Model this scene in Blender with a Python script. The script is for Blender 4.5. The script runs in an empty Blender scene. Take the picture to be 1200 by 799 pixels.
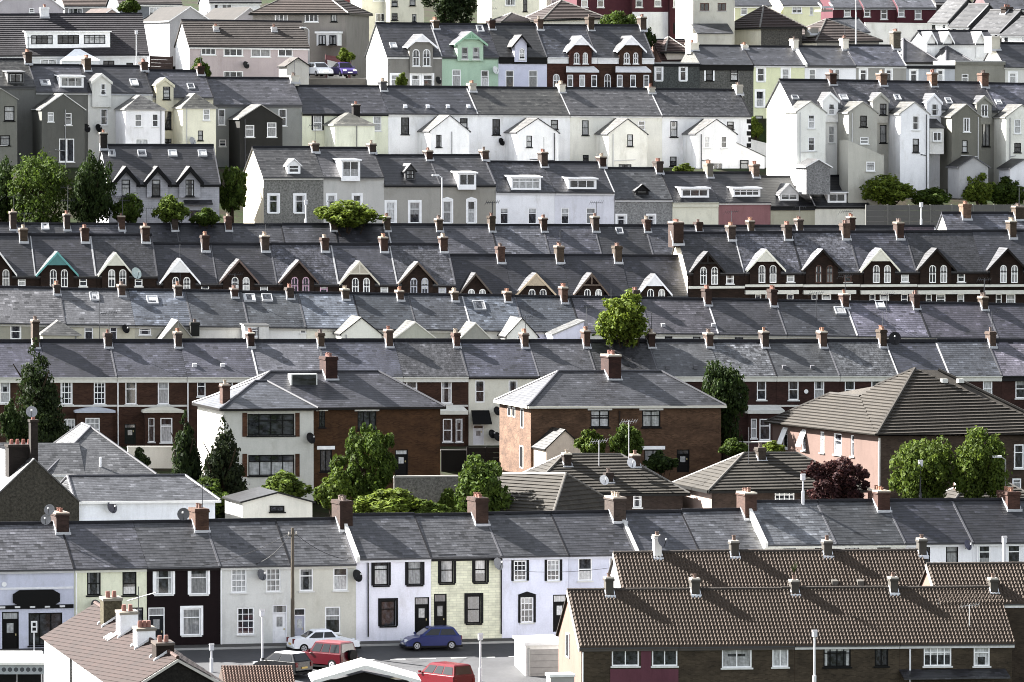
import bpy, math, random
from math import sin, cos, tan, radians as R, pi, sqrt
rnd = random.Random(7)
C = bpy.context.scene
# ---------------------------------------------------------------- camera, sky, sun, exposure
CAM = (0.0, 0.0, 45.0); FPX = 6500.0; PITCH = R(2.5)
cd = bpy.data.cameras.new('camera'); cam = bpy.data.objects.new('camera', cd); C.collection.objects.link(cam)
cam.location = CAM; cam.rotation_euler = (pi/2-PITCH, 0, 0)
cd.sensor_fit = 'HORIZONTAL'; cd.sensor_width = 36.0; cd.lens = FPX/1200*36.0
cd.clip_start = 1.0; cd.clip_end = 6000.0
C.camera = cam
SUN = (-3.9, 1.75, 2.95)
SEL = math.atan2(SUN[2], math.hypot(SUN[0], SUN[1])); SAZ = math.atan2(SUN[0], SUN[1])
w = bpy.data.worlds.new('World'); C.world = w; w.use_nodes = True
nt = w.node_tree; bg = nt.nodes['Background']
sk = nt.nodes.new('ShaderNodeTexSky'); sk.sky_type = 'NISHITA'; sk.sun_disc = False
sk.sun_elevation = SEL; sk.sun_rotation = SAZ
hs = nt.nodes.new('ShaderNodeHueSaturation'); hs.inputs['Saturation'].default_value = 0.3
nt.links.new(sk.outputs[0], hs.inputs['Color']); nt.links.new(hs.outputs[0], bg.inputs[0]); bg.inputs[1].default_value = 0.05
sl = bpy.data.lights.new('sun', 'SUN'); sl.energy = 5.0; sl.angle = R(0.5); sl.color = (1.0, 0.965, 0.92)
so = bpy.data.objects.new('sun', sl); C.collection.objects.link(so); so.location = (-60, 300, 150)
so.rotation_euler = (pi/2-SEL, 0, math.atan2(SUN[1], SUN[0])+pi/2)
C.view_settings.view_transform = 'Standard'; C.view_settings.look = 'None'
C.view_settings.exposure = 3.13; C.view_settings.gamma = 1.0
C.cycles.max_bounces = 6; C.cycles.diffuse_bounces = 3; C.cycles.glossy_bounces = 3
C.cycles.filter_width = 1.0

# ---------------------------------------------------------------- materials
def lin(h):
    h = h.lstrip('#'); r = []
    for i in (0, 2, 4):
        c = int(h[i:i+2], 16)/255; r.append(c/12.92 if c <= .04045 else ((c+.055)/1.055)**2.4)
    return tuple(r)
MATS = {}
class NB:
    def __init__(s, name):
        s.m = bpy.data.materials.new(name); s.m.use_nodes = True; s.t = s.m.node_tree; s.n = s.t.nodes
        s.b = s.n['Principled BSDF']
    def new(s, typ, **kw):
        x = s.n.new('ShaderNode'+typ)
        for k, v in kw.items(): setattr(x, k, v)
        return x
    def link(s, a, b): s.t.links.new(a, b)
    def val(s, sock, v):
        if hasattr(v, 'links'): s.link(v, sock)
        else: sock.default_value = v
    def math(s, op, a, b=0.0, clamp=False):
        x = s.new('Math', operation=op); x.use_clamp = clamp; s.val(x.inputs[0], a); s.val(x.inputs[1], b); return x.outputs[0]
    def uv(s, sx=1, sy=1):
        t = s.new('TexCoord'); m = s.new('Mapping'); m.inputs['Scale'].default_value = (sx, sy, 1)
        s.link(t.outputs['UV'], m.inputs[0]); return m.outputs[0]
    def noise(s, vec, scale, detail=3, rough=.6):
        x = s.new('TexNoise'); s.link(vec, x.inputs['Vector']); x.inputs['Scale'].default_value = scale
        x.inputs['Detail'].default_value = detail; x.inputs['Roughness'].default_value = rough; return x.outputs[0]
    def ramp(s, f, lo, hi, a=0.0, b=1.0):
        x = s.new('MapRange'); s.val(x.inputs[0], f); x.inputs[1].default_value = lo; x.inputs[2].default_value = hi
        x.inputs[3].default_value = a; x.inputs[4].default_value = b; return x.outputs[0]
    def mul(s, col, f):
        x = s.new('VectorMath', operation='SCALE'); s.val(x.inputs[0], col); s.val(x.inputs['Scale'], f); return x.outputs[0]
    def mix(s, f, a, b):
        x = s.new('Mix', data_type='RGBA'); s.val(x.inputs[0], f)
        for k, v in ((6, a), (7, b)):
            if hasattr(v, 'links'): s.link(v, x.inputs[k])
            else: x.inputs[k].default_value = (*v[:3], 1)
        return x.outputs[2]
    def rgb(s, c):
        x = s.new('RGB'); x.outputs[0].default_value = (*c, 1); return x.outputs[0]
    def fin(s, col, rough=.8, spec=.3, bump=None, bs=.3, bd=.02):
        s.link(col, s.b.inputs['Base Color']); s.val(s.b.inputs['Roughness'], rough)
        s.b.inputs['Specular IOR Level'].default_value = spec
        if bump is not None:
            x = s.new('Bump'); x.inputs['Strength'].default_value = bs; x.inputs['Distance'].default_value = bd
            s.link(bump, x.inputs['Height']); s.link(x.outputs[0], s.b.inputs['Normal'])
        return s.m
def brick_tex(n, w, h, mortar, c1, c2, cm, vec=None):
    x = n.new('TexBrick'); n.link(vec or n.uv(), x.inputs['Vector']); x.inputs['Scale'].default_value = 1
    x.inputs['Brick Width'].default_value = w; x.inputs['Row Height'].default_value = h
    x.inputs['Mortar Size'].default_value = mortar; x.inputs['Mortar Smooth'].default_value = .2
    x.inputs['Color1'].default_value = (*c1, 1); x.inputs['Color2'].default_value = (*c2, 1); x.inputs['Mortar'].default_value = (*cm, 1)
    return x
def sc(c, f): return tuple(min(1, v*f) for v in c)
SATF = {'r': .8, 'w': .76, 'b': .9, 't': .8, 's': .85, 'm': .8, 'p': .8, 'x': .8}; ALB = {'s': .19, 'm': .2, 't': .36, 'b': .4, 'l': .4, 'a': .2, 'e': .075, 'p': .72, 'r': 1.0, 'c': .5, 'k': .6}
def M(key):
    if key in MATS: return MATS[key]
    t, h = key[0], key[1:]
    n = NB({'r': 'painted_render', 'p': 'pebbledash', 'b': 'brickwork', 's': 'slate', 'm': 'mossy_slate', 't': 'concrete_tile', 'w': 'paint', 'l': 'leaves', 'k': 'bark', 'a': 'asphalt', 'e': 'earth', 'c': 'car_paint', 'G': 'window_glass', 'g': 'dark_glass', 'x': 'stone_blocks'}[t]+'_'+h)
    c = lin(h) if len(h) == 6 else (.5, .5, .5)
    lu = .3*c[0]+.55*c[1]+.15*c[2]; sa = SATF.get(t, 1); k = ALB.get(t, 1)
    if t == 'c' and lu > .4: k = 1.0
    if t in 'rp': k *= .72+.38*min(1, lu/.7)
    c = tuple(min(.86, max(.002, (lu+(x-lu)*sa)*k)) for x in c)
    if t == 'r':
        big = n.ramp(n.noise(n.uv(), .35, 4), .3, .7, .86, 1.04)
        st = n.ramp(n.noise(n.uv(1.1, .16), 1.0, 5, .7), .5, .78, 1.0, .8)
        fine = n.ramp(n.noise(n.uv(), 9, 2), .3, .7, .95, 1.04)
        f = n.math('MULTIPLY', n.math('MULTIPLY', big, st), fine)
        dirt = n.ramp(n.noise(n.uv(.8, .35), .9, 7, .75), .54, .72, 0, .6)
        col = n.mix(dirt, n.mul(n.rgb(c), f), (c[0]*.62, c[1]*.6, c[2]*.55))
        m = n.fin(col, .9, .15, n.noise(n.uv(), 14, 3), .25, .01)
    elif t == 'p':
        f = n.ramp(n.noise(n.uv(), 5.5, 3, .8), .36, .64, .55, 1.4)
        g = n.ramp(n.noise(n.uv(2, .3), .8, 3), .35, .7, 1.05, .82)
        m = n.fin(n.mul(n.rgb(c), n.math('MULTIPLY', f, g)), .95, .15, n.noise(n.uv(), 8, 3), .5, .02)
    elif t == 'x':
        b = brick_tex(n, .5, .17, .012, sc(c, 1.08), sc(c, .92), sc(c, .72))
        m = n.fin(n.mul(b.outputs[0], n.ramp(n.noise(n.uv(), 1.2, 4), .3, .7, .8, 1.15)), .9, .2, b.outputs[1], -.4, .02)
    elif t == 'b':
        b = brick_tex(n, .23, .08, .009, sc(c, 1.3), sc(c, .7), sc(c, 1.25))
        big = n.ramp(n.noise(n.uv(.6, 1), 1.1, 5, .7), .3, .72, .55, 1.35)
        m = n.fin(n.mul(b.outputs[0], big), .9, .2, b.outputs[1], -.35, .012)
    elif t in 'sm':
        b = brick_tex(n, .40, .27, .008, sc(c, 1.2), sc(c, .82), sc(c, .5))
        tcv = n.new('TexCoord'); sv = n.new('SeparateXYZ'); n.link(tcv.outputs['UV'], sv.inputs[0])
        fr_ = n.math('FRACT', n.math('DIVIDE', sv.outputs[1], .27)); line = n.ramp(n.math('ABSOLUTE', n.math('SUBTRACT', fr_, .5)), .33, .5, 1.08, .22)
        big = n.ramp(n.noise(n.uv(), .5, 5, .65), .32, .68, .62, 1.3)
        st = n.ramp(n.noise(n.uv(2.2, .25), 1.0, 4, .7), .35, .75, 1.15, .75)
        pb = brick_tex(n, .8, .54, 0, (0, 0, 0), (1, 1, 1), (.5, .5, .5)); sgl = brick_tex(n, .40, .27, 0, (0, 0, 0), (1, 1, 1), (.5, .5, .5))
        pat = n.math('MULTIPLY', n.math('MULTIPLY', n.ramp(pb.outputs[0], .90, .92, 1, .82), n.ramp(pb.outputs[0], .06, .08, 1.16, 1)), n.math('MULTIPLY', n.ramp(sgl.outputs[0], .93, .94, 1, .5), n.ramp(sgl.outputs[0], .05, .06, 1.6, 1)))
        sp = n.ramp(n.noise(n.uv(1, .8), 5, 3, .8), .35, .68, .72, 1.35) if t == 's' else n.ramp(n.noise(n.uv(1, .75), 3.0, 4, .85), .40, .60, .28, 1.75)
        f = n.math('MULTIPLY', n.math('MULTIPLY', n.math('MULTIPLY', big, st), sp), n.math('MULTIPLY', line, pat))
        col = n.mul(b.outputs[0], f)
        lich = n.ramp(n.noise(n.uv(1, .6), 1.7, 6, .75), .60, .74, 0, .55 if t == 's' else .8)
        col = n.mix(lich, col, sc(c, 2.0))
        m = n.fin(col, .46, .4, line, .5, .03)
    elif t == 't':
        b = brick_tex(n, .34, .34, .012, sc(c, 1.12), sc(c, .85), sc(c, .45))
        m = n.fin(n.mul(b.outputs[0], n.ramp(n.noise(n.uv(1, .5), .8, 5, .7), .3, .7, .72, 1.25)), .85, .25, n.noise(n.uv(), 9, 3), .3, .015)
    elif t == 'w':
        if lu < .03: c = sc(c, .45)
        m = n.fin(n.mul(n.rgb(c), n.ramp(n.noise(n.uv(), 2.5, 4), .3, .7, .88, 1.06)), .55, .12 if lu < .03 else .3)
    elif t == 'c':
        m = n.fin(n.rgb(c), .3, .2); n.b.inputs['Coat Weight'].default_value = .12
    elif t == 'g': m = n.fin(n.rgb(c), .08, .5)
    elif t == 'a':
        tc = n.new('TexCoord')
        g = n.ramp(n.noise(tc.outputs['Object'], 3.0, 6, .8), .3, .7, .8, 1.2)
        p = n.ramp(n.noise(tc.outputs['Object'], .25, 4), .35, .65, .8, 1.15)
        m = n.fin(n.mul(n.rgb(c), n.math('MULTIPLY', g, p)), .9, .3)
    elif t == 'e':
        tc = n.new('TexCoord')
        f = n.ramp(n.noise(tc.outputs['Object'], .35, 6, .7), .42, .58)
        col = n.mix(f, (.016, .026, .008), (.022, .018, .012)); col = n.mul(col, n.ramp(n.noise(tc.outputs['Object'], 2.5, 5, .8), .3, .7, .55, 1.4))
        m = n.fin(col, .95, .1)
    elif t == 'k':
        m = n.fin(n.mul(n.rgb(c), n.ramp(n.noise(n.uv(4, 1), 2, 4), .3, .7, .6, 1.3)), .95, .1)
    elif t == 'l':
        tc = n.new('TexCoord'); ge = n.new('NewGeometry'); oi = n.new('ObjectInfo')
        f = n.noise(ge.outputs['Position'], .9, 4, .7)
        hue = n.ramp(f, .35, .65, .6, 1.35)
        at = n.new('Attribute', attribute_name='tint')
        col = n.mul(n.mix(at.outputs['Fac'], sc(c, .75), (c[0]*1.5, c[1]*1.3, c[2]*.9)), hue)
        n.link(col, n.b.inputs['Base Color']); n.b.inputs['Roughness'].default_value = .75; n.b.inputs['Specular IOR Level'].default_value = .1
        tr = n.new('BsdfTranslucent'); n.link(n.mul(col, 1.1), tr.inputs[0])
        mx = n.new('MixShader'); mx.inputs[0].default_value = .3
        n.link(n.b.outputs[0], mx.inputs[1]); n.link(tr.outputs[0], mx.inputs[2]); n.link(mx.outputs[0], n.n['Material Output'].inputs[0]); m = n.m
    elif t == 'G':   # glass with curtains, blinds or a dark room behind it
        oi = n.new('ObjectInfo'); tcc = n.new('TexCoord'); sp = n.new('SeparateXYZ'); n.link(tcc.outputs['UV'], sp.inputs[0])
        def rn(k):
            x = n.new('TexWhiteNoise', noise_dimensions='1D'); n.link(n.math('ADD', n.math('MULTIPLY', oi.outputs['Random'], 97.3), k), x.inputs['W']); return x.outputs[0]
        U, V = sp.outputs[0], sp.outputs[1]
        side = n.math('GREATER_THAN', n.math('ABSOLUTE', n.math('SUBTRACT', U, .5)), n.ramp(rn(1.3), 0, 1, .18, .75))
        blind = n.math('GREATER_THAN', V, n.ramp(rn(2.7), 0, 1, .35, 1.7))
        net = n.math('MULTIPLY', n.math('LESS_THAN', rn(5.1), .42), n.math('LESS_THAN', V, n.ramp(rn(9.1), 0, 1, .35, 1.3)))
        mk = n.math('MAXIMUM', n.math('MAXIMUM', side, blind), net)
        fold = n.ramp(n.noise(n.uv(7, .5), 1.6, 3), .35, .65, .55, 1.05)
        warp = n.ramp(n.noise(tcc.outputs['UV'], 6.0, 3), .3, .7, .6, 1.1)
        cur = n.mul(n.rgb((.62, .63, .64)), n.math('MULTIPLY', n.math('MULTIPLY', fold, warp), n.ramp(rn(3.9), 0, 1, .35, 1.0)))
        dark = n.mul(n.rgb((.03, .032, .038)), n.ramp(n.noise(tcc.outputs['UV'], 4.0, 3), .4, .65, .3, 1.6))
        m = n.fin(n.mix(mk, dark, cur), .06, .5)
    MATS[key] = m; return m

# ---------------------------------------------------------------- geometry helpers
def ray(px, py):
    x = (px-600)/FPX; y = (399.5-py)/FPX
    return (x, cos(PITCH)+y*sin(PITCH), -sin(PITCH)+y*cos(PITCH))
def at(px, py, D):
    d = ray(px, py); s = D/d[1]; return (CAM[0]+s*d[0], CAM[1]+D, CAM[2]+s*d[2])
class Frame:
    def __init__(s, O, a, k=0.0):
        s.O = O; s.a = a; s.k = k; s.ca = cos(a); s.sa = sin(a)
    def pt(s, u, v, w):
        O = s.O; return (O[0]+u*s.ca+v*s.sa, O[1]+u*s.sa-v*s.ca, O[2]+u*s.k+w)
    def loc(s, X):
        dx, dy = X[0]-s.O[0], X[1]-s.O[1]; u = dx*s.ca+dy*s.sa
        return u, dx*s.sa-dy*s.ca, X[2]-s.O[2]-s.k*u
    def hit(s, px, py, v=0.0):
        d = ray(px, py); q = (v-((CAM[0]-s.O[0])*s.sa-(CAM[1]-s.O[1])*s.ca))/(d[0]*s.sa-d[1]*s.ca)
        u, _, w = s.loc((CAM[0]+q*d[0], CAM[1]+q*d[1], CAM[2]+q*d[2])); return u, w
    def roofhit(s, px, py, p, lift=0.0):
        d = ray(px, py); a = s.loc(CAM); b = s.loc((CAM[0]+d[0], CAM[1]+d[1], CAM[2]+d[2]))
        f0 = a[2]+a[1]*p-lift; f1 = b[2]+b[1]*p-lift; q = f0/(f0-f1)
        return tuple(a[i]+q*(b[i]-a[i]) for i in range(3))
class Row(Frame):
    def __init__(s, xa, ya, xb, yb, D, yaw, ridge=None, depth=7.6, base=5.6, plane=None):
        O = at(xa, ya, D) if plane is None else plane.pt(*(lambda h: (h[0], 0, h[1]))(plane.hit(xa, ya, 0)))
        Frame.__init__(s, O, R(yaw) if plane is None else plane.a)
        u, ww = s.hit(xb, yb, 0); s.k = ww/u
        s.ya = ya; s.yb = yb; s.xa = xa; s.xb = xb; s.depth = depth; s.base = base
        s.rw = s.hit(ridge[0], ridge[1], -depth/2)[1] if ridge else 2.4
    def ey(s, px): return s.ya+(s.yb-s.ya)*(px-s.xa)/(s.xb-s.xa)
    def U(s, px, v=0.0): return s.hit(px, s.ey(px), v)[0]
class MB:
    def __init__(s, fr): s.fr = fr; s.v = []; s.f = []
    def face(s, pts, mat, uv=None, world=False):
        i = len(s.v); s.v += [p if world else s.fr.pt(*p) for p in pts]
        s.f.append((tuple(range(i, i+len(pts))), mat, uv)); return s
    def box(s, u0, u1, v0, v1, w0, w1, mat, skip=''):
        A = [(u0, v0, w0), (u1, v0, w0), (u1, v1, w0), (u0, v1, w0), (u0, v0, w1), (u1, v0, w1), (u1, v1, w1), (u0, v1, w1)]
        i = len(s.v); s.v += [s.fr.pt(*p) for p in A]
        for k, q in (('b', (3, 2, 1, 0)), ('t', (4, 5, 6, 7)), ('k', (0, 1, 5, 4)), ('f', (2, 3, 7, 6)), ('r', (1, 2, 6, 5)), ('l', (3, 0, 4, 7))):
            if k not in skip: s.f.append((tuple(i+j for j in q), mat, None))
        return s
    def prism(s, poly, d0, d1, mat, axis='u'):
        """closed polygon of (v,w) [axis u] or (u,w) [axis v] swept from d0 to d1"""
        g = (lambda p, d: (d, p[0], p[1])) if axis == 'u' else (lambda p, d: (p[0], d, p[1]))
        n = len(poly); i = len(s.v); s.v += [s.fr.pt(*g(p, d0)) for p in poly]+[s.fr.pt(*g(p, d1)) for p in poly]
        for j in range(n):
            k = (j+1) % n; s.f.append(((i+j, i+k, i+n+k, i+n+j), mat, None))
        s.f.append((tuple(range(i+n-1, i-1, -1)), mat, None)); s.f.append((tuple(range(i+n, i+2*n)), mat, None)); return s
    def slab(s, pts, t, mat, under=None):
        """planar polygon pts (top), thickened downwards by t"""
        n = len(pts); i = len(s.v); s.v += [s.fr.pt(*p) for p in pts]+[s.fr.pt(p[0], p[1], p[2]-t) for p in pts]
        s.f.append((tuple(range(i, i+n)), mat, None)); s.f.append((tuple(range(i+2*n-1, i+n-1, -1)), under or mat, None))
        for j in range(n):
            k = (j+1) % n; s.f.append(((i+j, i+n+j, i+n+k, i+k), under or mat, None))
        return s
    def tube(s, p0, p1, r0, mat, r1=None, n=8, world=False, caps=True):
        a = p0 if world else s.fr.pt(*p0); b = p1 if world else s.fr.pt(*p1); r1 = r0 if r1 is None else r1
        d = [b[j]-a[j] for j in range(3)]; L = sqrt(sum(x*x for x in d)) or 1; d = [x/L for x in d]
        h = (0, 0, 1) if abs(d[2]) < .9 else (1, 0, 0)
        x = (d[1]*h[2]-d[2]*h[1], d[2]*h[0]-d[0]*h[2], d[0]*h[1]-d[1]*h[0]); l = sqrt(sum(q*q for q in x)); x = [q/l for q in x]
        y = (d[1]*x[2]-d[2]*x[1], d[2]*x[0]-d[0]*x[2], d[0]*x[1]-d[1]*x[0]); i = len(s.v)
        for c, r in ((a, r0), (b, r1)):
            for k in range(n):
                t = 2*pi*k/n; s.v.append(tuple(c[j]+r*(cos(t)*x[j]+sin(t)*y[j]) for j in range(3)))
        for k in range(n):
            q = (k+1) % n; s.f.append(((i+k, i+q, i+n+q, i+n+k), mat, None))
        if caps: s.f.append((tuple(range(i+n-1, i-1, -1)), mat, None)); s.f.append((tuple(range(i+n, i+2*n)), mat, None))
        return s
    def build(s, name, parent=None, loc=None, smooth=False):
        if loc is None:
            loc = tuple(parent['o']) if parent is not None else (0, 0, 0)
        me = bpy.data.meshes.new(name); V = [(a-loc[0], b-loc[1], c-loc[2]) for a, b, c in s.v]
        me.from_pydata(V, [], [f[0] for f in s.f])
        keys = []
        idx = []
        for f in s.f:
            if f[1] not in keys: keys.append(f[1])
            idx.append(keys.index(f[1]))
        for k in keys: me.materials.append(M(k))
        me.polygons.foreach_set('material_index', idx)
        uvl = me.uv_layers.new(name='UVMap'); out = [0.0]*(2*len(me.loops)); W = s.v; li = 0
        for f, p in zip(s.f, me.polygons):
            if f[2]:
                for q in f[2]: out[li] = q[0]; out[li+1] = q[1]; li += 2
                continue
            n = p.normal; l = math.hypot(n.x, n.y)
            t = (-n.y/l, n.x/l, 0) if l > .02 else (1, 0, 0)
            if t[0] < 0: t = (-t[0], -t[1], 0)
            b = (n.y*t[2]-n.z*t[1], n.z*t[0]-n.x*t[2], n.x*t[1]-n.y*t[0])
            for vi in f[0]:
                c = W[vi]; out[li] = c[0]*t[0]+c[1]*t[1]; out[li+1] = c[0]*b[0]+c[1]*b[1]+c[2]*b[2]; li += 2
        uvl.data.foreach_set('uv', out)
        if smooth: me.polygons.foreach_set('use_smooth', [True]*len(me.polygons))
        o = bpy.data.objects.new(name, me); C.collection.objects.link(o)
        if parent is not None: o.parent = parent; o['o'] = parent['o']
        else: o.location = loc; o['o'] = loc
        return o
ALL = []
def tag(o, label, cat, group=None, kind=None):
    if label: o['label'] = label
    if cat: o['category'] = cat
    if group: o['group'] = group
    if kind: o['kind'] = kind
    return o
def empty(name, loc, label, cat, group=None):
    o = bpy.data.objects.new(name, None); C.collection.objects.link(o); o.location = loc; o['o'] = loc; o.empty_display_size = .5
    return tag(o, label, cat, group)
def courses(mb, pts, mat, step=.34, lip=.05):
    """a planar convex roof face laid in overlapping courses of tiles (local points)"""
    from mathutils import Vector as Vc
    P = [Vc(mb.fr.pt(*p)) for p in pts]
    n = Vc((0, 0, 0))
    for i in range(len(P)): n += (P[i]-P[0]).cross(P[(i+1) % len(P)]-P[0])
    n.normalize()
    if n.z < 0: n = -n
    t = Vc((-n.y, n.x, 0)).normalized(); b = n.cross(t)
    if b.z < 0: b = -b
    S = [p.dot(b) for p in P]; s0, s1 = min(S), max(S); N = max(2, round((s1-s0)/step)); st = (s1-s0)/N
    def clip(poly, lo, hi):
        for lim, sg in ((lo, 1), (hi, -1)):
            out = []
            for i in range(len(poly)):
                a, c = poly[i], poly[(i+1) % len(poly)]; da = (a.dot(b)-lim)*sg; dc = (c.dot(b)-lim)*sg
                if da >= -1e-7: out.append(a)
                if (da > 1e-7 and dc < -1e-7) or (da < -1e-7 and dc > 1e-7): out.append(a+(c-a)*(da/(da-dc)))
            poly = out
            if len(poly) < 3: return []
        return poly
    for i in range(N):
        lo = s0+i*st; hi = lo+st; q = clip(P, lo, hi)
        if len(q) < 3: continue
        q2 = [p+n*(lip*(hi-p.dot(b))/st+.01) for p in q]
        mb.face([tuple(p) for p in q2], mat, world=True)
        low = [p for p in q if p.dot(b) < lo+1e-4]
        if len(low) >= 2:
            low.sort(key=lambda p: p.dot(t)); a, c = low[0], low[-1]
            mb.face([tuple(a), tuple(c), tuple(c+n*(lip+.01)), tuple(a+n*(lip+.01))], mat, world=True)

# ---------------------------------------------------------------- window, door and roof furniture
WH = 'we9e9ea'; BK = 'w0c0c0d'
FC = {'w': WH, 'k': BK, 'b': 'w4a2a1c', 'p': 'wc79ab8', 'g': 'w9a9c9c', 'l': 'wb7b9c8'}
def facade(mb, u0, u1, w0, w1, v, mat, holes, dep=.12, ub=(), wbk=(), skip=None):
    """front wall sheet with real openings and reveals; holes = (u0,u1,w0,w1,arch)"""
    us = sorted({u0, u1, *[x for x in ub if u0 < x < u1], *[x for h in holes for x in h[:2] if u0 < x < u1]}); ws = sorted({w0, w1, *[x for x in wbk if w0 < x < w1], *[x for h in holes for x in h[2:4] if w0 < x < w1]})
    for i in range(len(us)-1):
        for j in range(len(ws)-1):
            cu = (us[i]+us[i+1])/2; cw = (ws[j]+ws[j+1])/2
            if skip and skip(cu, cw): continue
            if any(h[0] < cu < h[1] and h[2] < cw < h[3] for h in holes): continue
            mb.face([(us[i], v, ws[j]), (us[i+1], v, ws[j]), (us[i+1], v, ws[j+1]), (us[i], v, ws[j+1])], mat)
    for h in holes:
        a, b, c, d = h[:4]; q = v-dep
        mb.face([(a, v, c), (a, q, c), (a, q, d), (a, v, d)], mat); mb.face([(b, v, c), (b, q, c), (b, q, d), (b, v, d)], mat)
        mb.face([(a, v, d), (b, v, d), (b, q, d), (a, q, d)], mat); mb.face([(a, v, c), (b, v, c), (b, q, c), (a, q, c)], mat)
        if len(h) > 4 and h[4]:
            r = (b-a)/2; rh = min(r, (d-c)*.4); m = (a+b)/2
            for sg in (-1, 1):
                arc = [(m+sg*r*cos(t*pi/8), v-.004, d-rh+rh*sin(t*pi/8)) for t in range(5)]
                mb.face(arc+[(m+sg*r, v-.004, d)], mat)
def window(par, fr, u0, u1, w0, w1, v, kind='s', name='window'):
    """glass mesh, with frame and sill (and surround) under it"""
    pat = kind[0]; col = FC.get(kind[1:2] or 'w', WH); W = u1-u0; H = w1-w0
    g = v-.09; arch = pat == 'a'
    mb = MB(fr)
    if pat == 'd': return door(par, fr, u0, u1, w0, w1, v, kind)
    if arch:
        r = W/2; rh = min(r, H*.4); m = (u0+u1)/2
        pts = [(u0, w0), (u1, w0)]+[(m+r*cos(t*pi/8), w1-rh+rh*sin(t*pi/8)) for t in range(9)]
        mb.face([(a, g, b) for a, b in pts], 'G', [((a-u0)/W, (b-w0)/H) for a, b in pts])
    else:
        mb.face([(u0, g, w0), (u1, g, w0), (u1, g, w1), (u0, g, w1)], 'G', [(0, 0), (1, 0), (1, 1), (0, 1)])
    o = mb.build(name, par)
    f = MB(fr); t = min(.085, W*.12); a, b = g+.004, g+.06
    f.box(u0, u0+t, a, b, w0, w1, col); f.box(u1-t, u1, a, b, w0, w1, col); f.box(u0+t, u1-t, a, b, w0, w0+t, col)
    if arch:
        for k in range(8):
            t0, t1 = k*pi/8, (k+1)*pi/8
            q = lambda tt, e: (m+(r-e)*cos(tt), w1-rh+(rh-e)*sin(tt))
            f.prism([q(t0, 0), q(t1, 0), q(t1, t), q(t0, t)], a, b, col, 'v')
        f.box(u0+t, u1-t, a, b, w0+H*.48, w0+H*.48+t*.8, col)
        f.box(m-t*.3, m+t*.3, a, b-.01, w0+t, w1-t, col)
    else:
        f.box(u0+t, u1-t, a, b, w1-t, w1, col)
        tt = t*.75
        if pat in 'sg': f.box(u0+t, u1-t, a, b+.01, w0+H*.5-tt/2, w0+H*.5+tt/2, col)
        if pat == 't': f.box(u0+t, u1-t, a, b, w0+H*.66-tt/2, w0+H*.66+tt/2, col)
        nl = {'c': 2, '3': 3, '4': 4, 'T': 2, '5': 5}.get(pat, 0)
        for k in range(1, nl): x = u0+W*k/nl; f.box(x-tt/2, x+tt/2, a, b, w0+t, w1-t, col)
        if pat in 'T4': f.box(u0+t, u1-t, a, b-.008, w0+H*.68-tt/2, w0+H*.68+tt/2, col)
        if pat == 'g':
            for k in range(1, 3): x = u0+W*k/3; f.box(x-.02, x+.02, a, b-.012, w0+t, w1-t, col)
            for k in (1, 3): y = w0+H*k/4; f.box(u0+t, u1-t, a, b-.014, y-.02, y+.02, col)
        if pat == 'f':
            x = u0+W*.5; f.box(x-tt, x+tt, a, b, w0+t, w1-t, col)
    f.build('frame', o)
    sg = {'k': 'w141416', 'b': 'w9a9a98'}.get(kind[1:2], 'wc9c9c6')
    if 'n' not in kind:
        MB(fr).box(u0-.08, u1+.08, v-.06, v+.09, w0-.1, w0-.002, sg).build('sill', o)
    if 'S' in kind or 'B' in kind:
        c2 = WH if 'S' in kind else 'w1b1b20'; e = .17; z = MB(fr)
        z.box(u0-e, u0-.002, v+.002, v+.035, w0, w1+e, c2); z.box(u1+.002, u1+e, v+.002, v+.035, w0, w1+e, c2); z.box(u0-.002, u1+.002, v+.003, v+.036, w1+.002, w1+e, c2)
        if 'P' in kind: z.prism([(u0-e-.05, w1+e), (u1+e+.05, w1+e), ((u0+u1)/2, w1+e+.22)], v+.004, v+.07, c2, 'v')
        z.build('surround', o)
    if 'L' in kind: MB(fr).box(u0-.22, u1+.22, v-.02, v+.03, w1+.004, w1+.26, WH).build('lintel', o)
    return o
DC = {'w': 'wdcdce0', 'k': 'w0d0d0f', 'r': 'w3a1416', 'b': 'w23262e', 'g': 'w1f2a24', 'l': 'w9a9cae'}
def door(par, fr, u0, u1, w0, w1, v, kind):
    col = DC.get(kind[1:2] or 'k', DC['k']); f = WH if 'W' in kind else col; W = u1-u0; H = w1-w0; g = v-.09
    mb = MB(fr); fl = H*.2
    mb.box(u0+.07, u1-.07, g-.03, g, w0, w1-fl, col); mb.box(u0+.16, u1-.16, g, g+.02, w0+.12, w0+H*.34, col)
    mb.box(u0+W*.3, u1-W*.3, g, g+.012, w0+H*.45, w0+H*.7, 'G')
    mb.face([(u0, g, w1-fl), (u1, g, w1-fl), (u1, g, w1), (u0, g, w1)], 'G', [(0, 0), (1, 0), (1, .2), (0, .2)])
    o = mb.build('door', par); z = MB(fr)
    z.box(u0, u0+.07, g, g+.07, w0, w1, f); z.box(u1-.07, u1, g, g+.07, w0, w1, f); z.box(u0+.07, u1-.07, g, g+.07, w1-.07, w1, f); z.box(u0+.07, u1-.07, g, g+.06, w1-fl-.03, w1-fl+.03, f)
    z.build('frame', o); MB(fr).box(u1-.22, u1-.17, g+.02, g+.07, w0+.95, w0+1.08, 'wb9a86a').build('handle', o)
    return o
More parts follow.
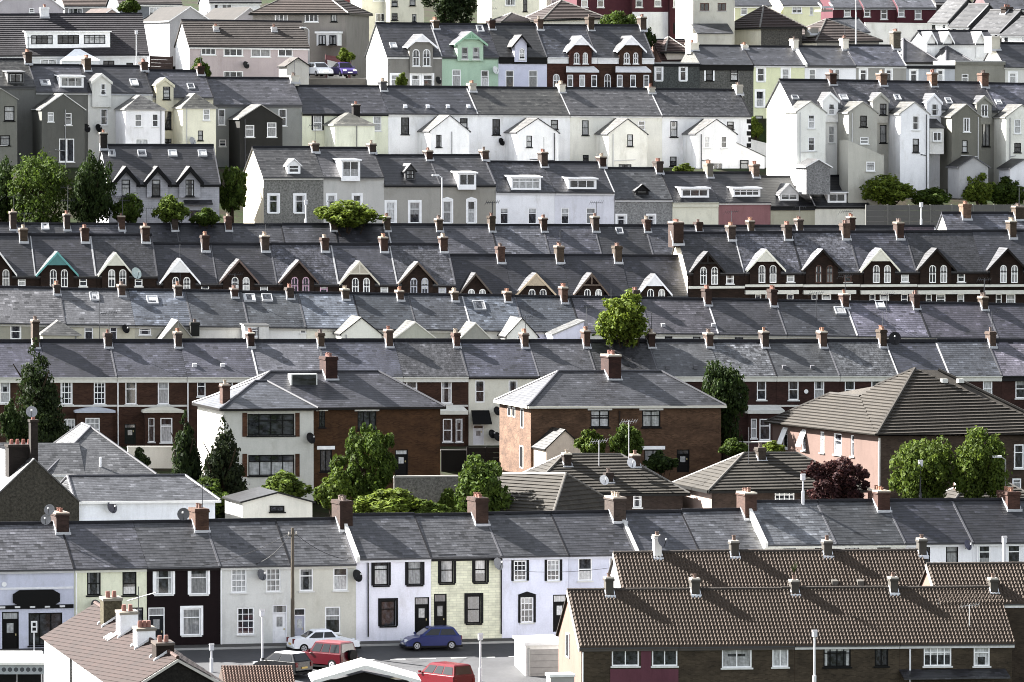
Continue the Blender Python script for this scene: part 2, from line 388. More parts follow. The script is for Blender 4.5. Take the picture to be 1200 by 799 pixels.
def dish(par, fr, u, v, w, r, col='w4a4c52', turn=.5):
    from mathutils import Vector as Vc, Matrix
    mb = MB(fr); d = Vc((turn, 1, .42)).normalized(); x = d.cross(Vc((0, 0, 1))).normalized(); y = x.cross(d); c = Vc((u, v+.3, w)); n = 14
    rings = []
    for k, q in ((0, 0), (.55, .09), (1, .28)):
        rings.append([tuple(c+x*(r*k*cos(2*pi*i/n))+y*(r*k*1.05*sin(2*pi*i/n))+d*(r*q)) for i in range(n)])
    for a, b in ((0, 1), (1, 2)):
        for i in range(n):
            j = (i+1) % n; mb.face(([rings[a][0], rings[b][i], rings[b][j]] if a == 0 else [rings[a][i], rings[b][i], rings[b][j], rings[a][j]]), col)
    mb.tube(tuple(c-y*r*.9+d*r*.25), tuple(c+d*r*1.1), .02, 'w2a2a2c', n=5); mb.box(*(lambda p: (p[0]-.05, p[0]+.05, p[1]-.05, p[1]+.05, p[2]-.05, p[2]+.06))(tuple(c+d*r*1.1)), 'wb0b0b0')
    mb.tube((u, v-.02, w-.25), tuple(c), .03, 'w3a3a3c', n=5)
    return mb.build('satellite_dish', par)
def aerial(par, fr, u, v, w0, w1, col='w33353a', yagi=True):
    mb = MB(fr); mb.tube((u, v, w0), (u, v, w1), .028, col, n=5)
    if yagi:
        L = .75; a = .7; h = w1-.1
        mb.tube((u-L*.9, v+L*.4, h), (u+L*.9, v-L*.4, h+.05), .018, col, n=4)
        for k in range(7):
            t = -1+2*k/6; c = (u+L*.9*t, v-L*.4*t, h+.025*(t+1)); l = .28 if k else .4
            mb.tube((c[0]-l*.2, c[1]-l*.45, c[2]-l*.6), (c[0]+l*.2, c[1]+l*.45, c[2]+l*.6), .012, col, n=4)
    return mb.build('aerial', par)

# ---------------------------------------------------------------- houses
WALL_UP = .06
class H: pass
SLATES = ['s6d6e78', 's74727f', 's5c5d68', 's7b7d86', 's66636f', 's52525c', 's6a6f7a']
CH_BR = ['b7a5a4c', 'b6a4e42', 'b806858', 'b5e443a', 'b74604f', 'b6a5a50']
def shade(k, f):
    return k[0]+''.join('%02x' % min(255, int(int(k[i:i+2], 16)*f)) for i in (1, 3, 5))
def chimney(h, x, top, wu=.62, dv=1.35, mat=None, pots=3, v=None, pot=None, flash='w9a9ca2', cap=None):
    pot = pot or rnd.choice(['w7a4a38', 'w6a4a3c', 'w8a7a68', 'w5a4a42', 'w86583f'])
    if pots in (2, 3): pots = max(1, pots+rnd.choice([-1, 0, 0, 1]))
    r = h.fr; v = -h.depth/2 if v is None else v
    u, wt = r.hit(x, top, v); mat = mat or rnd.choice(CH_BR); mat = shade(mat, .74) if mat[0] == 'b' else mat; wt -= .2+rnd.uniform(-.06, .1)
    if v == -h.depth/2: wb = h.rw-dv/2*h.p
    else: wb = -v*h.p-dv/2*h.p
    jit = rnd.uniform(.94, 1.06); wu *= jit
    mb = MB(r); mb.box(u-wu/2, u+wu/2, v-dv/2, v+dv/2, wb-.35, wt-.24, mat)
    cm = cap or rnd.choice(['w8f8272', 'w7a6c60', mat, mat, 'wa09888'])  # paler caps carry the sunlit look of stack tops in their colour
    mb.box(u-wu/2-.06, u+wu/2+.06, v-dv/2-.06, v+dv/2+.06, wt-.24, wt-.12, mat); mb.box(u-wu/2-.03, u+wu/2+.03, v-dv/2-.03, v+dv/2+.03, wt-.12, wt, cm)
    if flash:
        mb.box(u-wu/2-.09, u+wu/2+.09, v+dv/2+.004, v+dv/2+.2, wb-.2, wb+.03, flash)
        for sx in (-1, 1):
            e = u+sx*(wu/2+.03)
            mb.prism([(v+dv/2+.05, wb-.05), (v+dv/2+.05, wb+.16), (v, wb+dv/2*h.p+.16), (v, wb+dv/2*h.p-.02)], e-.025, e+.025, flash)
    o = mb.build('chimney', h.o)
    for i in range(pots):
        z = v+(dv*.72)*((i+.5)/pots-.5); q = MB(r); hh = rnd.uniform(.2, .34)
        q.tube((u, z, wt-.002), (u, z, wt+hh), .13, pot, r1=.1, n=8); q.tube((u, z, wt+hh-.06), (u, z, wt+hh), .135, pot, n=8); q.build('chimney_pot', o)
    return o
def house(r, x0, x1, wall, roof, label, wins=(), chim=(), ends='', fascia='wdcdcd8', fh=.16, depth=None, rw=None, base=None, name='terraced_house', cat='house',
          group=None, gables=(), halfd=(), ck={}, sides=None, exts=(), dorm=(), sky=(), pipes=(), ridgec='w2a2a30', backless=False, gut=True, wallx=None):
    if roof[0] in 'sm': roof = shade(roof, rnd.choice([.74, .84, .92, 1.0, 1.06, 1.16, 1.26]))
    h = H(); h.fr = r; d = depth or r.depth; h.depth = d; rw = (rw if rw is not None else r.rw)+rnd.uniform(-.035, .035); b = base or r.base; h.rw = rw; h.p = p = rw/(d/2); h.wall = wall; h.roofm = roof
    u0 = r.U(x0)+.006; u1 = r.U(x1)-.006; h.u0, h.u1 = u0, u1; h.base = b
    h.o = empty(name, r.pt((u0+u1)/2, -d/2, -b), label, cat, group)
    # front openings
    holes = []; ws = []
    for q in wins:
        a, c = r.hit(q[0], q[3], 0); e, f = r.hit(q[2], q[1], 0)
        a = max(a, u0+.05); e = min(e, u1-.05)
        if e-a < .15: continue
        k = q[4] if len(q) > 4 else 'sw'
        f = min(f, -.16); c = min(c, f-.3)
        if k[0] == 'd': c = max(c, -b+.05) if c < -b+.6 else c
        holes.append((a, e, c, f, k[0] == 'a')); ws.append((a, e, c, f, k))
    mb = MB(r); facade(mb, u0, u1, -b-1.6, -.04, 0, wall, holes)
    sd = sides or wall
    for u in (u0, u1):
        mb.face([(u, 0, -b-1.6), (u, 0, -.05), (u, -d/2, rw-.08), (u, -d, -.05), (u, -d, -b-1.6)], sd)
    mb.face([(u0, -d, -b-1.6), (u1, -d, -b-1.6), (u1, -d, -.05), (u0, -d, -.05)], sd)
    if wallx: wallx(mb, h)
    h.wo = mb.build('wall', h.o)
    for a, e, c, f, k in ws: window(h.o, r, a, e, c, f, 0, k)
    # roof
    e0 = u0-(.14 if 'L' in ends else -.004); e1 = u1+(.14 if 'R' in ends else -.004); ov = .24
    mb = MB(r)
    if roof[0] == 't':
        courses(mb, [(e0, ov, -ov*p), (e1, ov, -ov*p), (e1, -d/2, rw), (e0, -d/2, rw)], roof, .36, .055)
        mb.prism([(ov, -ov*p-.1), (ov, -ov*p-.005), (-d/2, rw-.005), (-d-ov, -ov*p-.005), (-d-ov, -ov*p-.1), (-d/2, rw-.12)], e0, e1, roof)
    else:
        mb.prism([(ov, -ov*p-.09), (ov, -ov*p), (-d/2, rw), (-d-ov, -ov*p), (-d-ov, -ov*p-.09), (-d/2, rw-.11)], e0, e1, roof)
    mb.prism([(-d/2+.16, rw-.16*p+.05), (-d/2+.05, rw+.11), (-d/2-.05, rw+.11), (-d/2-.16, rw-.16*p+.05)], e0+.003, e1-.003, ridgec)
    jc = rnd.choice(['w3a3a3e', 'w2c2c30', 'w8e8e90', 'w45454a', None])
    if jc and roof[0] != 't': mb.prism([(ov-.01, -(ov-.01)*p+.028), (-d/2+.2, rw-.2*p+.028), (-d/2+.2, rw-.2*p-.05), (ov-.01, -(ov-.01)*p-.05)], e1-.1-rnd.uniform(0, .05), e1-.005, jc)
    h.ro = mb.build('roof', h.o)
    if gut:
        mb = MB(r); g0 = -ov*p-.095
        segs = [(e0, e1)]
        for g in gables:
            a = r.U(g[0]); c = r.U(g[1]); segs = [t for s in segs for t in ((s[0], min(s[1], a)), (max(s[0], c), s[1])) if t[1]-t[0] > .1]
        for a, c in segs:
            mb.box(a+.01, c-.01, ov-.09, ov+.03, g0-.02, g0+.06, fascia if fh > .2 else 'w3a3a3e')
            mb.box(a+.01, c-.01, .012, ov-.1, g0-fh-.02, g0-.01, fascia)
        mb.build('gutter', h.o)
    for x in pipes:
        col = WH
        if isinstance(x, tuple): x, col = x
        u = r.U(x); MB(r).tube((u, .09, -b), (u, .09, -.35), .05, col, n=6).build('downpipe', h.o)
    for q in chim:
        chimney(h, q[0], q[1], **{**ck, **(q[2] if len(q) > 2 else {})})
        if rnd.random() < .3: u_, w_ = r.hit(q[0], q[1], -d/2+.3); aerial(h.o, r, u_+.1, -d/2+.35, w_-.8, w_+rnd.uniform(.7, 1.6), yagi=rnd.random() < .75)
    for q in gables: front_gable(h, *q)
    for q in halfd: half_dormer(h, **q)
    for q in exts: extension(h, **q)
    for q in dorm: dormer(h, **q)
    for q in sky: skylight(h, *q)
    return h
def front_gable(h, x0, x1, ye, ax, ay, barge=WH, wall=None, proj=.4, roof=None, truss=False, wv=.12, wins=(), low=None, ov=.28, bw=.26, infill=None):
    """gable in the front wall with its own little roof running back into the main slope"""
    r = h.fr; v = wv; vf = v+proj
    a, we = r.hit(x0, ye, vf); c, _ = r.hit(x1, ye, vf); m, wa = r.hit(ax, ay, vf); wall = wall or h.wall; roof = roof or h.roofm
    s = (wa-we)/((c-a)/2); m = (a+c)/2
    ai, ci = a+ov, c-ov; wi = we+ov*s-.1; wb = r.hit(x0, low, v)[1] if low else -1.6
    holes = []; ws = []
    for q in wins:
        p0, c0 = r.hit(q[0], q[3], v); p1, f0 = r.hit(q[2], q[1], v); p0, p1 = max(p0, ai+.05), min(p1, ci-.05)
        f0 = min(f0, wi+(min(p0-ai, ci-p1)-.05)*s); f0 = max(f0, c0+.4); holes.append((p0, p1, c0, f0, q[4][0] == 'a')); ws.append(q[4])
    mb = MB(r); top = max([q[3] for q in holes]+[wi-1])+.07
    if top > wi:
        xa = min(q[0] for q in holes if q[3] > wi-.07)-.04; xb = max(q[1] for q in holes if q[3] > wi-.07)+.04; xa = max(xa, ai+(top-wi)/s); xb = min(xb, ci-(top-wi)/s)
        facade(mb, ai, ci, wb, top, v, wall, holes, .1, (xa, xb), (wi,), lambda a_, b_: b_ > wi and not xa < a_ < xb)
        xl, xr = ai+(top-wi)/s, ci-(top-wi)/s
        mb.face([(ai, v, wi), (xa, v, wi), (xa, v, top), (xl, v, top)], wall); mb.face([(xb, v, wi), (ci, v, wi), (xr, v, top), (xb, v, top)], wall); mb.face([(xl, v, top), (xr, v, top), (m, v, wi+(ci-ai)/2*s)], wall)
    else:
        facade(mb, ai, ci, wb, wi, v, wall, holes, .1)
        mb.face([(ai, v, wi), (ci, v, wi), (m, v, wi+(ci-ai)/2*s)], wall)
    for u in (ai, ci): mb.face([(u, v, wb), (u, -.02, wb), (u, -.02, wi), (u, v, wi)], wall)
    mb.face([(ai, v, wb), (ci, v, wb), (ci, -.01, wb), (ai, -.01, wb)], wall)
    for sg, e in ((-1, ai), (1, ci)):   # cheeks up to the main roof
        mb.face([(e, v, wi), (e, v, wb), (e, 0, wb), (e, -max(wi, 0)/h.p, max(wi, 0))], wall)
    g = mb.build('gable', h.o)
    for q, k in zip(holes, ws): window(h.o, r, *q[:4], v, k)
    bk = lambda wv_: -wv_/h.p-.05 if wv_ > 0 else -.05
    mb = MB(r)
    for e in (a, c): mb.slab([(e, vf, we), (m, vf, wa), (m, bk(wa), wa), (e, bk(we), we)], .08, roof, barge)
    mb.build('roof', g)
    mb = MB(r)
    for e in (a, c):
        mb.prism([(e, we-.02), (m, wa-.02), (m, wa-.02-bw*1.1), (e, we-.02-bw)], vf-.05, vf+.03, barge, 'v')
    if infill: mb.prism([(a+.5*(m-a), we+.5*(wa-we)-.2), (c-.5*(c-m), we+.5*(wa-we)-.2), (m, wa-.25)], vf-.06, vf-.02, infill, 'v')
    if truss:
        yb = we+(wa-we)*.42; hw = (c-a)/2*(1-.42)
        mb.box(m-hw, m+hw, vf-.04, vf+.02, yb-.06, yb+.06, barge); mb.box(m-.06, m+.06, vf-.04, vf+.021, yb, wa-.2, barge)
    mb.build('bargeboard', g)
    return g
def dormer(h, x0, y0, x1, y1, kind='box', wall=WH, win='3w', roof=None, n=1, pad=.12, rise=None, back=None):
    """dormer on the front slope; x0..y1 is its front face in the picture"""
    r = h.fr; roof = roof or h.roofm
    _, v, _ = r.roofhit((x0+x1)/2, y1, h.p); u0, wb = r.hit(x0, y1, v); u1, wt = r.hit(x1, y0, v)
    if kind == 'gable':
        we = wb+(wt-wb)*(rise or .62)
    else: we = wt-.12
    holes = [(u0+pad, u1-pad, wb+pad*.8, we-pad*.6)]
    if n > 1: W = (u1-u0-pad)/n; holes = [(u0+pad+k*W, u0+k*W+W, wb+pad*.8, we-pad*.6) for k in range(n)]
    mb = MB(r); facade(mb, u0, u1, wb-.3, we, v, wall, holes, .09); vb = -we/h.p-.02
    for u in (u0, u1): mb.face([(u, v, wb-.3), (u, v, we), (u, vb, we), (u, v, wb-.3)][:3]+[(u, vb, we-.35)], wall)
    if kind == 'gable': mb.face([(u0, v, we), (u1, v, we), ((u0+u1)/2, v, wt-.06)], wall)
    o = mb.build('dormer', h.o)
    for q in holes: window(h.o, r, *q, v, win+'n')
    mb = MB(r); e = .14
    if kind == 'gable':
        m = (u0+u1)/2; s = (wt-we)/((u1-u0)/2)
        for uu in (u0-e, u1+e): mb.slab([(uu, v+.18, we-e*s), (m, v+.18, wt), (m, -wt/h.p-.1, wt), (uu, -(we-e*s)/h.p-.1, we-e*s)], .09, roof, wall)
    else:
        mb.slab([(u0-e, v+.2, wt-.02), (u1+e, v+.2, wt-.02), (u1+e, -(wt+.12)/h.p-.1, wt+.1), (u0-e, -(wt+.12)/h.p-.1, wt+.1)], .12, back or 'w5a5c60', wall)
    mb.build('dormer_roof', o)
    return o
def half_dormer(h, x0, x1, ye, ax, ay, wins=(), wall=None, barge=None, low=None):
    return front_gable(h, x0, x1, ye, ax, ay, barge or h.wall, wall or h.wall, .12, wins=wins, low=low, ov=.12, wv=.3)
def skylight(h, x0, y0, x1, y1, col='w8a8c90', glass='G'):
    r = h.fr; mb = MB(r); p = h.p
    a = r.roofhit(x0, y1, p); b = r.roofhit(x1, y1, p); c = r.roofhit((x0+x1)/2, y0, p)
    u0, u1 = a[0], b[0]; v0, v1 = (a[1]+b[1])/2, c[1]; t = .07
    L = lambda u, v, l: (u, v, -v*p+l)
    for q in ((u0, u0+t, v0, v1), (u1-t, u1, v0, v1), (u0+t, u1-t, v0, v0-t), (u0+t, u1-t, v1+t, v1)):
        mb.slab([L(q[0], q[2], .12), L(q[1], q[2], .12), L(q[1], q[3], .12), L(q[0], q[3], .12)], .16, col)
    mb.face([L(u0+t, v0-t, .08), L(u1-t, v0-t, .08), L(u1-t, v1+t, .08), L(u0+t, v1+t, .08)], glass, [(0, 0), (1, 0), (1, 1), (0, 1)])
    return mb.build('skylight', h.o)
def extension(h, x0, x1, ye, ax, ay, yb, proj=3.5, wall=None, roof=None, wins=(), kind='gable', ov=.16, barge=None, xr=None):
    """rear return standing forward of the main wall; x0..x1 is its front face"""
    r = h.fr; v = proj; wall = wall or h.wall; roof = shade(roof or 's8f8d8c', .76)
    u0, we = r.hit(x0, ye, v); u1, _ = r.hit(x1, ye, v); _, wb = r.hit(x0, yb, v); wb -= 1.5
    m, wa = r.hit(ax, ay, v)
    if kind != 'mono': m = (u0+u1)/2
    holes = []; ws = []
    for q in wins:
        a, c = r.hit(q[0], q[3], v); e, f = r.hit(q[2], q[1], v); f = min(f, we-.03)
        a = max(a, u0+.06); e = min(e, u1-.06)
        if e-a > .2 and f-c > .2: holes.append((a, e, c, f)); ws.append(q[4] if len(q) > 4 else 'sw')
    mb = MB(r); facade(mb, u0, u1, wb, we, v, wall, holes)
    for u in (u0, u1): mb.face([(u, v, wb), (u, v, we), (u, .0, we), (u, .0, wb)], wall)
    hip = kind == 'hip'
    if kind == 'gable': mb.face([(u0, v, we), (u1, v, we), (m, v, wa-.05)], wall)
    if kind == 'mono':
        hi0 = ax < (x0+x1)/2
        mb.face([(u0, v, we), (u1, v, we), ((u0 if hi0 else u1), v, wa-.05)], wall)
    o = mb.build('rear_extension', h.o)
    for q, k in zip(holes, ws): window(h.o, r, *q[:4], v, k)
    mb = MB(r); bk = lambda w_: (-w_/h.p-.05 if w_ > 0 else 0.003); s = (wa-we)/((u1-u0)/2); vo = v+.1
    if kind == 'gable':
        for e, sg in ((u0, -1), (u1, 1)):
            ee = e+sg*ov; wl = we-ov*s
            mb.slab([(ee, vo, wl+.04), (m, vo, wa+.04), (m, bk(wa), wa+.04), (ee, bk(wl), wl+.04)], .1, roof, barge or 'w8a8884')
    elif hip:
        wl = we-ov*s; va = v-(u1-u0)/2
        mb.slab([(u0-ov, v+ov, wl+.04), (m, va, wa+.04), (m, bk(wa), wa+.04), (u0-ov, bk(wl), wl+.04)], .1, roof, barge or 'w8a8884')
        mb.slab([(u1+ov, v+ov, wl+.04), (m, va, wa+.04), (m, bk(wa), wa+.04), (u1+ov, bk(wl), wl+.04)], .1, roof, barge or 'w8a8884')
        mb.slab([(u0-ov, v+ov, wl+.041), (u1+ov, v+ov, wl+.041), (m, va, wa+.041)], .1, roof, barge or 'w8a8884')
    elif kind == 'mono':
        a, b = (wa, we) if hi0 else (we, wa)
        mb.slab([(u0-.1, vo, a+.04), (u1+.1, vo, b+.04), (u1+.1, .003, b+.04), (u0-.1, .003, a+.04)], .1, roof, barge or 'w8a8884')
    elif kind == 'flat':
        mb.slab([(u0-.1, vo, we+.08), (u1+.1, vo, we+.08), (u1+.1, .003, we+.14), (u0-.1, .003, we+.14)], .12, roof, barge or 'w8a8884')
    mb.build('roof', o)
    pc = rnd.choice(['w8a8a8c', 'w3a3a3e', 'wb9b9b9', 'w6a6a6c']); ux = u0+(u1-u0)*rnd.choice([.12, .9, .55]); zb = we-(we-wb)*.55; mb = MB(r)
    mb.tube((ux, v+.07, wb), (ux, v+.07, we-.1), .05, pc, n=6); mb.tube((ux, v+.08, zb), (u0+(u1-u0)*rnd.choice([.3, .7]), v+.08, zb+.12), .04, pc, n=6)
    mb.build('waste_pipe', h.o)
    return o
def bay(h, x0, x1, yt, yc, yb, wins, wall=None, canopy='wc9c9c4', proj=.8, curved=False):
    """ground-floor bay with a canopy"""
    r = h.fr; v = proj; wall = wall or h.wall
    u0, wc = r.hit(x0, yc, v); u1, _ = r.hit(x1, yc, v); _, wt = r.hit(x0, yt, 0); _, wb = r.hit(x0, yb, v)
    a, b = u0+.2, u1-.2; holes = []; ws = []
    for q in wins:
        p0, c = r.hit(q[0], q[3], v); p1, f = r.hit(q[2], q[1], v); holes.append((max(p0, a+.05), min(p1, b-.05), c, min(f, wc-.08))); ws.append(q[4])
    mb = MB(r); facade(mb, a, b, wb-1.8, wc, v, wall, holes)
    for u in (a, b): mb.face([(u, v, wb-1.8), (u, v, wc), (u, .0, wc), (u, .0, wb-1.8)], wall)
    o = mb.build('bay_window', h.o)
    for q, k in zip(holes, ws): window(h.o, r, *q[:4], v, k)
    mb = MB(r); mb.box(u0, u1, .003, v+.18, wc, wc+(wt-wc)*.4, canopy)
    wm = wc+(wt-wc)*.4
    if curved:
        n = 8; pts = [(u0+(u1-u0)*k/n, wm+(wt-wm)*sin(pi*k/n)) for k in range(n+1)]
        mb.prism([(p[0], p[1]) for p in pts], .003, v+.1, canopy, 'v')
    else:
        mb.slab([(u0, v+.18, wm+.01), (u1, v+.18, wm+.01), (u1-.3, .004, wt), (u0+.3, .004, wt)], .02, canopy)
    mb.build('canopy', o)
    return o
ORD = ['first', 'second', 'third', 'fourth', 'fifth', 'sixth', 'seventh', 'eighth', 'ninth', 'tenth', 'eleventh', 'twelfth', 'thirteenth', 'fourteenth', 'fifteenth', 'sixteenth', 'seventeenth', 'eighteenth', 'nineteenth']
def hip(name, fr, u0, u1, v0, v1, base, rise, wall, roof, label, inset=None, axis='u', cat='house', group=None, wins=(), ov=.3, fascia='w2b2a28', sidewins=(), w0=0.0, lwall=None, root=None, wn='wall', rn='roof'):
    """detached house with a hipped roof: eaves at w0, walls down to -base; v0 is the front"""
    h = H(); h.fr = fr; h.wall = wall; h.roofm = roof; h.depth = v0-v1; h.rw = rise; h.base = base
    h.o = root or empty(name, fr.pt((u0+u1)/2, (v0+v1)/2, w0-base), label, cat, group)
    holes = []; ws = []
    for q in wins:
        a, c = fr.hit(q[0], q[3], v0); e, f = fr.hit(q[2], q[1], v0); f = min(f, w0-.1)
        if q[4][0] == 'd': c = max(c, w0-base+.05)
        holes.append((max(a, u0+.1), min(e, u1-.1), c, f)); ws.append(q[4])
    mb = MB(fr); b = w0-base-1.6; facade(mb, u0, u1, b, w0, v0, wall, holes)
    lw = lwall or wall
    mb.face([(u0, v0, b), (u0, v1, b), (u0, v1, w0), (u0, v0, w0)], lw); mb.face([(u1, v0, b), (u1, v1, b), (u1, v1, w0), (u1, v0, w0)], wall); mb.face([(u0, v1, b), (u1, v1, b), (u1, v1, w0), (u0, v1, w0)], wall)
    h.wo = mb.build(wn, h.o)
    for q, k in zip(holes, ws): window(h.o, fr, *q, v0, k)
    if axis == 'u':
        vm = (v0+v1)/2; i = inset if inset is not None else (v0-v1)/2; i0, i1 = i if isinstance(i, tuple) else (i, i)
        A, B = (u0+i0, vm, w0+rise), (u1-i1, vm, w0+rise); p = rise/((v0-v1)/2)
    else:
        um = (u0+u1)/2; i = inset if inset is not None else (u1-u0)/2; i0, i1 = i if isinstance(i, tuple) else (i, i)
        A, B = (um, v0-i0, w0+rise), (um, v1+i1, w0+rise); p = rise/((u1-u0)/2)
    h.p = p; e = ov; wl = w0-e*p*.8
    c = [(u0-e, v0+e, wl), (u1+e, v0+e, wl), (u1+e, v1-e, wl), (u0-e, v1-e, wl)]
    if axis == 'u': faces = [[c[0], c[1], B, A], [c[1], c[2], B], [c[2], c[3], A, B], [c[3], c[0], A]]
    else: faces = [[c[0], c[1], A], [c[1], c[2], B, A], [c[2], c[3], B], [c[3], c[0], A, B]]
    mb = MB(fr)
    for f in faces:
        if roof[0] == 't': courses(mb, f, roof, .38, .07)
        else: mb.face([(q[0], q[1], q[2]+.01) for q in f], roof)
    mb.face([(q[0], q[1], q[2]-.01) for q in c], fascia)
    rc = {'t': 'w4a4640', 's': 'w3a3a40', 'm': 'w3a3a40'}[roof[0]]
    for a_, b_ in ([(A, B)] if sum((A[j]-B[j])**2 for j in range(3)) > .1 else [])+([(c[0], A), (c[3], A), (c[1], B), (c[2], B)] if axis == 'u' else [(c[0], A), (c[1], A), (c[2], B), (c[3], B)]):
        mb.tube((a_[0], a_[1], a_[2]+.02), (b_[0], b_[1], b_[2]+.02), .1, rc, n=6)
    h.ro = mb.build(rn, h.wo if root else h.o)
    mb = MB(fr)
    for q in ((u0-e, u1+e, v0+e-.02, v0+e+.08), (u0-e, u1+e, v1-e-.08, v1-e+.02)): mb.box(*q, wl-.17, wl-.005, fascia)
    for q in ((u0-e-.08, u0-e+.02, v1-e+.02, v0+e-.03), (u1+e-.02, u1+e+.08, v1-e+.02, v0+e-.03)): mb.box(*q, wl-.17, wl-.005, fascia)
    mb.build('gutter', h.o)
    return h
# ---------------------------------------------------------------- rows of houses (pixel marks of the photograph turned into metres on each row's own plane)
R1a = Row(0, 664, 417, 657, 361, 18, ridge=(200, 610), depth=7.4, base=5.5)
R1b = Row(417, 651, 895, 643, 0, 0, ridge=(560, 601), depth=7.4, base=5.4, plane=R1a)
R1c = Row(895, 634.5, 1200, 631.5, 0, 0, ridge=(1000, 586), depth=7.4, base=5.4, plane=R1a)
B1 = Row(681, 754, 1184, 749.5, 345, 10, ridge=(900, 690), depth=7.8, base=5.2)
B2 = Row(735, 707, 1094, 703, 354, 10, ridge=(900, 646), depth=7.8, base=5.2)
B3 = Row(1102, 704, 1200, 703, 352, 10, ridge=(1150, 661), depth=6.0, base=5.2)
R3 = Row(60, 438.5, 1200, 437, 428, 12, ridge=(600, 399), depth=7.6, base=5.6)
R4 = Row(50, 377, 1100, 393, 452, 12, ridge=(600, 347), depth=7.6, base=5.6)
R5a = Row(40, 321, 185, 321, 478, 11, ridge=(100, 275), depth=7.6, base=5.7)
R5b = Row(185, 329.5, 534, 331, 0, 0, ridge=(400, 286.5), depth=7.6, base=5.7, plane=R5a)
R5c = Row(534, 344, 806, 344.5, 0, 0, ridge=(700, 299.5), depth=7.6, base=5.7, plane=R5a)
R5d = Row(806, 317.5, 1200, 315, 0, 0, ridge=(1000, 272), depth=7.6, base=5.7, plane=R5a)
R6 = Row(20, 302, 1100, 304, 503, 11.5, ridge=(600, 264), depth=7.6, base=5.6)
R6b = Row(1118, 288, 1210, 288, 501, 11.5, ridge=(1170, 250), depth=7.4, base=5.6)
R7a = Row(309, 206, 450, 206, 524, 17, ridge=(380, 173.2), depth=7.8, base=5.6)
R7b = Row(450, 214.5, 581, 214.5, 0, 0, ridge=(500, 182.5), depth=7.8, base=5.6, plane=R7a)
R7c = Row(581, 223, 720, 224, 0, 0, ridge=(650, 190), depth=7.8, base=5.6, plane=R7a)
R7d = Row(720, 231.5, 788, 231.5, 0, 0, ridge=(750, 197.5), depth=7.8, base=5.6, plane=R7a)
R7e = Row(788, 235.5, 903, 235, 0, 0, ridge=(850, 202.8), depth=7.8, base=5.6, plane=R7a)
R7f = Row(903, 240, 1017, 239.6, 0, 0, ridge=(960, 206.8), depth=7.8, base=5.6, plane=R7a)
L7 = Row(127, 213.5, 257, 213.5, 519, 12, ridge=(200, 170.5), depth=8.4, base=5.0)
R8a = Row(42, 106, 179, 107.5, 549, 17, ridge=(130, 77.5), depth=7.8, base=8.0)
R8z = Row(-30, 99.5, 42, 99.5, 0, 0, ridge=(0, 70), depth=7.8, base=8.0, plane=R8a)
R8b = Row(179, 112, 250, 112.5, 0, 0, ridge=(215, 83), depth=7.8, base=7.6, plane=R8a)
R8c = Row(250, 121, 354, 121.5, 0, 0, ridge=(300, 92), depth=7.8, base=7, plane=R8a)
R8d = Row(354, 131, 560, 132, 0, 0, ridge=(450, 101.5), depth=7.8, base=6, plane=R8a)
R8e = Row(560, 132, 880, 135, 0, 0, ridge=(700, 104), depth=7.8, base=6, plane=R8a)
R8f = Row(928, 124, 1200, 128, 545, 17, ridge=(1060, 96), depth=7.8, base=7.5)
R9a = Row(454, 64, 765, 66, 572, 17, ridge=(600, 29), depth=8.2, base=6.5)
R9b = Row(883, 75, 1200, 77, 584, 15, ridge=(960, 55), depth=7.4, base=6.6)
DECK = 'b#'

# ---- ground: one sheet, terraced by the rows, rising behind the last of them
GR = [(R1a, 5.5, 9.0, 1.2), (R3, 5.6, 10, 2), (R4, 5.6, 10, 5), (R5a, 5.75, 10, 2), (R6, 5.6, 10, 2), (R7a, 5.6, 10, 2), (R8d, 5.6, 10, 4.5), (R9a, 6.5, 10, 2)]
def ground(x, y):
    pts = []
    for f, b, back, front in GR:
        u, v, _ = f.loc((x, y, 0)); uc = max(-70, min(70, u)); z = f.O[2]+f.k*uc-b
        pts.append((v, z, back, front))
    # v falls with distance: order from near (negative v means beyond the facade)
    near = pts[0]
    if near[0] > 1.2:
        d = near[0]-1.2; return near[1]-.10*min(d, 16)-.02*max(0, min(d-16, 150))
    last = pts[-1]
    if last[0] < -10: return last[1]+(-10-last[0])*.155 if last[0] > -350 else last[1]+340*.155
    for i in range(len(pts)-1):
        a, b = pts[i], pts[i+1]
        if -a[2] <= a[0] <= a[3]: return a[1]
        if a[0] < -a[2] and b[0] > b[3]:
            d0 = -a[2]-a[0]; d1 = b[0]-b[3]; t = d0/(d0+d1); t = t*t*(3-2*t); return a[1]*(1-t)+b[1]*t
        if -b[2] <= b[0] <= b[3]: return b[1]
    return last[1]
def build_ground():
    xs = [-900, -400, -200]+[-120+4*i for i in range(61)]+[200, 400, 900]; ys = [-400, -100, 150, 260]+[300+2.0*i for i in range(165)]+[660, 720, 800, 900, 1100, 2500]
    V = []; F = []; nx = len(xs)
    for y in ys:
        for x in xs: V.append((x, y, ground(x, y)+rnd.uniform(-.05, .05)))
    for j in range(len(ys)-1):
        for i in range(nx-1): a = j*nx+i; F.append((a, a+1, a+nx+1, a+nx))
    me = bpy.data.meshes.new('ground'); me.from_pydata(V, [], F); me.materials.append(M('e3d4a2a')); me.polygons.foreach_set('use_smooth', [True]*len(F))
    o = bpy.data.objects.new('ground', me); C.collection.objects.link(o); tag(o, None, None, None, 'structure')
build_ground()
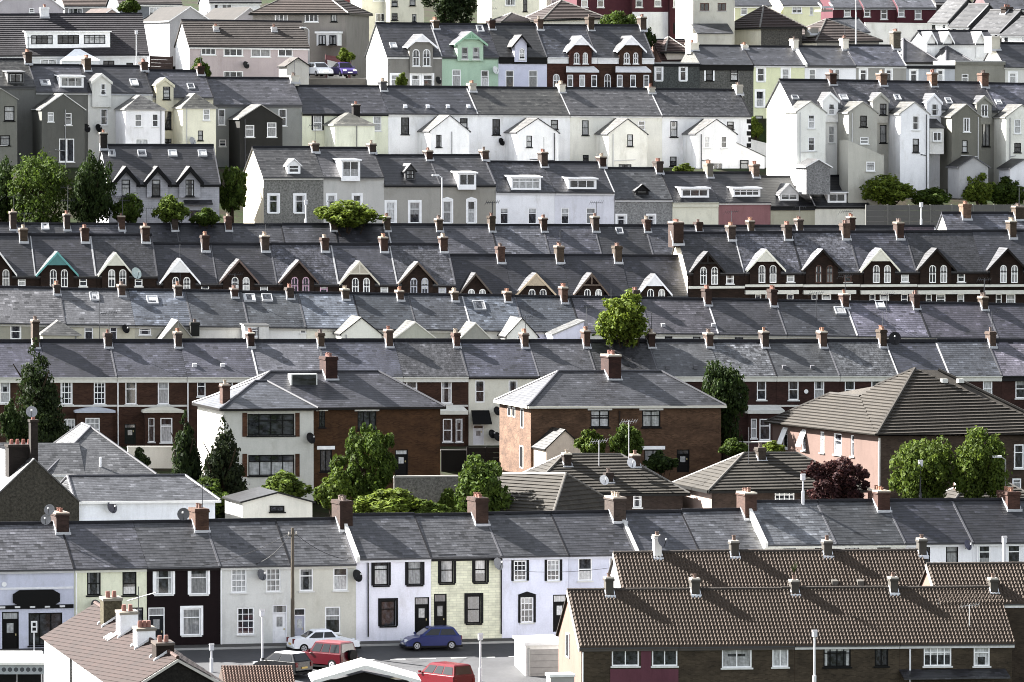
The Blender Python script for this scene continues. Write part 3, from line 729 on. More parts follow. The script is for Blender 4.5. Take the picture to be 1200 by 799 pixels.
# the street in front of the lowest terrace: pavement, kerb, road, centre line
def strip(name, fr, u0, u1, v0, v1, mat, lift, n=40, drop=.1, vb=1.2, base=5.5):
    mb = MB(fr); z = lambda v: -base-drop*max(0, v-vb)+lift; V = []; nv = max(1, int((v1-v0)/2))
    for i in range(n):
        for j in range(nv):
            a, b = u0+(u1-u0)*i/n, u0+(u1-u0)*(i+1)/n; c, d = v0+(v1-v0)*j/nv, v0+(v1-v0)*(j+1)/nv
            mb.face([(a, c, z(c)), (b, c, z(c)), (b, d, z(d)), (a, d, z(d))], mat)
    return mb
RS = -5.5
q = strip('road', R1a, -12, 62, 1.75, 17.5, 'a77787c', .03); tag(q.build('road'), None, None, None, 'structure')
mb = MB(R1a); mb.slab([(-12, .02, -5.5+.15), (62, .02, -5.5+.15), (62, 1.6, -5.5+.11), (-12, 1.6, -5.5+.11)], .3, 'a8d8a86'); tag(mb.build('pavement'), None, None, None, 'structure')
mb = MB(R1a); mb.box(-12, 62, 1.603, 1.745, -5.8, -5.5+.105, 'w8f8f8c'); tag(mb.build('kerb'), None, None, None, 'structure')
mb = MB(R1a)
for px in (395, 430, 466, 501, 537, 571, 605):
    a = R1a.hit(px-9, 768, 6.3)[0]; b = R1a.hit(px+9, 768, 6.3)[0]
    for v0, v1 in ((6.25, 6.42),):
        mb.face([(a, v0, RS-.1*(v0-1.2)+.05), (b, v0, RS-.1*(v0-1.2)+.05), (b, v1, RS-.1*(v1-1.2)+.05), (a, v1, RS-.1*(v1-1.2)+.05)], 'wb9b9b4')
tag(mb.build('road_markings'), None, None, None, 'structure')

# ---- R1: colourful terrace on the street
CK1 = dict(wu=.9, dv=1.7, pots=3)
K = 'lowest street terrace houses'
def shopx(mb, h): pass
h = house(R1a, -45, 87, 'rb9bccf', 's76767d', 'lavender grey corner shop with a black oval fascia sign', fascia='wb5b5b8', group=K, ck=CK1, name='corner_shop', cat='shop',
          wins=[(2.5, 716, 22, 764, 'dk'), (33.5, 717, 73, 756, '3k'), (-30, 717, -8, 764, 'dk')], chim=[(70, 594, {'mat': 'b6a5148'})])
mb = MB(R1a)
a, wt = R1a.hit(15, 691, .06); b, wb_ = R1a.hit(70, 709, .06); hw = (wt-wb_)/2; cz = (wt+wb_)/2
mb.prism([(a, cz-hw*.5), (a+.45, wb_), (b-.45, wb_), (b, cz-hw*.5), (b, cz+hw*.5), (b-.45, wt), (a+.45, wt), (a, cz+hw*.5)], .02, .16, 'w0b0b0d', 'v'); mb.build('sign', h.o)
mb = MB(R1a); a, wt = R1a.hit(0, 707, .0); u1 = R1a.U(86); mb.box(h.u0+.02, u1-.02, .003, .1, wt-.35, wt-.1, 'w111113')
for k in range(7): x = h.u0+.5+k*1.0; mb.box(x, x+.35, .1, .16, wt-.28, wt-.16, 'wc8c8c8')
a, w2 = R1a.hit(0, 689, 0); mb.box(h.u0+.02, u1-.02, .003, .07, w2-.08, w2+.06, 'wd0d0d6'); mb.build('shopfront_trim', h.o)
mb = MB(R1a); u, ww = R1a.hit(5, 684, .1); mb.tube((u, .003, ww), (u, .12, ww), .16, 'wdcdcdc', n=12); mb.build('alarm_box', h.o)
for x in (56, 52): dish(h.o, R1a, R1a.U(x, -3.7), -3.4, R1a.rw+(.9 if x == 56 else .25), .36, 'w6a6a6c', -.5)
h = house(R1a, 87, 172, 'rd3d4b8', 's5d5d66', 'pale yellow house between lavender shop and near-black house', fascia='wd0cfc2', group=K, pipes=[89],
          wins=[(102, 669, 118, 697, 'sk'), (143.5, 669, 160, 697, 'sk'), (152, 711, 168, 745, 'sk'), (104, 711, 122, 760, 'dk')])
dish(h.o, R1a, R1a.U(110), .05, R1a.hit(110, 710, 0)[1], .45, 'w3a3a3c')
h = house(R1a, 172, 258, 'r1d1113', 's7f8086', 'near-black house with white window frames in the street terrace', fascia='w2a2022', group=K,
          wins=[(182, 666.5, 202, 696, 'twS'), (223, 666, 243, 696, 'twS'), (174, 711, 193, 760, 'dbW'), (214, 712, 235, 744, 'twS')], ck=CK1, chim=[(233, 591, {'mat': 'b85604d'})])
aerial(h.o, R1a, R1a.U(233, -3.7)+.2, -3.5, R1a.rw+.6, R1a.rw+2.4)
dish(h.o, R1a, R1a.U(214, -3.0), -3.0, R1a.rw+.5, .42, 'w4a4a4c', -.4)
h = house(R1a, 258, 341, 'rc9c9c5', 's7a7b82', 'pale grey house with white panelled front door and plain render', fascia='wc9c9c6', group=K, pipes=[259],
          wins=[(271, 665, 289, 694, 'gw'), (312, 665, 329, 693, 'gw'), (278, 711, 298, 743, 'gw'), (319.5, 708, 336.5, 760, 'dw')])
dish(h.o, R1a, R1a.U(304), .05, R1a.hit(304, 673, 0)[1], .38)
h = house(R1a, 341, 417, 'rc4c1b4', 's7c7d83', 'beige house behind the utility pole with round dish at its edge', fascia='wbdbab0', group=K,
          wins=[(351, 665, 367, 692, 'tw'), (390.6, 664.5, 407.5, 691.5, 'tw'), (344.5, 712, 358, 758, 'dlW'), (381, 710, 399, 742, 'tw')], ck=CK1, chim=[(401, 582, {'dv': 2.0, 'pots': 4})])
dish(h.o, R1a, R1a.U(416), .05, R1a.hit(416, 674, 0)[1], .42, 'w2a2a2c')
def parapet(h, col='wc8c6c0'):
    r = h.fr; p = h.p; mb = MB(r); mb.prism([(.3, -.3*p+.16), (-h.depth/2, h.rw+.16), (-h.depth/2, h.rw-.2), (.3, -.3*p-.2)], h.u0-.02, h.u0+.2, col); mb.build('parapet', h.o)
h = house(R1b, 417, 505, 'rd9d8e4', 's6f7077', 'white house with black window frames and drainpipe in street terrace', fascia='wd8d8e2', group=K, pipes=[(431, 'w1a1a1c')],
          wins=[(438, 657, 455, 685.5, 'tkB'), (477.5, 656.5, 494.5, 685, 'tkB'), (446, 703, 463.5, 733, 'tkB'), (486, 699, 503, 744, 'dk')]); parapet(h)
h = house(R1b, 505, 588, 'xd3d2b6', 's75767c', 'cream stone-clad house with black frames behind the blue car', fascia='w2a2a2c', group=K, pipes=[(587, 'w1a1a1c')],
          wins=[(516, 652, 531.5, 683, 'skB'), (556, 651.5, 570, 682, 'skB'), (508.5, 695, 523.5, 744, 'dk'), (547, 697, 563.5, 730, 'skB')], ck=CK1, chim=[(560, 579, {'dv': 1.9, 'pots': 4})])
dish(h.o, R1b, R1b.U(581), .05, R1b.hit(581, 660, 0)[1], .42, 'w77777a')
h = house(R1b, 588, 666, 'rd2d4e6', 's7f8087', 'lavender white house with ornate black pedimented window surrounds', fascia='wc8cad8', group=K,
          wins=[(602, 656, 617, 680, 'gwBP'), (641, 655, 656, 680, 'gwBP'), (610, 699, 625, 729, 'gwBP'), (648, 696, 664, 742, 'dkB')])
h = house(R1b, 666, 745, 'rc6c8da', 's6a6b75', 'lavender grey house half hidden behind the brown pantiled roofs', fascia='wc8cad8', group=K,
          wins=[(677.5, 653, 694, 680, 'sw'), (714, 652, 730, 680, 'sw')], ck=CK1, chim=[(721, 576, {'dv': 1.9, 'pots': 4})])
h = house(R1b, 745, 820, 'rcfcfd4', 's54555f', 'house with dark slates right of the double-width brick chimney', fascia='wd0d0d0', group=K, wins=[]); parapet(h, 'wa9a9a6')
h = house(R1b, 820, 895, 'rcfcfcc', 's787a82', 'grey-slated house ending at the white sloping parapet', fascia='wd0d0d0', group=K, wins=[], ck=CK1, chim=[(875, 573, {'dv': 1.7})])
h = house(R1c, 895, 980, 'rd6d5cc', 's7b7e84', 'white house whose windows show just above the pantiled ridge', fascia='wd5d5cc', group=K, wins=[(918, 640, 933, 664, 'sk'), (955, 640, 968, 664, 'sk')]); parapet(h)
h = house(R1c, 980, 1061, 'rd6d6d0', 's777a80', 'white house under the four-pot brick chimney, roof half weathered', fascia='wd5d5cc', group=K, wins=[(990.5, 639, 1007, 664, 'gk'), (1028, 639, 1044, 664, 'gk')], ck=CK1, chim=[(1030, 569, {'dv': 1.9, 'pots': 4, 'mat': 'b7d5648'})])
h = house(R1c, 1061, 1140, 'rdadade', 's4c4d5c', 'white house with dark blue slates and black dish by window', fascia='wd8d8dc', group=K, wins=[(1108.5, 638, 1123, 662, 'tk'), (1076, 638, 1090, 662, 'tk')])
dish(h.o, R1c, R1c.U(1131), .05, R1c.hit(1131, 638, 0)[1], .36, 'w3a3a50')
h = house(R1c, 1140, 1235, 'rdadade', 's4a4b58', 'rightmost white house of the street terrace, two dark windows', fascia='wd8d8dc', group=K, wins=[(1147, 637.5, 1161, 663, 'tw'), (1181, 637, 1196, 663, 'tw')], ck=CK1, chim=[(1182, 570, {'dv': 1.9, 'pots': 4, 'mat': 'b7d5648'})], pipes=[1145])

# ---- pantiled blocks at the lower right
def pantile(fr, e0, e1, p, ov, half, mat, tw=.225, cl=.34):
    mb = MB(fr); nu = int((e1-e0)/tw); L = half+ov; nc = int(L/(cl*cos(math.atan(p)))); tw = (e1-e0)/nu; dv = L/nc
    prof = [(0, .0), (.2, .0), (.4, .01), (.55, .085), (.75, .1), (.92, .05)]
    us = [(e0+(i+a)*tw, b) for i in range(nu) for a, b in prof]+[(e1, 0)]
    for j in range(nc):
        v0 = ov-j*dv; v1 = v0-dv; i0 = len(mb.v)
        for u, b in us:
            mb.v.append(fr.pt(u, v0, -v0*p+b+.085)); mb.v.append(fr.pt(u, v1, -v1*p+b+.01)); mb.v.append(fr.pt(u, v0, -v0*p-.01))
        for i in range(len(us)-1):
            a = i0+3*i; mb.f.append(((a, a+3, a+4, a+1), mat, None)); mb.f.append(((a+2, a+5, a+3, a), mat, None))
    return mb
def pan_house(r, x0, x1, wall, label, wins, chim, ends='', gut=WH, gable='r75594d', base=None, pan='t665546', extra=None):
    h = house(r, x0, x1, wall, 't5c5148', label, wins=wins, ends=ends, fascia=gut, group='pantiled houses at the near right', sides=gable)
    bpy.data.objects.remove(h.ro, do_unlink=True)
    e0 = h.u0-(.16 if 'L' in ends else -.002); e1 = h.u1+(.16 if 'R' in ends else -.002)
    mb = pantile(r, e0, e1, h.p, .26, h.depth/2, pan)
    mb.prism([(.24, -.24*h.p-.1), (.24, -.24*h.p-.015), (-h.depth/2, h.rw-.012), (-h.depth-.24, -.24*h.p-.015), (-h.depth-.24, -.24*h.p-.1), (-h.depth/2, h.rw-.12)], e0+.01, e1-.01, 't4a4038')
    n = max(3, int((e1-e0)/.42))
    for i in range(n): a = e0+(e1-e0)*i/n; mb.tube((a, -h.depth/2, h.rw+.02), (a+(e1-e0)/n, -h.depth/2, h.rw+.02), .15, 't544a42', r1=.135, n=8)
    h.ro = mb.build('roof', h.o)
    if 'L' in ends: MB(r).prism([(.3, -.3*h.p-.24), (.3, -.3*h.p+.02), (-h.depth/2, h.rw+.03), (-h.depth/2, h.rw-.25)], h.u0-.22, h.u0-.165, 'wcfc8bc').build('bargeboard', h.o)
    for q in chim: chimney(h, q[0], q[1], wu=.5, dv=.75, mat=q[2] if len(q) > 2 else 'r4a4640', pots=1, pot='w5a4438', flash='wc4c8d0', cap='w8a857c')
    return h
hb = [(681, 795, 'maroon-panelled brick house at the left end of the pantiled block', [(717, 756, 749, 780, 'cw'), (764, 756, 795, 780, 'cw')], [(713.5, 671), (814, 671)], 'L'),
      (795, 931, 'dark brick house with a pair of plain white casements, weeds on its chimney', [(846, 757, 881, 782, 'cw'), (905, 757, 924, 781, 'cw')], [(930.5, 673)], ''),
      (931, 1054, 'dark brick house with black window frames, nearest pantiled block', [(965, 757, 997, 781, '4k'), (1025, 757, 1041, 780, 'ck')], [(1046.5, 670)], ''),
      (1054, 1186, 'brick house at right end of the nearest pantiled roof, grey porch roof', [(1082.5, 756, 1115, 780, '4w'), (1141, 756, 1160, 780, 'tw')], [(1163.5, 671)], 'R')]
for x0, x1, lb, ws, ch, en in hb:
    h = pan_house(B1, x0, x1, 'b5c5040', lb, ws, ch, en, gut='w4a4440' if x0 < 900 else 'wc9c9cc')
    if x0 == 681:
        mb = MB(B1)
        for a, b in ((715, 751), (751, 763), (763, 797)):
            ua, ub = B1.U(a), B1.U(b)-.003; top = B1.hit(a, 781, 0)[1]-.12 if b != 763 else -.42
            mb.box(ua, min(ub, h.u1), .004, .05, -5.2, top, 'r6a3a48')
        mb.build('wall_panel', h.o)
        mb = MB(B1); wv = B1.hit(665, 755, -4.4)[1]; mb.box(h.u0-.06, h.u0-.005, -4.9, -3.9, wv-.8, wv+.75, WH); o = mb.build('window', h.o)
        MB(B1).box(h.u0-.075, h.u0-.061, -4.8, -4.0, wv-.7, wv+.65, 'w1c1e22').build('pane', o)
        MB(B1).tube((h.u0+.08, .12, -5), (h.u0+.08, .12, -.5), .05, 'wc9c9cc').build('downpipe', h.o)
    if x0 == 795:   # weeds in a chimney pot
        u, ww = B1.hit(930.5, 668, -3.9); mb = MB(B1)
        for k in range(26): a = rnd.uniform(0, 2*pi); l = rnd.uniform(.2, .6); mb.tube((u, -3.9, ww-.1), (u+cos(a)*l*.6, -3.9+sin(a)*l*.5, ww+l), .02, 'l5a6a3a', r1=.005, n=4)
        mb.build('weeds', h.o)
    if x0 == 1054:
        MB(B1).tube((B1.U(1066), .12, -5), (B1.U(1066), .12, -.5), .06, 'wcfcfd2').build('downpipe', h.o)
        a, b = B1.U(1054), B1.U(1178); wp = B1.hit(1100, 786, .4)[1]
        MB(B1).slab([(a, 1.3, wp-.3), (b, 1.3, wp-.3), (b, .01, wp+.1), (a, .01, wp+.1)], .12, 's5a5a62').build('porch_roof', h.o)
        aerial(h.o, B1, B1.U(1136, -1.0), -1.0, 0, 2.2, 'wa9a9a9')
hb = [(735, 815, 'pantiled house with white gable and dish on its chimney, behind nearest block', [(770, 622, 'rc9c6c0')], 'L'), (815, 905, 'second-row pantiled house beneath the plain black chimney pot', [(860, 629)], ''),
      (905, 1000, 'second-row pantiled house with two roof vents near its eaves', [(969, 627)], ''), (1000, 1094, 'second-row pantiled house at the row\'s stepped right end', [(1080, 626)], 'R')]
for x0, x1, lb, ch, en in hb:
    h = pan_house(B2, x0, x1, 'b5c5040', lb, [], ch, en, gable='rd8d6d6')
    if x0 == 735: dish(h.o, B2, B2.U(774, -3.4), -3.2, B2.hit(774, 633, -3.4)[1], .42, 'w4a4a52')
    if x0 == 905:
        for x in (978, 1008): u, v, ww = B2.roofhit(x, 684, h.p); MB(B2).prism([(v+.2, ww-.2), (v+.2, ww+.22), (v-.2, ww+.3)], u-.2, u+.2, 'w4a4640').build('roof_vent', h.o)
h = pan_house(B3, 1102, 1230, 'b55493c', 'pantiled house at the far right in shade behind the nearest block', [(1206, 765, 1225, 790, 'cw')], [], 'L')

# ---- R3: dark brick terrace with white fascias
CK3 = dict(wu=.5, dv=1.35, pots=2)
K = 'brown brick terrace houses with bay windows'
BD = 'b553a2c'
X3 = [-25, 55, 137, 219, 303, 384, 472, 549, 632, 700, 773, 845, 910, 984, 1053, 1113, 1174, 1240]
SL3 = ['s5d5c6d', 's5f5e6e', 's6d6e80', 's60606f', 's6e6f78', 's72758a', 'm55555a', 's5e6072', 's52535a', 'm6f7078', 's6e7074', 'm76787e', 's73767c', 'm7b7e84', 's54586a', 's757a86', 's7b7684', 's5f6070']
W3 = {1: [(71, 446, 85, 473, 'gw'), (110, 446, 123.5, 473, 'gw')], 2: [(147, 446, 160, 473, 'tw'), (185, 446, 198, 473, 'tw')], 3: [(231, 446, 241, 464, 'tw'), (262, 446, 273, 472, 'tw')], 4: [(318, 446, 330, 472, 'tw'), (356, 446, 368, 472, 'tw')], 5: [(398, 446, 411, 472, 'tw'), (440, 446, 452, 472, 'tw')], 6: [(476, 445, 489, 472, 'tw'), (517, 445, 529.5, 472, 'tw')], 7: [(557, 445, 568, 471, 'swn'), (596, 445, 606.5, 471, 'swn')],
      8: [(640, 446, 651, 470, 'sw'), (676, 446, 687, 470, 'sw')], 11: [(858, 445, 868, 468, 'sw'), (887, 445, 898, 468, 'sw')], 12: [(924, 444, 936, 468, 'sw'), (954, 444, 966, 468, 'sw')], 13: [(990, 444, 1002, 468, 'sw'), (1021, 444, 1034, 468, 'sw')], 14: [(1062, 445, 1074, 466, 'sw'), (1090, 445, 1100, 466, 'sw')], 15: [(1122, 445, 1133, 466, 'sw'), (1152, 444, 1163, 466, 'sw')], 16: [(1190, 444, 1202, 466, 'sw')], 0: [(0, 446, 12, 472, 'sw')]}
CH3 = {0: (41, 372), 1: (126, 386), 2: (208, 386), 3: (293, 386), 4: (375, 386), 5: (455, 384), 6: (534, 387), 7: (614, 387), 8: (686, 383), 9: (762, 387), 10: (830, 387), 11: (895, 386), 12: (963, 384), 13: (1033, 383), 15: (1161, 386)}
LB3 = ['brick terrace house behind the tall dark conifer, dark purple slates', 'brown brick house with georgian bars and a pale blue bay canopy', 'brown brick house with curved white canopy over its bay', 'brown brick house behind the hipped corner house chimney', 'brick terrace house mostly hidden by the roof window house',
       'brick terrace house hidden behind the brown brick hip-roofed house', 'brick house with glazed white bay beside the cream house', 'cream rendered house with black awning over an oval-glass door', 'grey rendered house behind the left hip of brick semi', 'house with mossy slates behind big multi-pot chimney',
       'house with plain slates left of the tall dark round tree', 'brick terrace house partly covered by the tall dark round tree', 'brown brick house with two blue sky-reflecting upper windows', 'dark red brick house with white sashes left of big tiled hip', 'house with blue-grey slates above the big tiled roof\'s left wing', 'house with purple patched slates above the big tiled roof\'s peak',
       'rightmost house but one of the long brick terrace', 'last house at the right end of the long brick terrace']
for i in range(17):
    x0, x1 = X3[i], X3[i+1]; cream = i == 7; grey = i == 8
    wall = 'rcfccbc' if cream else 'rc6c5bc' if grey else ('b4a302a' if i > 9 else BD)
    ws = list(W3.get(i, []))
    if i == 2: ws += [(146, 496, 159, 520, 'dg')]
    if i == 7: ws += [(554.5, 497, 567, 521, 'dw')]
    if i == 1: ws += [(75, 490, 88, 515, 'gw')]
    h = house(R3, x0, x1, wall, SL3[i], LB3[i], wins=ws, fascia='w2a2a2e' if cream or i in (14, 16) else 'wc6c5bc', fh=.1 if cream else .34, group=K, ck=CK3, chim=[CH3[i]] if i in CH3 else [], pipes=[x0+1] if i in (2, 3) else [])
    if i in (1, 2, 6, 12, 11, 13):
        u0, u1 = h.u0+.02, h.u1-.02; ww = R3.hit(x0+20, 475, 0)[1]
        MB(R3).box(u0, u1, .003, .06, ww-.06, ww+.08, 'wc2c0b8').build('string_course', h.o)
    if i == 1: bay(h, 88, 135, 476, 483, 520, [(100, 489, 117, 516, 'gw')], canopy='wa3aab8', curved=True)
    if i == 2: bay(h, 167, 215, 475, 483, 521, [(174, 489, 181, 517, 'tw'), (188, 489, 202, 518, 'tw')], canopy='wc3c1b4', curved=True)
    if i == 6: bay(h, 513, 548, 474, 485, 520, [(519, 490, 530, 517, 'sw'), (534, 490, 542, 517, 'sw')], canopy='wcac8bc')
    if i == 12: bay(h, 876, 919, 474, 484, 519, [(880, 490, 887, 513, 'sw'), (890, 490, 903, 515, 'tw'), (907, 490, 913, 515, 'sw')], canopy='wbdbdb6')
    if i == 13: bay(h, 985, 1020, 474, 485, 519, [(995, 490, 1008, 515, 'tw')], canopy='wbdbdb6')
    if i == 7:
        a, b = R3.U(551.5), R3.U(574); wt, wb = R3.hit(560, 480, 0)[1], R3.hit(560, 496, .9)[1]
        mb = MB(R3); mb.slab([(a, .9, wb), (b, .9, wb), (b-.05, .01, wt), (a+.05, .01, wt)], .05, 'w0e0e10'); mb.build('awning', h.o)
        for x, y in ((581, 481), (575, 508), (581, 511)): dish(h.o, R3, R3.U(x), .05, R3.hit(x, y, 0)[1], .36, 'w1c1c20')
    if i == 12: u, ww = R3.hit(944.5, 458, 0); mb = MB(R3); mb.tube((u, .002, ww), (u, .1, ww), .17, 'wd8d8d8', n=12); mb.build('alarm_box', h.o)
    if i in (3, 12, 10):
        for x in (x0+9, x0+42): u, v, ww = R3.roofhit(x, 430 if i != 3 else 428, h.p); MB(R3).prism([(v+.15, ww-.15), (v+.15, ww+.16), (v-.2, ww+.2)], u-.16, u+.16, 'w4a4a50' if i != 3 else 'wb0b0b4').build('roof_vent', h.o)
    if i == 13: dish(h.o, R3, R3.U(1047, -3.2), -3.1, R3.hit(1047, 397, -3.2)[1], .5, 'w2a2a2e', -.3)

# ---- R4: backs of a slated terrace with low returns
CK4 = dict(wu=.52, dv=1.4, pots=2)
K = 'terrace showing its back returns under pale slates'
X4 = [-25, 77, 158, 226, 292, 359, 424, 489, 553, 615, 681, 763, 842, 922, 1005, 1090, 1170, 1240]
CH4 = [(66, 330), (142, 331), (208, 332), (274, 334), (339, 334), (404, 335), (468, 337), (532, 338), (594, 339), (660, 334), (744, 338), (828, 336), (905, 337), (989, 342), (1072, 343), (1152, 345)]
SL4 = ['s7d7c80', 's84858a', 's8790a0', 's868d99', 's7f8690', 's8a93a2', 's7c8593', 's838a97', 's8b95a5', 's7d8694', 's757480', 's77747f', 's6c6b78', 's4f525a', 's777486', 's6f6b7c', 's6d6a7d']  # slates coloured brighter to carry the sheen of these roofs
LB4 = 'house with its back to us, {} from left in the sheen-toned slated terrace'
WL4 = ['r9a9788', 'rc6c1aa', 'rb5b1a0', 'rc6c5c0', 'rd0d0d0', 'rc9c8bd', 'rb4b3a8', 'ra9a89f', 'rc4c4c0', 'rc9c9d6', 'rcfcec6', 'rd2d1c8', 'rc3c0b2', 'rb9b6a9', 'rb9b6a9', 'rb9b6a9', 'rb9b6a9']
for i in range(17):
    ws = []; ex = []
    if i == 0: ws = [(12, 380, 25, 398, 'sw')]; ex = [dict(x0=50, x1=93, ye=391, ax=70, ay=377, yb=412, proj=2.6, wall='rb9b5a0', roof='sa09f9a', kind='hip')]
    if i == 1: ws = [(99, 384, 109, 399, 'tw'), (129, 384, 137, 399, 'tw')]
    if i == 2: ws = [(163, 385, 177, 393, 'tw')]; ex = [dict(x0=191, x1=226, ye=396, ax=214, ay=376, yb=412, proj=3, wall='r8f8b7a', roof='sb0aea6')]
    if i == 3: ex = [dict(x0=287, x1=315, ye=382, ax=300, ay=380, yb=412, proj=2, wall='rcdccc8', roof='s9a9a98', kind='flat', wins=[(290, 384, 304, 395, 'tw')])]
    if i == 4: ws = [(352, 384, 363, 391, 'sw')]
    if i == 5: ex = [dict(x0=400, x1=447, ye=391, ax=423, ay=372.5, yb=412, proj=3.2, wall='rd3d3c8', roof='sb9b6a6', barge='w24242a')]
    if i == 6: ex = [dict(x0=463, x1=511, ye=396, ax=488, ay=378, yb=412, proj=3.2, wall='ra3a598', roof='sb5b2a4', barge='wc9c7bf')]
    if i == 7: ex = [dict(x0=540, x1=575, ye=396, ax=553, ay=379, yb=412, proj=3.0, wall='r90918a', roof='sb1aea0', barge='wc0beb6')]
    if i == 8: ex = [dict(x0=594, x1=630, ye=393, ax=610, ay=373.5, yb=412, proj=3.2, wall='rcfcfca', roof='sb9b8b4', barge='w24242a', wins=[(606, 387, 617, 400, 'sw')])]
    if i == 9: ex = [dict(x0=648, x1=684, ye=393, ax=679, ay=376, yb=412, proj=3.0, wall='rc9c9dc', roof='sc4c3c0', kind='mono')]
    if i == 10: ws = [(712, 393, 722, 402, 'sk'), (748, 393, 758, 402, 'sk')]
    if i == 11: ws = [(779, 393, 788, 401, 'tk'), (812, 393, 821, 401, 'tk')]
    if i == 12: ws = [(861, 395, 871, 402, 'sk')]
    sk_ = {1: [(106, 344, 117, 353)], 2: [(173, 348, 186, 357)], 3: [(286, 346, 300, 354)], 4: [(308, 346, 320, 354)], 8: [(556, 354, 570, 364)], 13: [(980, 361, 992, 369)], 14: [(1028, 354, 1038, 362)]}.get(i, [])
    h = house(R4, X4[i], X4[i+1], WL4[i], SL4[i], LB4.format(ORD[i] if i < 16 else 'last'), wins=ws, exts=ex, sky=sk_, fascia='wa9a7a0', group=K, ck=CK4, chim=[CH4[i]] if i < len(CH4) else [])
    if i == 1: dish(h.o, R4, R4.U(146), .05, R4.hit(146, 386, 0)[1], .37, 'w121214'); aerial(h.o, R4, R4.U(116), .4, -1.5, 2.6)
    if i == 2: chimney(h, 228, 376, wu=.7, dv=.7, v=.6, mat='r2a2a28', pots=1, flash=None)
    if i == 10:
        for x in (777, 836): u, v, ww = R4.roofhit(x, 382, h.p); MB(R4).prism([(v+.15, ww-.15), (v+.15, ww+.16), (v-.2, ww+.2)], u-.16, u+.16, 'w8a8a8e').build('roof_vent', h.o)
    if i in (10, 13, 14): aerial(h.o, R4, R4.U(X4[i]+40), -1.5, 1.0, 3.4, yagi=i != 10)

# ---- R5: dark brick terrace with bargeboarded gables
CK5 = dict(wu=.62, dv=1.45, pots=3)
K = 'gabled dark brick terrace houses'
BK5 = 'b33241d'
def g5(r, x0, x1, gx0, gx1, ax, ay, ye, roof, label, barge, ch=None, wc='w', truss=False, infill=None, left='', low=None, ground_floor=False, dshift=0, sw=True, band='wb9b8b0', chk=None):
    m = (gx0+gx1)/2+2; y = ye; hh = 22
    wa = [(m-11, y-6, m-3, y+15, 'a'+wc+'n'), (m+2, y-6, m+10, y+15, 'a'+wc+'n')]
    ws = [(gx1+1, y+2.5, gx1+10, y+14, 's'+wc)] if sw and gx1+12 < x1+4 else []
    if ground_floor: ws += [(gx0+10, y+28, gx0+17, y+46, 'tw'), (gx0+22, y+28, gx0+33, y+46, 'tw'), (gx1+1, y+28, gx1+9, y+46, 'tw')]
    h = house(r, x0, x1, BK5, roof, label, wins=ws, fascia='w2a2224', group=K, ck=CK5, chim=[(*ch, chk or {})] if ch else [], gables=[(gx0, gx1, ye, ax, ay)], ends=left) if False else None
    h = house(r, x0, x1, BK5, roof, label, wins=ws, fascia='w2a2224', group=K, ck=CK5, chim=[(*ch, chk or {})] if ch else [], ends=left)
    front_gable(h, gx0, gx1, ye, ax, ay, barge, None, .38, None, truss, wv=.3, bw=.2, wins=[(a, b, c, d, k) for a, b, c, d, k in wa], infill=infill, ov=.38)
    wb = r.hit(x0+5, ye+17, 0)[1]; MB(r).box(h.u0+.02, h.u1-.02, .305, .37, wb-.2, wb+.02, band).build('string_course', h.o)
    if ground_floor:
        wb = r.hit(x0+5, ye+25, 0)[1]; MB(r).box(h.u0+.05, h.u1-.4, .003, .5, wb-.24, wb+.1, band).build('bay_cornice', h.o)
    return h
g5(R5a, -30, 42, -22, 20, -1, 294, 322, 's53545f', 'gabled brick house at the far left edge with white bargeboards', 'wcfcfcf', (27, 264))
g5(R5a, 42, 113, 43, 92, 66.5, 295, 322, 's45454f', 'gabled brick house with bright teal bargeboards', 'w3f8f8f', (99, 264), infill='w2f6f70')
h = g5(R5a, 113, 185, 115, 157, 137, 296, 322, 'm6a6b76', 'gabled brick house with cream bargeboards and a grey dish', 'wcac9bc', (170, 263), infill='wb7b6a8')
dish(h.o, R5a, R5a.U(158), .3, R5a.hit(158, 321, .3)[1], .5, 'w8fa0a0')
h = g5(R5b, 185, 255, 187, 235, 210, 303, 331, 's4c4c57', 'gabled brick house with white finialled bargeboards and aerial', 'wdddde2', (240, 272), infill='wc9c9cc', left='L'); aerial(h.o, R5b, R5b.U(210), .6, 0, 3.2, yagi=False)
g5(R5b, 255, 325, 257, 304, 280.5, 304, 331, 's50505c', 'gabled brick house with brown gable and red television aerial', 'w5a4640', (310, 274))
g5(R5b, 325, 397, 327, 374, 350, 305, 331, 'm5a5b66', 'gabled brick house with pink window frames', 'w4a3a34', (380, 276), 'p')
g5(R5b, 397, 466, 398, 445, 420.5, 306, 332, 's5c5d69', 'gabled brick house with buff timbered bargeboards', 'wb3ac9c', (449, 274), truss=True, infill='w9c9484')
g5(R5b, 466, 534, 467, 513, 489.5, 307, 332, 'm6f7079', 'gabled brick house with lichen patched slates at the step down', 'w54463a', (519, 275), 'l')
g5(R5c, 534, 600, 537, 578, 556, 320, 345, 's363640', 'gabled brick house with the darkest slates just below the step', 'w4a4038', (586, 286), left='L')
g5(R5c, 600, 668, 605, 652, 628, 320, 345, 's43444d', 'gabled brick house with tan bargeboards and finial', 'wb09a7c', (655, 286), infill='w9c8a70')
g5(R5c, 668, 738, 673, 714, 696, 320, 345, 's40404a', 'gabled brick house with brown timber gable left of the white one', 'w4c3c30', (723, 286), truss=True)
g5(R5c, 738, 806, 747, 788, 765, 321, 345, 's3c3d46', 'gabled brick house with white bargeboards beside the tall cream gable wall', 'wdcdce4', None, infill='wcfcfd6')
h = g5(R5d, 806, 872, 809, 850, 830, 295, 319, 'm5c5c68', 'gabled brick house with carved black gable and cream end wall', 'w2a2624', (856, 261), truss=True, left='L', ground_floor=False)
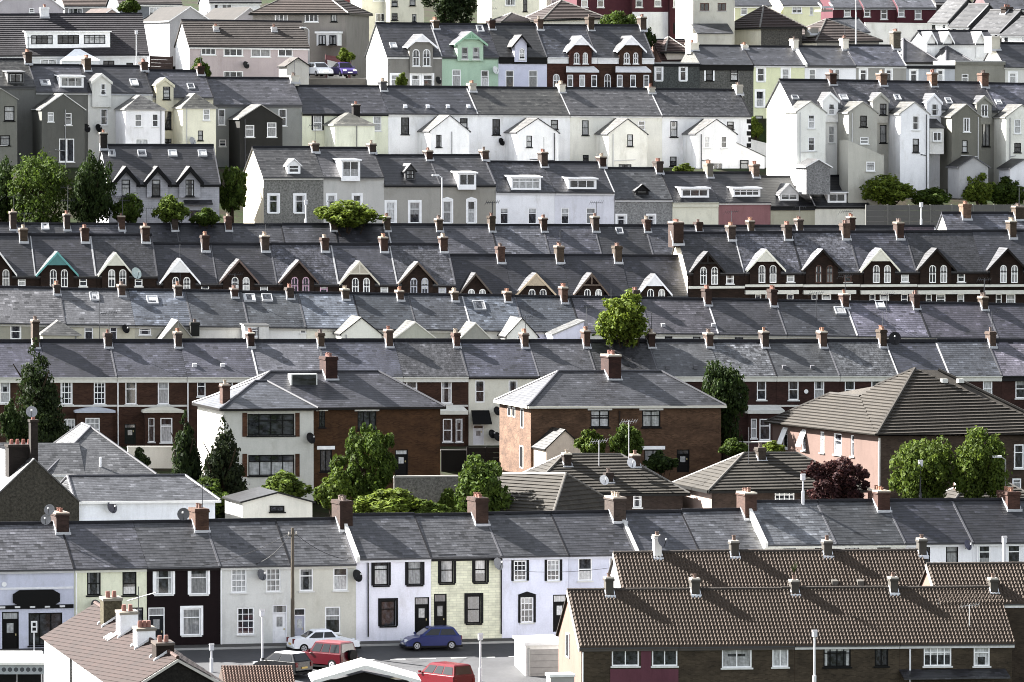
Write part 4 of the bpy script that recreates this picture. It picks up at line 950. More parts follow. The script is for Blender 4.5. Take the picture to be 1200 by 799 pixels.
mb = MB(R5d); mb.face([(h.u0-.02, .0, -7.2), (h.u0-.02, .02, -.05), (h.u0-.02, -3.8, R5d.rw-.1), (h.u0-.02, -7.6, -.05), (h.u0-.02, -7.6, -7.2)], 'rd6cbb4'); mb.build('gable_end', h.o)
chimney(h, 792, 257, wu=.9, dv=2.2, pots=4)
g5(R5d, 872, 940, 875, 921, 898, 292, 317, 'm656672', 'gabled brick house with cream gable and storm damaged slates', 'wd3d1c4', (922, 261), infill='wc0beb2', ground_floor=True)
g5(R5d, 940, 1007, 941, 988, 966, 292, 317, 'm73747e', 'gabled brick house with black gable and a leaded pair of windows', 'w27221f', (990, 258), 'b', ground_floor=True)
g5(R5d, 1007, 1074, 1009, 1055, 1030, 291, 317, 's52535f', 'gabled brick house with broad cream bargeboards, right of centre', 'wd6d3c2', (1053, 257), infill='wc8c5b6', ground_floor=True)
g5(R5d, 1074, 1152, 1075, 1121, 1098, 291, 317, 'm5e5f69', 'gabled brick house with half of its slates paler', 'w2a2422', None, ground_floor=True)
g5(R5d, 1152, 1235, 1157, 1205, 1178, 291, 317, 's5c5e6a', 'rightmost gabled brick house beneath smooth grey slates', 'w2c2624', (1185, 257), ground_floor=True)

# ---- R6: roofs seen over the gabled terrace
CK6 = dict(wu=.55, dv=1.4, pots=2)
K = 'slate roofed houses directly behind the gabled terrace'
C6 = [15, 78, 142, 204, 267, 328, 390, 453, 514, 575.5, 636.5, 697, 757.5, 818, 879, 936, 997]
X6 = [-40]+[c+10 for c in C6[:-1]]+[1007, 1060, 1108]
for i in range(len(X6)-1):
    x = C6[i] if i < len(C6) else None
    ch = [(x, [246, 249, 250, 250, 251, 251, 249, 252, 253, 251, 252, 251, 254, 257, 256, 254, 252][i])] if x and x != 328 else []
    sk_ = {0: [(49, 263, 58, 270)], 12: [(723, 268, 731, 275)]}.get(i, [])
    h = house(R6, X6[i], X6[i+1], 'b6a5044', ['s5f606a', 's66676f', 's5b5c66', 's54555f', 's5c5d68', 's62636c', 's5c5d66', 's595a64', 's5a5b66', 's63636c', 's6b6c76', 's7a7b8c', 's55565f', 's6c6d78', 's55555e', 's55555e', 's60606a', 's55555e', 's6a5560'][i],
              'slate roofed house, {} from left in the row behind the gables'.format(ORD[i] if i < 18 else 'last'), fascia='w3a3a3c', group=K, ck=CK6, chim=ch, sky=sk_)
    if i in (1, 2, 9, 11): aerial(h.o, R6, R6.U(x or X6[i]+20, -3.6)+.15, -3.6, R6.rw+.8, R6.rw+(3.4 if i == 1 else 2.2))
h = house(R6b, 1118, 1196, 'rd8d7d2', 's6a6b78', 'small white gabled house behind the gabled terrace, beside panel fence', fascia='w2a2a2c', group='right end houses behind the gabled terrace', ends='L', ck=CK6, chim=[(1131, 236, {'wu': .8, 'mat': 'bb08a70'})])
h = house(R6b, 1196, 1240, 'rd8d7d2', 's62636e', 'slated house cut by the right edge, behind gabled terrace', fascia='w2a2a2c', group='right end houses behind the gabled terrace', ck=CK6, chim=[(1193, 239, {'wu': .8})])

# ---- R7: terrace with dormers
CK7 = dict(wu=.62, dv=1.3, pots=2)
K = 'dormered terrace half way up the hill'
P2 = lambda y0, y1, *xs, k='twS': [(a, y0, b, y1, k) for a, b in xs]
h = house(R7a, 309, 379, 'p8d8c86', 's7d7c7e', 'grey pebbledashed end house with a small white gabled dormer', sides='rd9cfb8', wins=P2(229, 250, (315, 326), (345.5, 357)), ends='L', fascia='wc0beb6', group=K, ck=CK7, chim=[(368, 166)], dorm=[dict(x0=337, y0=186, x1=352, y1=204, kind='gable', win='sw')])
h = house(R7a, 379, 450, 'rb9b7b2', 's85848a', 'pale grey house with large white dormer beside the pebbledashed end', wins=P2(229, 250, (384, 393), (414, 423)), fascia='w8a8884', group=K, ck=CK7, chim=[(435, 165)], dorm=[dict(x0=400, y0=187, x1=422, y1=209, win='cw')])
h = house(R7b, 450, 516, 'ra19e96', 's66666d', 'taupe house with tiny dark gabled dormer', wins=P2(237, 262, (450.5+2, 463), (480, 492)), fascia='w2c2c2e', group=K, ck=CK7, chim=[(501.5, 173)], dorm=[dict(x0=475, y0=192, x1=487, y1=211, kind='gable', wall='w3a3a3c', win='sk')])
h = house(R7b, 516, 581, 'r98948a', 's72727a', 'taupe house with sloping-roofed box dormer beside the first white house', wins=P2(236, 262, (519, 529), (548, 557), k='swSP'), fascia='w2c2c2e', group=K, ck=CK7, chim=[(567, 173)], dorm=[dict(x0=537, y0=202, x1=558, y1=219, win='cw', back='w8a8a88')])
h = house(R7c, 581, 650, 'rdcdce0', 'm55565e', 'white house with a wide five-light white dormer', wins=P2(244, 263, (586, 596), (619, 629), k='tw'), fascia='wcfcfd2', group=K, ck=CK7, chim=[(636, 176)], dorm=[dict(x0=599, y0=207, x1=634, y1=223, win='4w', back='wb8b6b0')])
h = house(R7c, 650, 720, 'rcfcfd8', 's4e4f59', 'pale lavender house with three-light dormer under dark slates', wins=P2(244, 263, (657.5, 667), (687, 698), k='tw'), fascia='wcfcfd2', group=K, ck=CK7, chim=[(704.5, 181)], dorm=[dict(x0=666, y0=209, x1=699, y1=222, win='3w')])
h = house(R7d, 720, 788, 'p9d9d9c', 's7b7d82', 'grey pebbledashed house with small black dormer and white brackets', wins=P2(253, 266, (723, 733), (759, 767)), fascia='wc9c9cc', group=K, ck=CK7, chim=[(771, 187)], dorm=[dict(x0=745, y0=216, x1=760, y1=229, kind='gable', wall='w222224', win='sk', rise=.5)])
h = house(R7e, 788, 842, 'rd3d0ba', 's54545d', 'cream house with three-light dormer, left of the pink house', fascia='wcdcab4', fh=.34, group=K, ck=CK7, chim=[(830, 190, {'mat': 'r6a655a'})], dorm=[dict(x0=798, y0=220, x1=831, y1=232, win='3w')])
h = house(R7e, 842, 903, 'r9d6a6c', 's55555e', 'dusky pink house with a long low dormer', fascia='wc9c4c0', group=K, ck=CK7, chim=[(884, 189, {'mat': 'ba68c7a'})], dorm=[dict(x0=859, y0=220, x1=891, y1=231, win='4w')])
h = house(R7f, 903, 955, 'raca890', 's4a4a53', 'beige house with gabled white dormer, right of the pink house', fascia='w2c2c2e', fh=.3, group=K, ck=CK7, chim=[(940, 194, {'mat': 'b8a7466'})], dorm=[dict(x0=914, y0=215, x1=936, y1=236, kind='gable', win='cw', wall='wb8b8b8', rise=.45)])
h = house(R7f, 955, 1017, 'rd6d3c4', 's55555f', 'cream end house with slanted-side dormer at the dormered row\'s right', fascia='w2c2c2e', group=K, ck=CK7, chim=[(997, 195, {'mat': 'ba08070'})], dorm=[dict(x0=970, y0=225, x1=992, y1=238, win='cw')], ends='R')
for hh, r, xs in ((None, R7a, [(300, 450)]),):
    pass
h = house(L7, 127, 257, 'x9a9aa0', 's5b5b66', 'dark slated grey stone house with three black edged gables', fascia='w1a1a1c', ends='LR', name='stone_house', wins=[(222, 247, 240, 258, 'ck')], chim=[(121, 152, {'mat': 'b4a4440', 'wu': .7, 'dv': .9, 'pots': 2})],
          sky=[(127.5, 177, 136, 184), (162, 177, 172, 184), (198, 177, 208, 184), (233, 177, 243, 184)])
for a, b, c in ((132, 164, 147.5), (169, 201, 183), (207, 239, 222.5)):
    front_gable(h, a, b, 214, c, 195, 'w17171a', None, .35, None, wv=.3, wins=[(c-5, 211, c+5, 230.5, 'sk')], low=232, ov=.3, bw=.5)
mb = MB(L7); wv = L7.hit(222, 236, 0)[1]; mb.slab([(L7.U(215), .7, wv-.25), (L7.U(248), .7, wv-.25), (L7.U(248), .01, wv+.1), (L7.U(215), .01, wv+.1)], .12, 's4c4c56'); mb.build('porch_roof', h.o)

# ---- R8: white terrace with returns
CK8 = dict(wu=.66, dv=1.3, pots=2)
K = 'tall terrace seen from behind, upper left'
h = house(R8z, -40, 42, 'r6e6e6a', 'm6b6965', 'grey house with a boxed dormer at the left edge, upper terrace', fascia='w4a4a4c', group=K, ck=CK8, chim=[(32, 58)], dorm=[dict(x0=9, y0=84, x1=28, y1=98, win='ck', wall='w4a4a4a')],
          exts=[dict(x0=-18, x1=20, ye=116, ax=0, ay=104, yb=200, proj=4.2, wall='r77776f', roof='s88867f', wins=[(5, 125, 17, 142, 'tk'), (0, 159, 12, 171, 'tk')])])
h = house(R8a, 42, 103, 'r6d6d68', 's5f606c', 'dark grey house with white box dormer and grey gabled return', fascia='wa5a5a4', group=K, ck=CK8, chim=[(101, 66, {'dv': 1.6, 'pots': 4})], dorm=[dict(x0=70, y0=89, x1=98, y1=103, win='3w')], sky=[(48, 95, 60, 101)],
          exts=[dict(x0=49, x1=99, ye=127.5, ax=73, ay=110, yb=200, proj=4.4, wall='r62625d', roof='sa9a79f', wins=[(56, 132, 63, 143, 'tw'), (76, 133, 84, 147, 'tw'), (69.5, 163, 87, 190, 'fw')], barge='wc2c2c0')])
for x, y in ((100, 151),): dish(h.o, R8a, R8a.U(x, 1), 1, R8a.hit(x, y, 1)[1], .45, 'w1a1a1c')
h = house(R8a, 103, 179, 'rcbcac4', 's5a5b68', 'white house with tall half dormer and a hipped white return', fascia='wb9bbc4', group=K, ck=CK8, chim=[(168, 70)], sky=[(154, 94, 163, 101)],
          halfd=[dict(x0=107, x1=132, ye=96, ax=119.5, ay=86, wins=[(118, 98.5, 124.5, 112, 'sw')])], wins=[(118, 128, 126, 147, 'sw')],
          exts=[dict(x0=147, x1=193, ye=127.5, ax=170, ay=112, yb=200, proj=4.4, wall='rdedde0', roof='sb7b5b0', kind='hip', wins=[(158, 134, 166.5, 149, 'sw'), (178.5, 134, 185.5, 149, 'sw'), (159, 163, 174, 172, 'cw')])])
dish(h.o, R8a, R8a.U(114), .05, R8a.hit(114, 151, 0)[1], .42, 'w1a1a1c')
h = house(R8b, 179, 250, 'rc9c3a8', 's5c5d69', 'cream house with half dormer and cream hipped return', fascia='w8c8a80', group=K, ck=CK8, chim=[(234, 75)], sky=[(221, 99, 229, 105)],
          halfd=[dict(x0=182, x1=205, ye=100, ax=194, ay=91, wins=[(191, 102, 199.5, 117, 'sk')])], wins=[(193, 130.5, 201, 152, 'sk'), (193, 163, 201, 172, 'sk')],
          exts=[dict(x0=214, x1=253, ye=125.5, ax=233, ay=110, yb=200, proj=4.0, wall='rd8d5bd', roof='sb9b6a8', kind='hip', wins=[(238, 128, 246, 141.5, 'sw'), (232, 153.5, 238, 165, 'sk')])])
dish(h.o, R8b, R8b.U(224, 4.1), 4.1, R8b.hit(224, 166, 4.1)[1], .4, 'w8a8c90')
h = house(R8c, 250, 354, 'r8b8d8a', 's73727c', 'two-tone grey house with nearly black gabled return', fascia='w55555a', group=K, ck=CK8, chim=[(344, 86, {'mat': 'rb9b6ac', 'wu': .8})], wins=[(256, 128, 264, 147, 'sw'), (257, 164, 265, 172, 'sw'), (326.5, 128, 336, 148, 'sw')],
          exts=[dict(x0=281, x1=331, ye=139, ax=305.5, ay=123, yb=200, proj=4.4, wall='r33322f', roof='sadaaa4', wins=[(287.5, 147, 298, 161, 'tw'), (313, 144, 324, 161, 'tw')])])
mb = MB(R8c); u0 = h.u0+.005; ux = R8c.U(276); mb.box(u0, ux, .003, .03, -9, -.2, 'rc2c6c9'); 
bpy.data.objects.remove(mb.build('tmp'), do_unlink=True)
h = house(R8d, 354, 455, 'rd4d6bd', 's5e5e68', 'pale lime house with low hipped return and black brick stack', fascia='w2c2c2e', group='white terrace across the upper middle', ck=CK8, chim=[(448, 92, {'mat': 'r4a4a4c'})], wins=[(367, 135, 377.5, 153, 'swB'), (437.5, 136, 447, 154, 'sw')],
          exts=[dict(x0=392, x1=439, ye=146, ax=415, ay=133, yb=200, proj=4.0, wall='rd6d8c2', roof='sc2c0ae', kind='hip')])
chimney(h, 417, 120, wu=.7, dv=.7, v=1.5, mat='b3a3230', pots=1, flash=None)
K = 'white terrace across the upper middle'
W8 = [(R8d, 455, 560, 's5b5d69', (552.5, 95), [(470, 138, 479.5, 158, 'sk'), (539, 139, 548, 150, 'sk')], dict(x0=504, x1=550, ye=153.5, ax=526, ay=135.5, yb=198, wins=[(511, 158.5, 517.5, 173, 'sk')]), 'white house with blue slates and small vents, beside the pale lime house'),
      (R8e, 560, 668, 's75746f', (657, 96), [(577, 140, 586, 158.5, 'sk'), (645.5, 141, 654, 152, 'sk')], dict(x0=606, x1=654.5, ye=155, ax=631, ay=139, yb=198, wins=[(617, 159.5, 623.5, 173, 'sk')]), 'white house with greenish weathered slates, second white one of its terrace'),
      (R8e, 668, 776, 's77767a', (762, 100), [(682, 141.5, 690, 159, 'sk'), (748, 142, 756, 153, 'sw'), (683, 182, 690, 190, 'sk')], dict(x0=713, x1=758, ye=156.5, ax=736, ay=139.5, yb=198, wins=[(735, 158, 742, 172, 'sk'), (725, 193, 740, 199, 'ck')]), 'off-white house with rear pipes, third white one of its terrace'),
      (R8e, 776, 880, 'm6b6b70', (864.5, 97), [(785.5, 142.5, 794, 161, 'sk'), (852, 143, 860, 152, 'sk'), (785, 184, 793, 195, 'sk')], dict(x0=816, x1=863, ye=156.5, ax=838, ay=140, yb=198, wins=[(825.5, 160, 832, 174, 'sw'), (845, 160, 852, 174, 'sw'), (836, 191, 847, 200, 'cw')]), 'right-hand end house of the white terrace with black quoins')]
for r, a, b, sl_, ch, ws, ex, lb in W8:
    h = house(r, a, b, 'rdededf' if a != 668 else 'rd9d7cc', sl_, lb, wins=ws, fascia='wd0d0d0', group=K, ck=CK8, chim=[(*ch, {'mat': 'r9a968c' if a != 560 else 'rb8b3a6'})], exts=[dict(proj=4.2, wall='rdfdfe0' if a != 668 else 'rd8d6cc', roof='saaa7a0', barge='w3a3a3e', **ex)])
    if a == 455:
        for x in (475, 501.5, 525, 549): u, v, ww = r.roofhit(x, 126, h.p); MB(r).prism([(v+.15, ww-.15), (v+.15, ww+.2), (v-.2, ww+.24)], u-.18, u+.18, 'wb9bcc4').build('roof_vent', h.o)
    if a == 560: dish(h.o, r, r.U(586), .05, r.hit(586, 167, 0)[1], .4, 'w1a1a1c')
    if a == 776:
        mb = MB(r)
        for k in range(9): mb.box(h.u1-(.28 if k % 2 else .45), h.u1+.02, -.2, .03, -.9-k*.62, -.45-k*.62, 'w1a1a1c')
        mb.build('quoins', h.o)
        mb = MB(r); a_, w1 = r.hit(863, 168, 4.2); b_, w2 = r.hit(896, 184, 4.2); w3 = r.hit(880, 202, 4.2)[1]-1
        mb.prism([(a_, w3), (b_, w3), (b_, w2), (a_, w1)], .5, 4.19, 'rdededf', 'v'); mb.slab([(a_, 4.3, w1+.06), (b_+.1, 4.3, w2+.06), (b_+.1, .5, w2+.06), (a_, .5, w1+.06)], .06, 'sb5b3ac'); o = mb.build('lean_to', h.o)
        window(h.o, r, *(lambda p, q: (p[0], q[0], p[1], q[1]))(r.hit(867, 200, 4.2), r.hit(877, 188, 4.2)), 4.31, 'tk')
K = 'tall rear returns at the upper right'
def dk(x0, x1, ye, ax, ay, *ws): return [dict(x0=x0, x1=x1, ye=ye, ax=ax, ay=ay, wins=list(ws))]
h = house(R8f, 930, 989, 'rdfdfdd', 's5c5c64', 'white end house with tall white return and bright gable end', sides='rdddcd6', ends='L', fascia='wd0d0d0', group=K, ck=CK8, chim=[(974, 84)], sky=[(929, 113, 937, 117)], halfd=dk(963, 984, 118, 974, 108, (971, 122, 978.5, 135, 'sw')), wins=[(971, 148, 978, 168, 'sw')],
          exts=[dict(x0=933.5, x1=967.5, ye=131, ax=950, ay=119, yb=200, proj=3.2, wall='rd9d9d2', roof='sa5a298', wins=[(947, 135, 955, 151, 'sw'), (947, 161, 955, 177.5, 'sw')])])
h = house(R8f, 989, 1049, 'raaa89f', 'm4e4e56', 'beige-grey house with dark slates and lean-to under its return', fascia='w3a3a3c', group=K, ck=CK8, chim=[(1033, 83, {'mat': 'b9a7a64'})], sky=[(986, 112, 995, 118)], halfd=dk(1022, 1043, 118, 1033, 108.5, (1031, 122, 1039, 135, 'sk')), wins=[(1031, 147, 1039, 168, 'sk')],
          exts=[dict(x0=994.5, x1=1028, ye=131.5, ax=1010, ay=119.5, yb=200, proj=3.2, wall='ra9a79e', roof='sa5a193', wins=[(1008, 136, 1016, 149, 'sk'), (1008, 161, 1018, 169, 'sw')])])
mb = MB(R8f); a_, w1 = R8f.hit(994, 165, 5.0); b_, w2 = R8f.hit(1036, 183, 5.0); w3 = R8f.hit(1000, 205, 5)[1]-5
mb.prism([(a_, w3), (b_, w3), (b_, w2), (a_, w1)], 2.5, 5, 'rb5b3a8', 'v'); o = mb.build('lean_to', h.o); window(h.o, R8f, *(lambda p, q: (p[0], q[0], p[1], q[1]))(R8f.hit(1015, 201, 5), R8f.hit(1025, 190, 5)), 5.1, 'tw')
h = house(R8f, 1049, 1109, 'rdedee2', 's60606c', 'bright white house with boxed white side bay on its return', fascia='wc9c9c9', group=K, ck=CK8, chim=[(1092.5, 83, {'mat': 'ba58068'})], sky=[(1050, 112, 1057, 118)], halfd=dk(1085, 1105, 120, 1095.5, 109.5, (1091, 122, 1100, 136, 'sw')), wins=[],
          exts=[dict(x0=1055, x1=1089, ye=133, ax=1072, ay=120, yb=205, proj=3.2, wall='rdfdfe2', roof='sa19d90', wins=[(1069, 136, 1077.5, 153, 'sw'), (1069.5, 163, 1077, 179, 'sk')])])
mb = MB(R8f); a_, w1 = R8f.hit(1089.5, 150, 2.6); b_, w2 = R8f.hit(1106, 181, 2.6); mb.box(a_, b_, .02, 2.6, w2, w1, 'rcfcdc9'); mb.slab([(a_-.05, 2.7, w1+.02), (b_+.1, 2.7, w1+.02), (b_+.1, .01, w1+1.0), (a_-.05, .01, w1+1.0)], .08, 's2f2f36'); mb.build('side_bay', h.o)
window(h.o, R8f, *(lambda p, q: (p[0], q[0], p[1], q[1]))(R8f.hit(1093, 166, 2.6), R8f.hit(1103, 155, 2.6)), 2.71, 'cw')
h = house(R8f, 1109, 1169, 'r8e8d84', 's5f5f6c', 'olive grey house with stained return, right of the bright white one', fascia='w4a4a4c', group=K, ck=CK8, chim=[(1152, 84, {'mat': 'b9c7864'})], sky=[(1110, 116, 1117, 122)], halfd=dk(1144, 1164, 121, 1154, 112, (1150, 123, 1158, 137, 'cw')), wins=[(1151, 142, 1160, 172, 'ck')],
          exts=[dict(x0=1115.5, x1=1149.5, ye=136, ax=1132, ay=122.5, yb=205, proj=3.2, wall='r77756a', roof='saaa595', wins=[(1129, 138.5, 1137, 155, 'cw'), (1127.5, 165, 1134, 179, 'sk')])])
h = house(R8f, 1169, 1240, 'rc9c8bd', 's5f606e', 'cream house at the right edge with tall cream return', fascia='wb0b0b0', group=K, ck=CK8, sky=[(1168, 118, 1175, 123)],
          exts=[dict(x0=1179, x1=1216, ye=137, ax=1192, ay=123, yb=205, proj=3.2, wall='rd6d5cb', roof='saaa69a', wins=[(1188.5, 140, 1196.5, 157, 'sw'), (1188.5, 168, 1196.5, 179, 'sk')])])
def shed(name, label, fr, x0, x1, ye, ax, ay, yb, v, dep, wall, roof, barge, wins=(), cat='shed'):
    u0, we = fr.hit(x0, ye, v); u1, _ = fr.hit(x1, ye, v); wb = fr.hit(x0, yb, v)[1]; _, wa = fr.hit(ax, ay, v); m = (u0+u1)/2
    o = empty(name, fr.pt(m, v-dep/2, wb), label, cat)
    mb = MB(fr); facade(mb, u0, u1, wb-1.5, we, v, wall, []); mb.face([(u0, v, we), (u1, v, we), (m, v, wa)], wall)
    for u in (u0, u1): mb.face([(u, v, wb-1.5), (u, v, we), (u, v-dep, we), (u, v-dep, wb-1.5)], wall)
    mb.face([(u0, v-dep, wb-1.5), (u0, v-dep, we), (m, v-dep, wa), (u1, v-dep, we), (u1, v-dep, wb-1.5)], wall); mb.build('wall', o)
    mb = MB(fr); s = (wa-we)/(m-u0)
    for e in (u0-.2, u1+.2): mb.slab([(e, v+.2, we-.2*s+.05), (m, v+.2, wa+.05), (m, v-dep-.1, wa+.05), (e, v-dep-.1, we-.2*s+.05)], .12, roof, barge)
    mb.build('roof', o)
    for q in wins: p0, c = fr.hit(q[0], q[3], v); p1, f = fr.hit(q[2], q[1], v); window(o, fr, p0, p1, c, f, v+.11, q[4])
    return o
shed('outhouse', 'small grey pebbledashed outhouse with white bargeboards below the white end house', R8f, 945, 973, 195, 957, 187, 210, 7, 3, 'p8f8f90', 's6a6a6c', 'wd9d9d9')
shed('outhouse', 'rendered grey outhouse below the olive grey return', R8f, 1124, 1158, 195, 1141, 184, 215, 7, 3, 'ra5a5a8', 's2f2f34', 'w55555a')
shed('outhouse', 'white outhouse at the right edge below the cream return', R8f, 1184, 1215, 197, 1199, 187, 215, 7, 3, 'rd0d0d6', 's2f2f34', 'w55555a')

# ---- R9: painted gabled houses and the terrace right of them
CK9 = dict(wu=.6, dv=1.3, pots=2)
K = 'ornate gabled houses near the hilltop'
def g9(x0, x1, wall, roof, label, gab, gw, barge, ch, ws, **kw):
    h = house(R9a, x0, x1, wall, roof, label, wins=ws, ck=CK9, chim=[ch], group=K, **{k: v for k, v in kw.items() if k in ('fascia', 'fh', 'ends', 'sides', 'sky')})
    front_gable(h, *gab, barge, kw.get('gwall'), .4, None, kw.get('truss', False), wv=.3, wins=gw, ov=.4, bw=.22, infill=kw.get('infill'), low=kw.get('low'))
    if 'canopy' in kw:
        a, w0 = R9a.hit(kw['canopy'][0], 83, .8); b, w1 = R9a.hit(kw['canopy'][1], 78, 0); mb = MB(R9a); mb.slab([(a, .9, w0), (b, .9, w0), (b-.3, .01, w1), (a+.3, .01, w1)], .2, 'wc9c9cc'); mb.box(a+.25, b-.25, .005, .7, -6.5, w0-.21, h.wall); mb.build('bay', h.o)
        for k in range(3): u = a+.5+k*(b-a-1)/2; window(h.o, R9a, u-.3, u+.3, w0-1.7, w0-.45, .82, 'tw')
    return h
h = g9(454, 518, 'r83807a', 's55565f', 'taupe gabled house with bright white end wall near the hilltop', (477, 513, 55, 494, 40), [(483.5, 58, 492, 78, 'aw'), (495.5, 58, 504.5, 78, 'aw')], 'wdcdce0', (509.5, 21), [(458.5, 88, 470, 104, 'twS'), (482, 88, 492, 104, 'twS'), (496, 88, 507, 104, 'twS')], ends='L', sides='rdfdfdb', fascia='wd3d3d3', infill='wdadade', sky=[(458, 51, 466, 57)], low=86)
dish(h.o, R9a, R9a.U(512), .05, R9a.hit(512, 95, 0)[1], .4, 'w2a2a2c')
h = g9(518, 584, 'r9fbda4', 's565763', 'mint green gabled house with green timbered gable', (533, 572, 52, 552, 37), [(541, 56, 548.5, 70, 'sg'), (554, 56, 562, 70, 'sg')], 'w79a488', (575, 22), [(530, 82, 540, 103, 'tw'), (563.5, 83, 573, 103, 'tw')], fascia='w3c4c44', truss=True, infill='w5f9672', sky=[(560, 31, 568, 38)], low=72)
dish(h.o, R9a, R9a.U(579), .05, R9a.hit(579, 83, 0)[1], .42, 'wc8ccca')
g9(584, 641, 'rbfc1d6', 's6a6a6c', 'lavender gabled house with black bargeboards and one arched window', (600, 623, 55, 612, 41), [(608.5, 57, 615, 70, 'aw')], 'w17171a', (631.5, 20), [(592.5, 83, 602.5, 103, 'tw'), (619.5, 83, 630, 103, 'tw')], fascia='w141416', fh=.6, low=73)
g9(641, 700, 'b5e3a30', 's5b5f6b', 'red brick gabled house with white bargeboards, beside the lavender house', (664, 699, 60, 681.5, 42), [(672.5, 62, 679, 75, 'aw'), (683, 62, 689, 75, 'aw')], 'wdedee2', (691, 18), [(648, 87, 656, 103, 'aw'), (677.5, 88, 687.5, 103, 'aw')], fascia='wcfcfd0', fh=.55, infill='wdadade', low=77, canopy=(663, 699))
g9(700, 765, 'b553c2e', 's62646e', 'brown brick gabled house at right end of the ornate group', (723, 758, 60, 739, 42), [(731, 62, 738, 75, 'aw'), (742, 62, 748, 75, 'aw')], 'wdedee2', (752, 18), [(708, 87, 716, 104, 'aw'), (737.5, 88, 747, 103, 'aw')], fascia='wcfcfd0', fh=.55, infill='wdadade', ends='R', low=77, canopy=(721, 760))

K = 'plain terrace along the upper right'
S_ = 'twS'
def flat_house(x0, x1, wall, label, ytop, wins, band='w1b1b1e', deep=7):
    r = R9b; u0, u1 = r.U(x0)+.006, r.U(x1)-.006; wt = r.hit(x0, ytop, 0)[1]; b = r.base
    o = empty('terraced_house', r.pt((u0+u1)/2, -deep/2, -b), label, 'house', K); holes = []; ks = []
    for q in wins: a, c = r.hit(q[0], q[3], 0); e, f = r.hit(q[2], q[1], 0); holes.append((a, e, c, min(f, wt-.1))); ks.append(q[4])
    mb = MB(r); facade(mb, u0, u1, -b-1.5, wt, 0, wall, holes)
    for u in (u0, u1): mb.face([(u, 0, -b-1.5), (u, 0, wt), (u, -deep, wt), (u, -deep, -b-1.5)], wall)
    mb.face([(u0, -deep, -b-1.5), (u1, -deep, -b-1.5), (u1, -deep, wt), (u0, -deep, wt)], wall); mb.build('wall', o)
    for q, k in zip(holes, ks): window(o, r, *q, 0, k)
    MB(r).box(u0-.003, u1+.003, -deep, .1, wt+.003, wt+.14, 'w8a8a8a').build('roof', o); MB(r).box(u0, u1, .003, .12, wt-.3, wt-.003, band).build('cornice', o); return o
flat_house(765, 820, 'p5c605e', 'dark grey flat-topped house with two white-surrounded windows', 75, [(768.5, 79, 775.5, 95, S_), (797, 79, 804, 95, S_)])
h = house(R9b, 820, 883, 'p6a6a66', 's70727e', 'speckled grey pebbledashed house with black eaves', wins=[(827, 80, 835.5, 95, 'skS'), (856, 80, 865, 95, 'sk')], fascia='w141416', fh=.5, group=K, ck=CK9, chim=[(811, 47, {'mat': 'rc9c3b2', 'wu': .9, 'dv': 2.0}), (871.5, 50, {'mat': 'rc2bcae'})])
h = house(R9b, 883, 943, 'rcdd0a6', 's777986', 'pale yellow three-storey house with white-surrounded windows', wins=[(887.5, 80, 896, 96, 'swS'), (916.5, 81, 925, 96, 'swS'), (886, 107, 895, 126, 'swS'), (885, 136, 894, 147, 'tk'), (916, 107, 925, 126, 'swS')], fascia='wcfcfd2', group=K, ck=CK9, chim=[(930.5, 44, {'mat': 'rc4beb0'})], base=9)
h = house(R9b, 943, 1003, 'rd6d6da', 's686a76', 'white house between the pale yellow and the taupe houses', wins=[(948, 81.5, 956, 95, 'sw'), (978.5, 81.5, 984, 95, 'sw')], fascia='w5a5a5c', group=K, ck=CK9, chim=[(989, 42, {'mat': 'rc4beb0'})]); parapet(h)
h = house(R9b, 1003, 1062, 'r9b9994', 's5b5d6b', 'taupe house with big white window surrounds, upper right', wins=[(1008, 82, 1015.5, 96, S_), (1038.5, 82, 1044.5, 96, S_)], fascia='wd0d0d0', group=K, ck=CK9, chim=[(1049, 34, {'mat': 'b8f8676', 'wu': .8, 'pots': 3})], rw=R9b.rw*1.08)
flat_house(1062, 1119, 'ra9acb3', 'pale blue-grey flat-topped house, upper right', 77.5, [(1067, 83, 1074.5, 96, S_), (1099, 83, 1105, 96, S_)], band='w2c2c30')
flat_house(1119, 1178, 'r8c8a80', 'olive taupe house with block parapet and terrace on top', 73, [(1127, 87, 1135, 99, 'tw')], band='r7a786e')
h = house(R9b, 1178, 1240, 'rc6c5c0', 's5a5d6c', 'cream house with blue slates beside the tall pale chimney', wins=[(1183, 86, 1191, 99, S_)], fascia='wb9b9b5', group=K, ck=CK9, chim=[(1163, 40, {'mat': 'rb5b0a0', 'wu': 1.0, 'dv': 2.2, 'pots': 0})], rw=R9b.rw*1.3, ends='L')
# ---------------------------------------------------------------- detached houses and bungalows between the two lower terraces
HB = Row(622, 473, 845, 472.3, 411, 17, ridge=(710, 434.5), depth=8, base=5.2)
u1 = HB.U(845)
h = hip('semi_detached_house', HB, 0, u1, 0, -8, 5.2, HB.rw, 'b735640', 's5f6068', 'brown brick semi with hipped slate roof, red ridge and big stack', inset=3.4, fascia='wb9b5a8', lwall='b7c5f4b',  # left wall gets its own sunlit tone of the same brick
        wins=[(692, 480, 714, 500, 'TkL'), (752.5, 480, 774, 500, 'TkL'), (793, 526, 808, 553, 'dkL'), (755, 526, 776, 548, 'ckL')])
mb = MB(HB); mb.box(HB.U(725), HB.U(726.6), .01, .1, -5, -.5, 'w3a2a20'); mb.build('downpipe', h.o)
chimney(h, 716, 411, wu=.95, dv=1.9, mat='b5e3c32', pots=4, pot='w6a4034')
extension(h, 640, 684, 524, 662, 503, 556, proj=3.2, wall='rcdb9a4', roof='s7a7a76', barge='w242424')
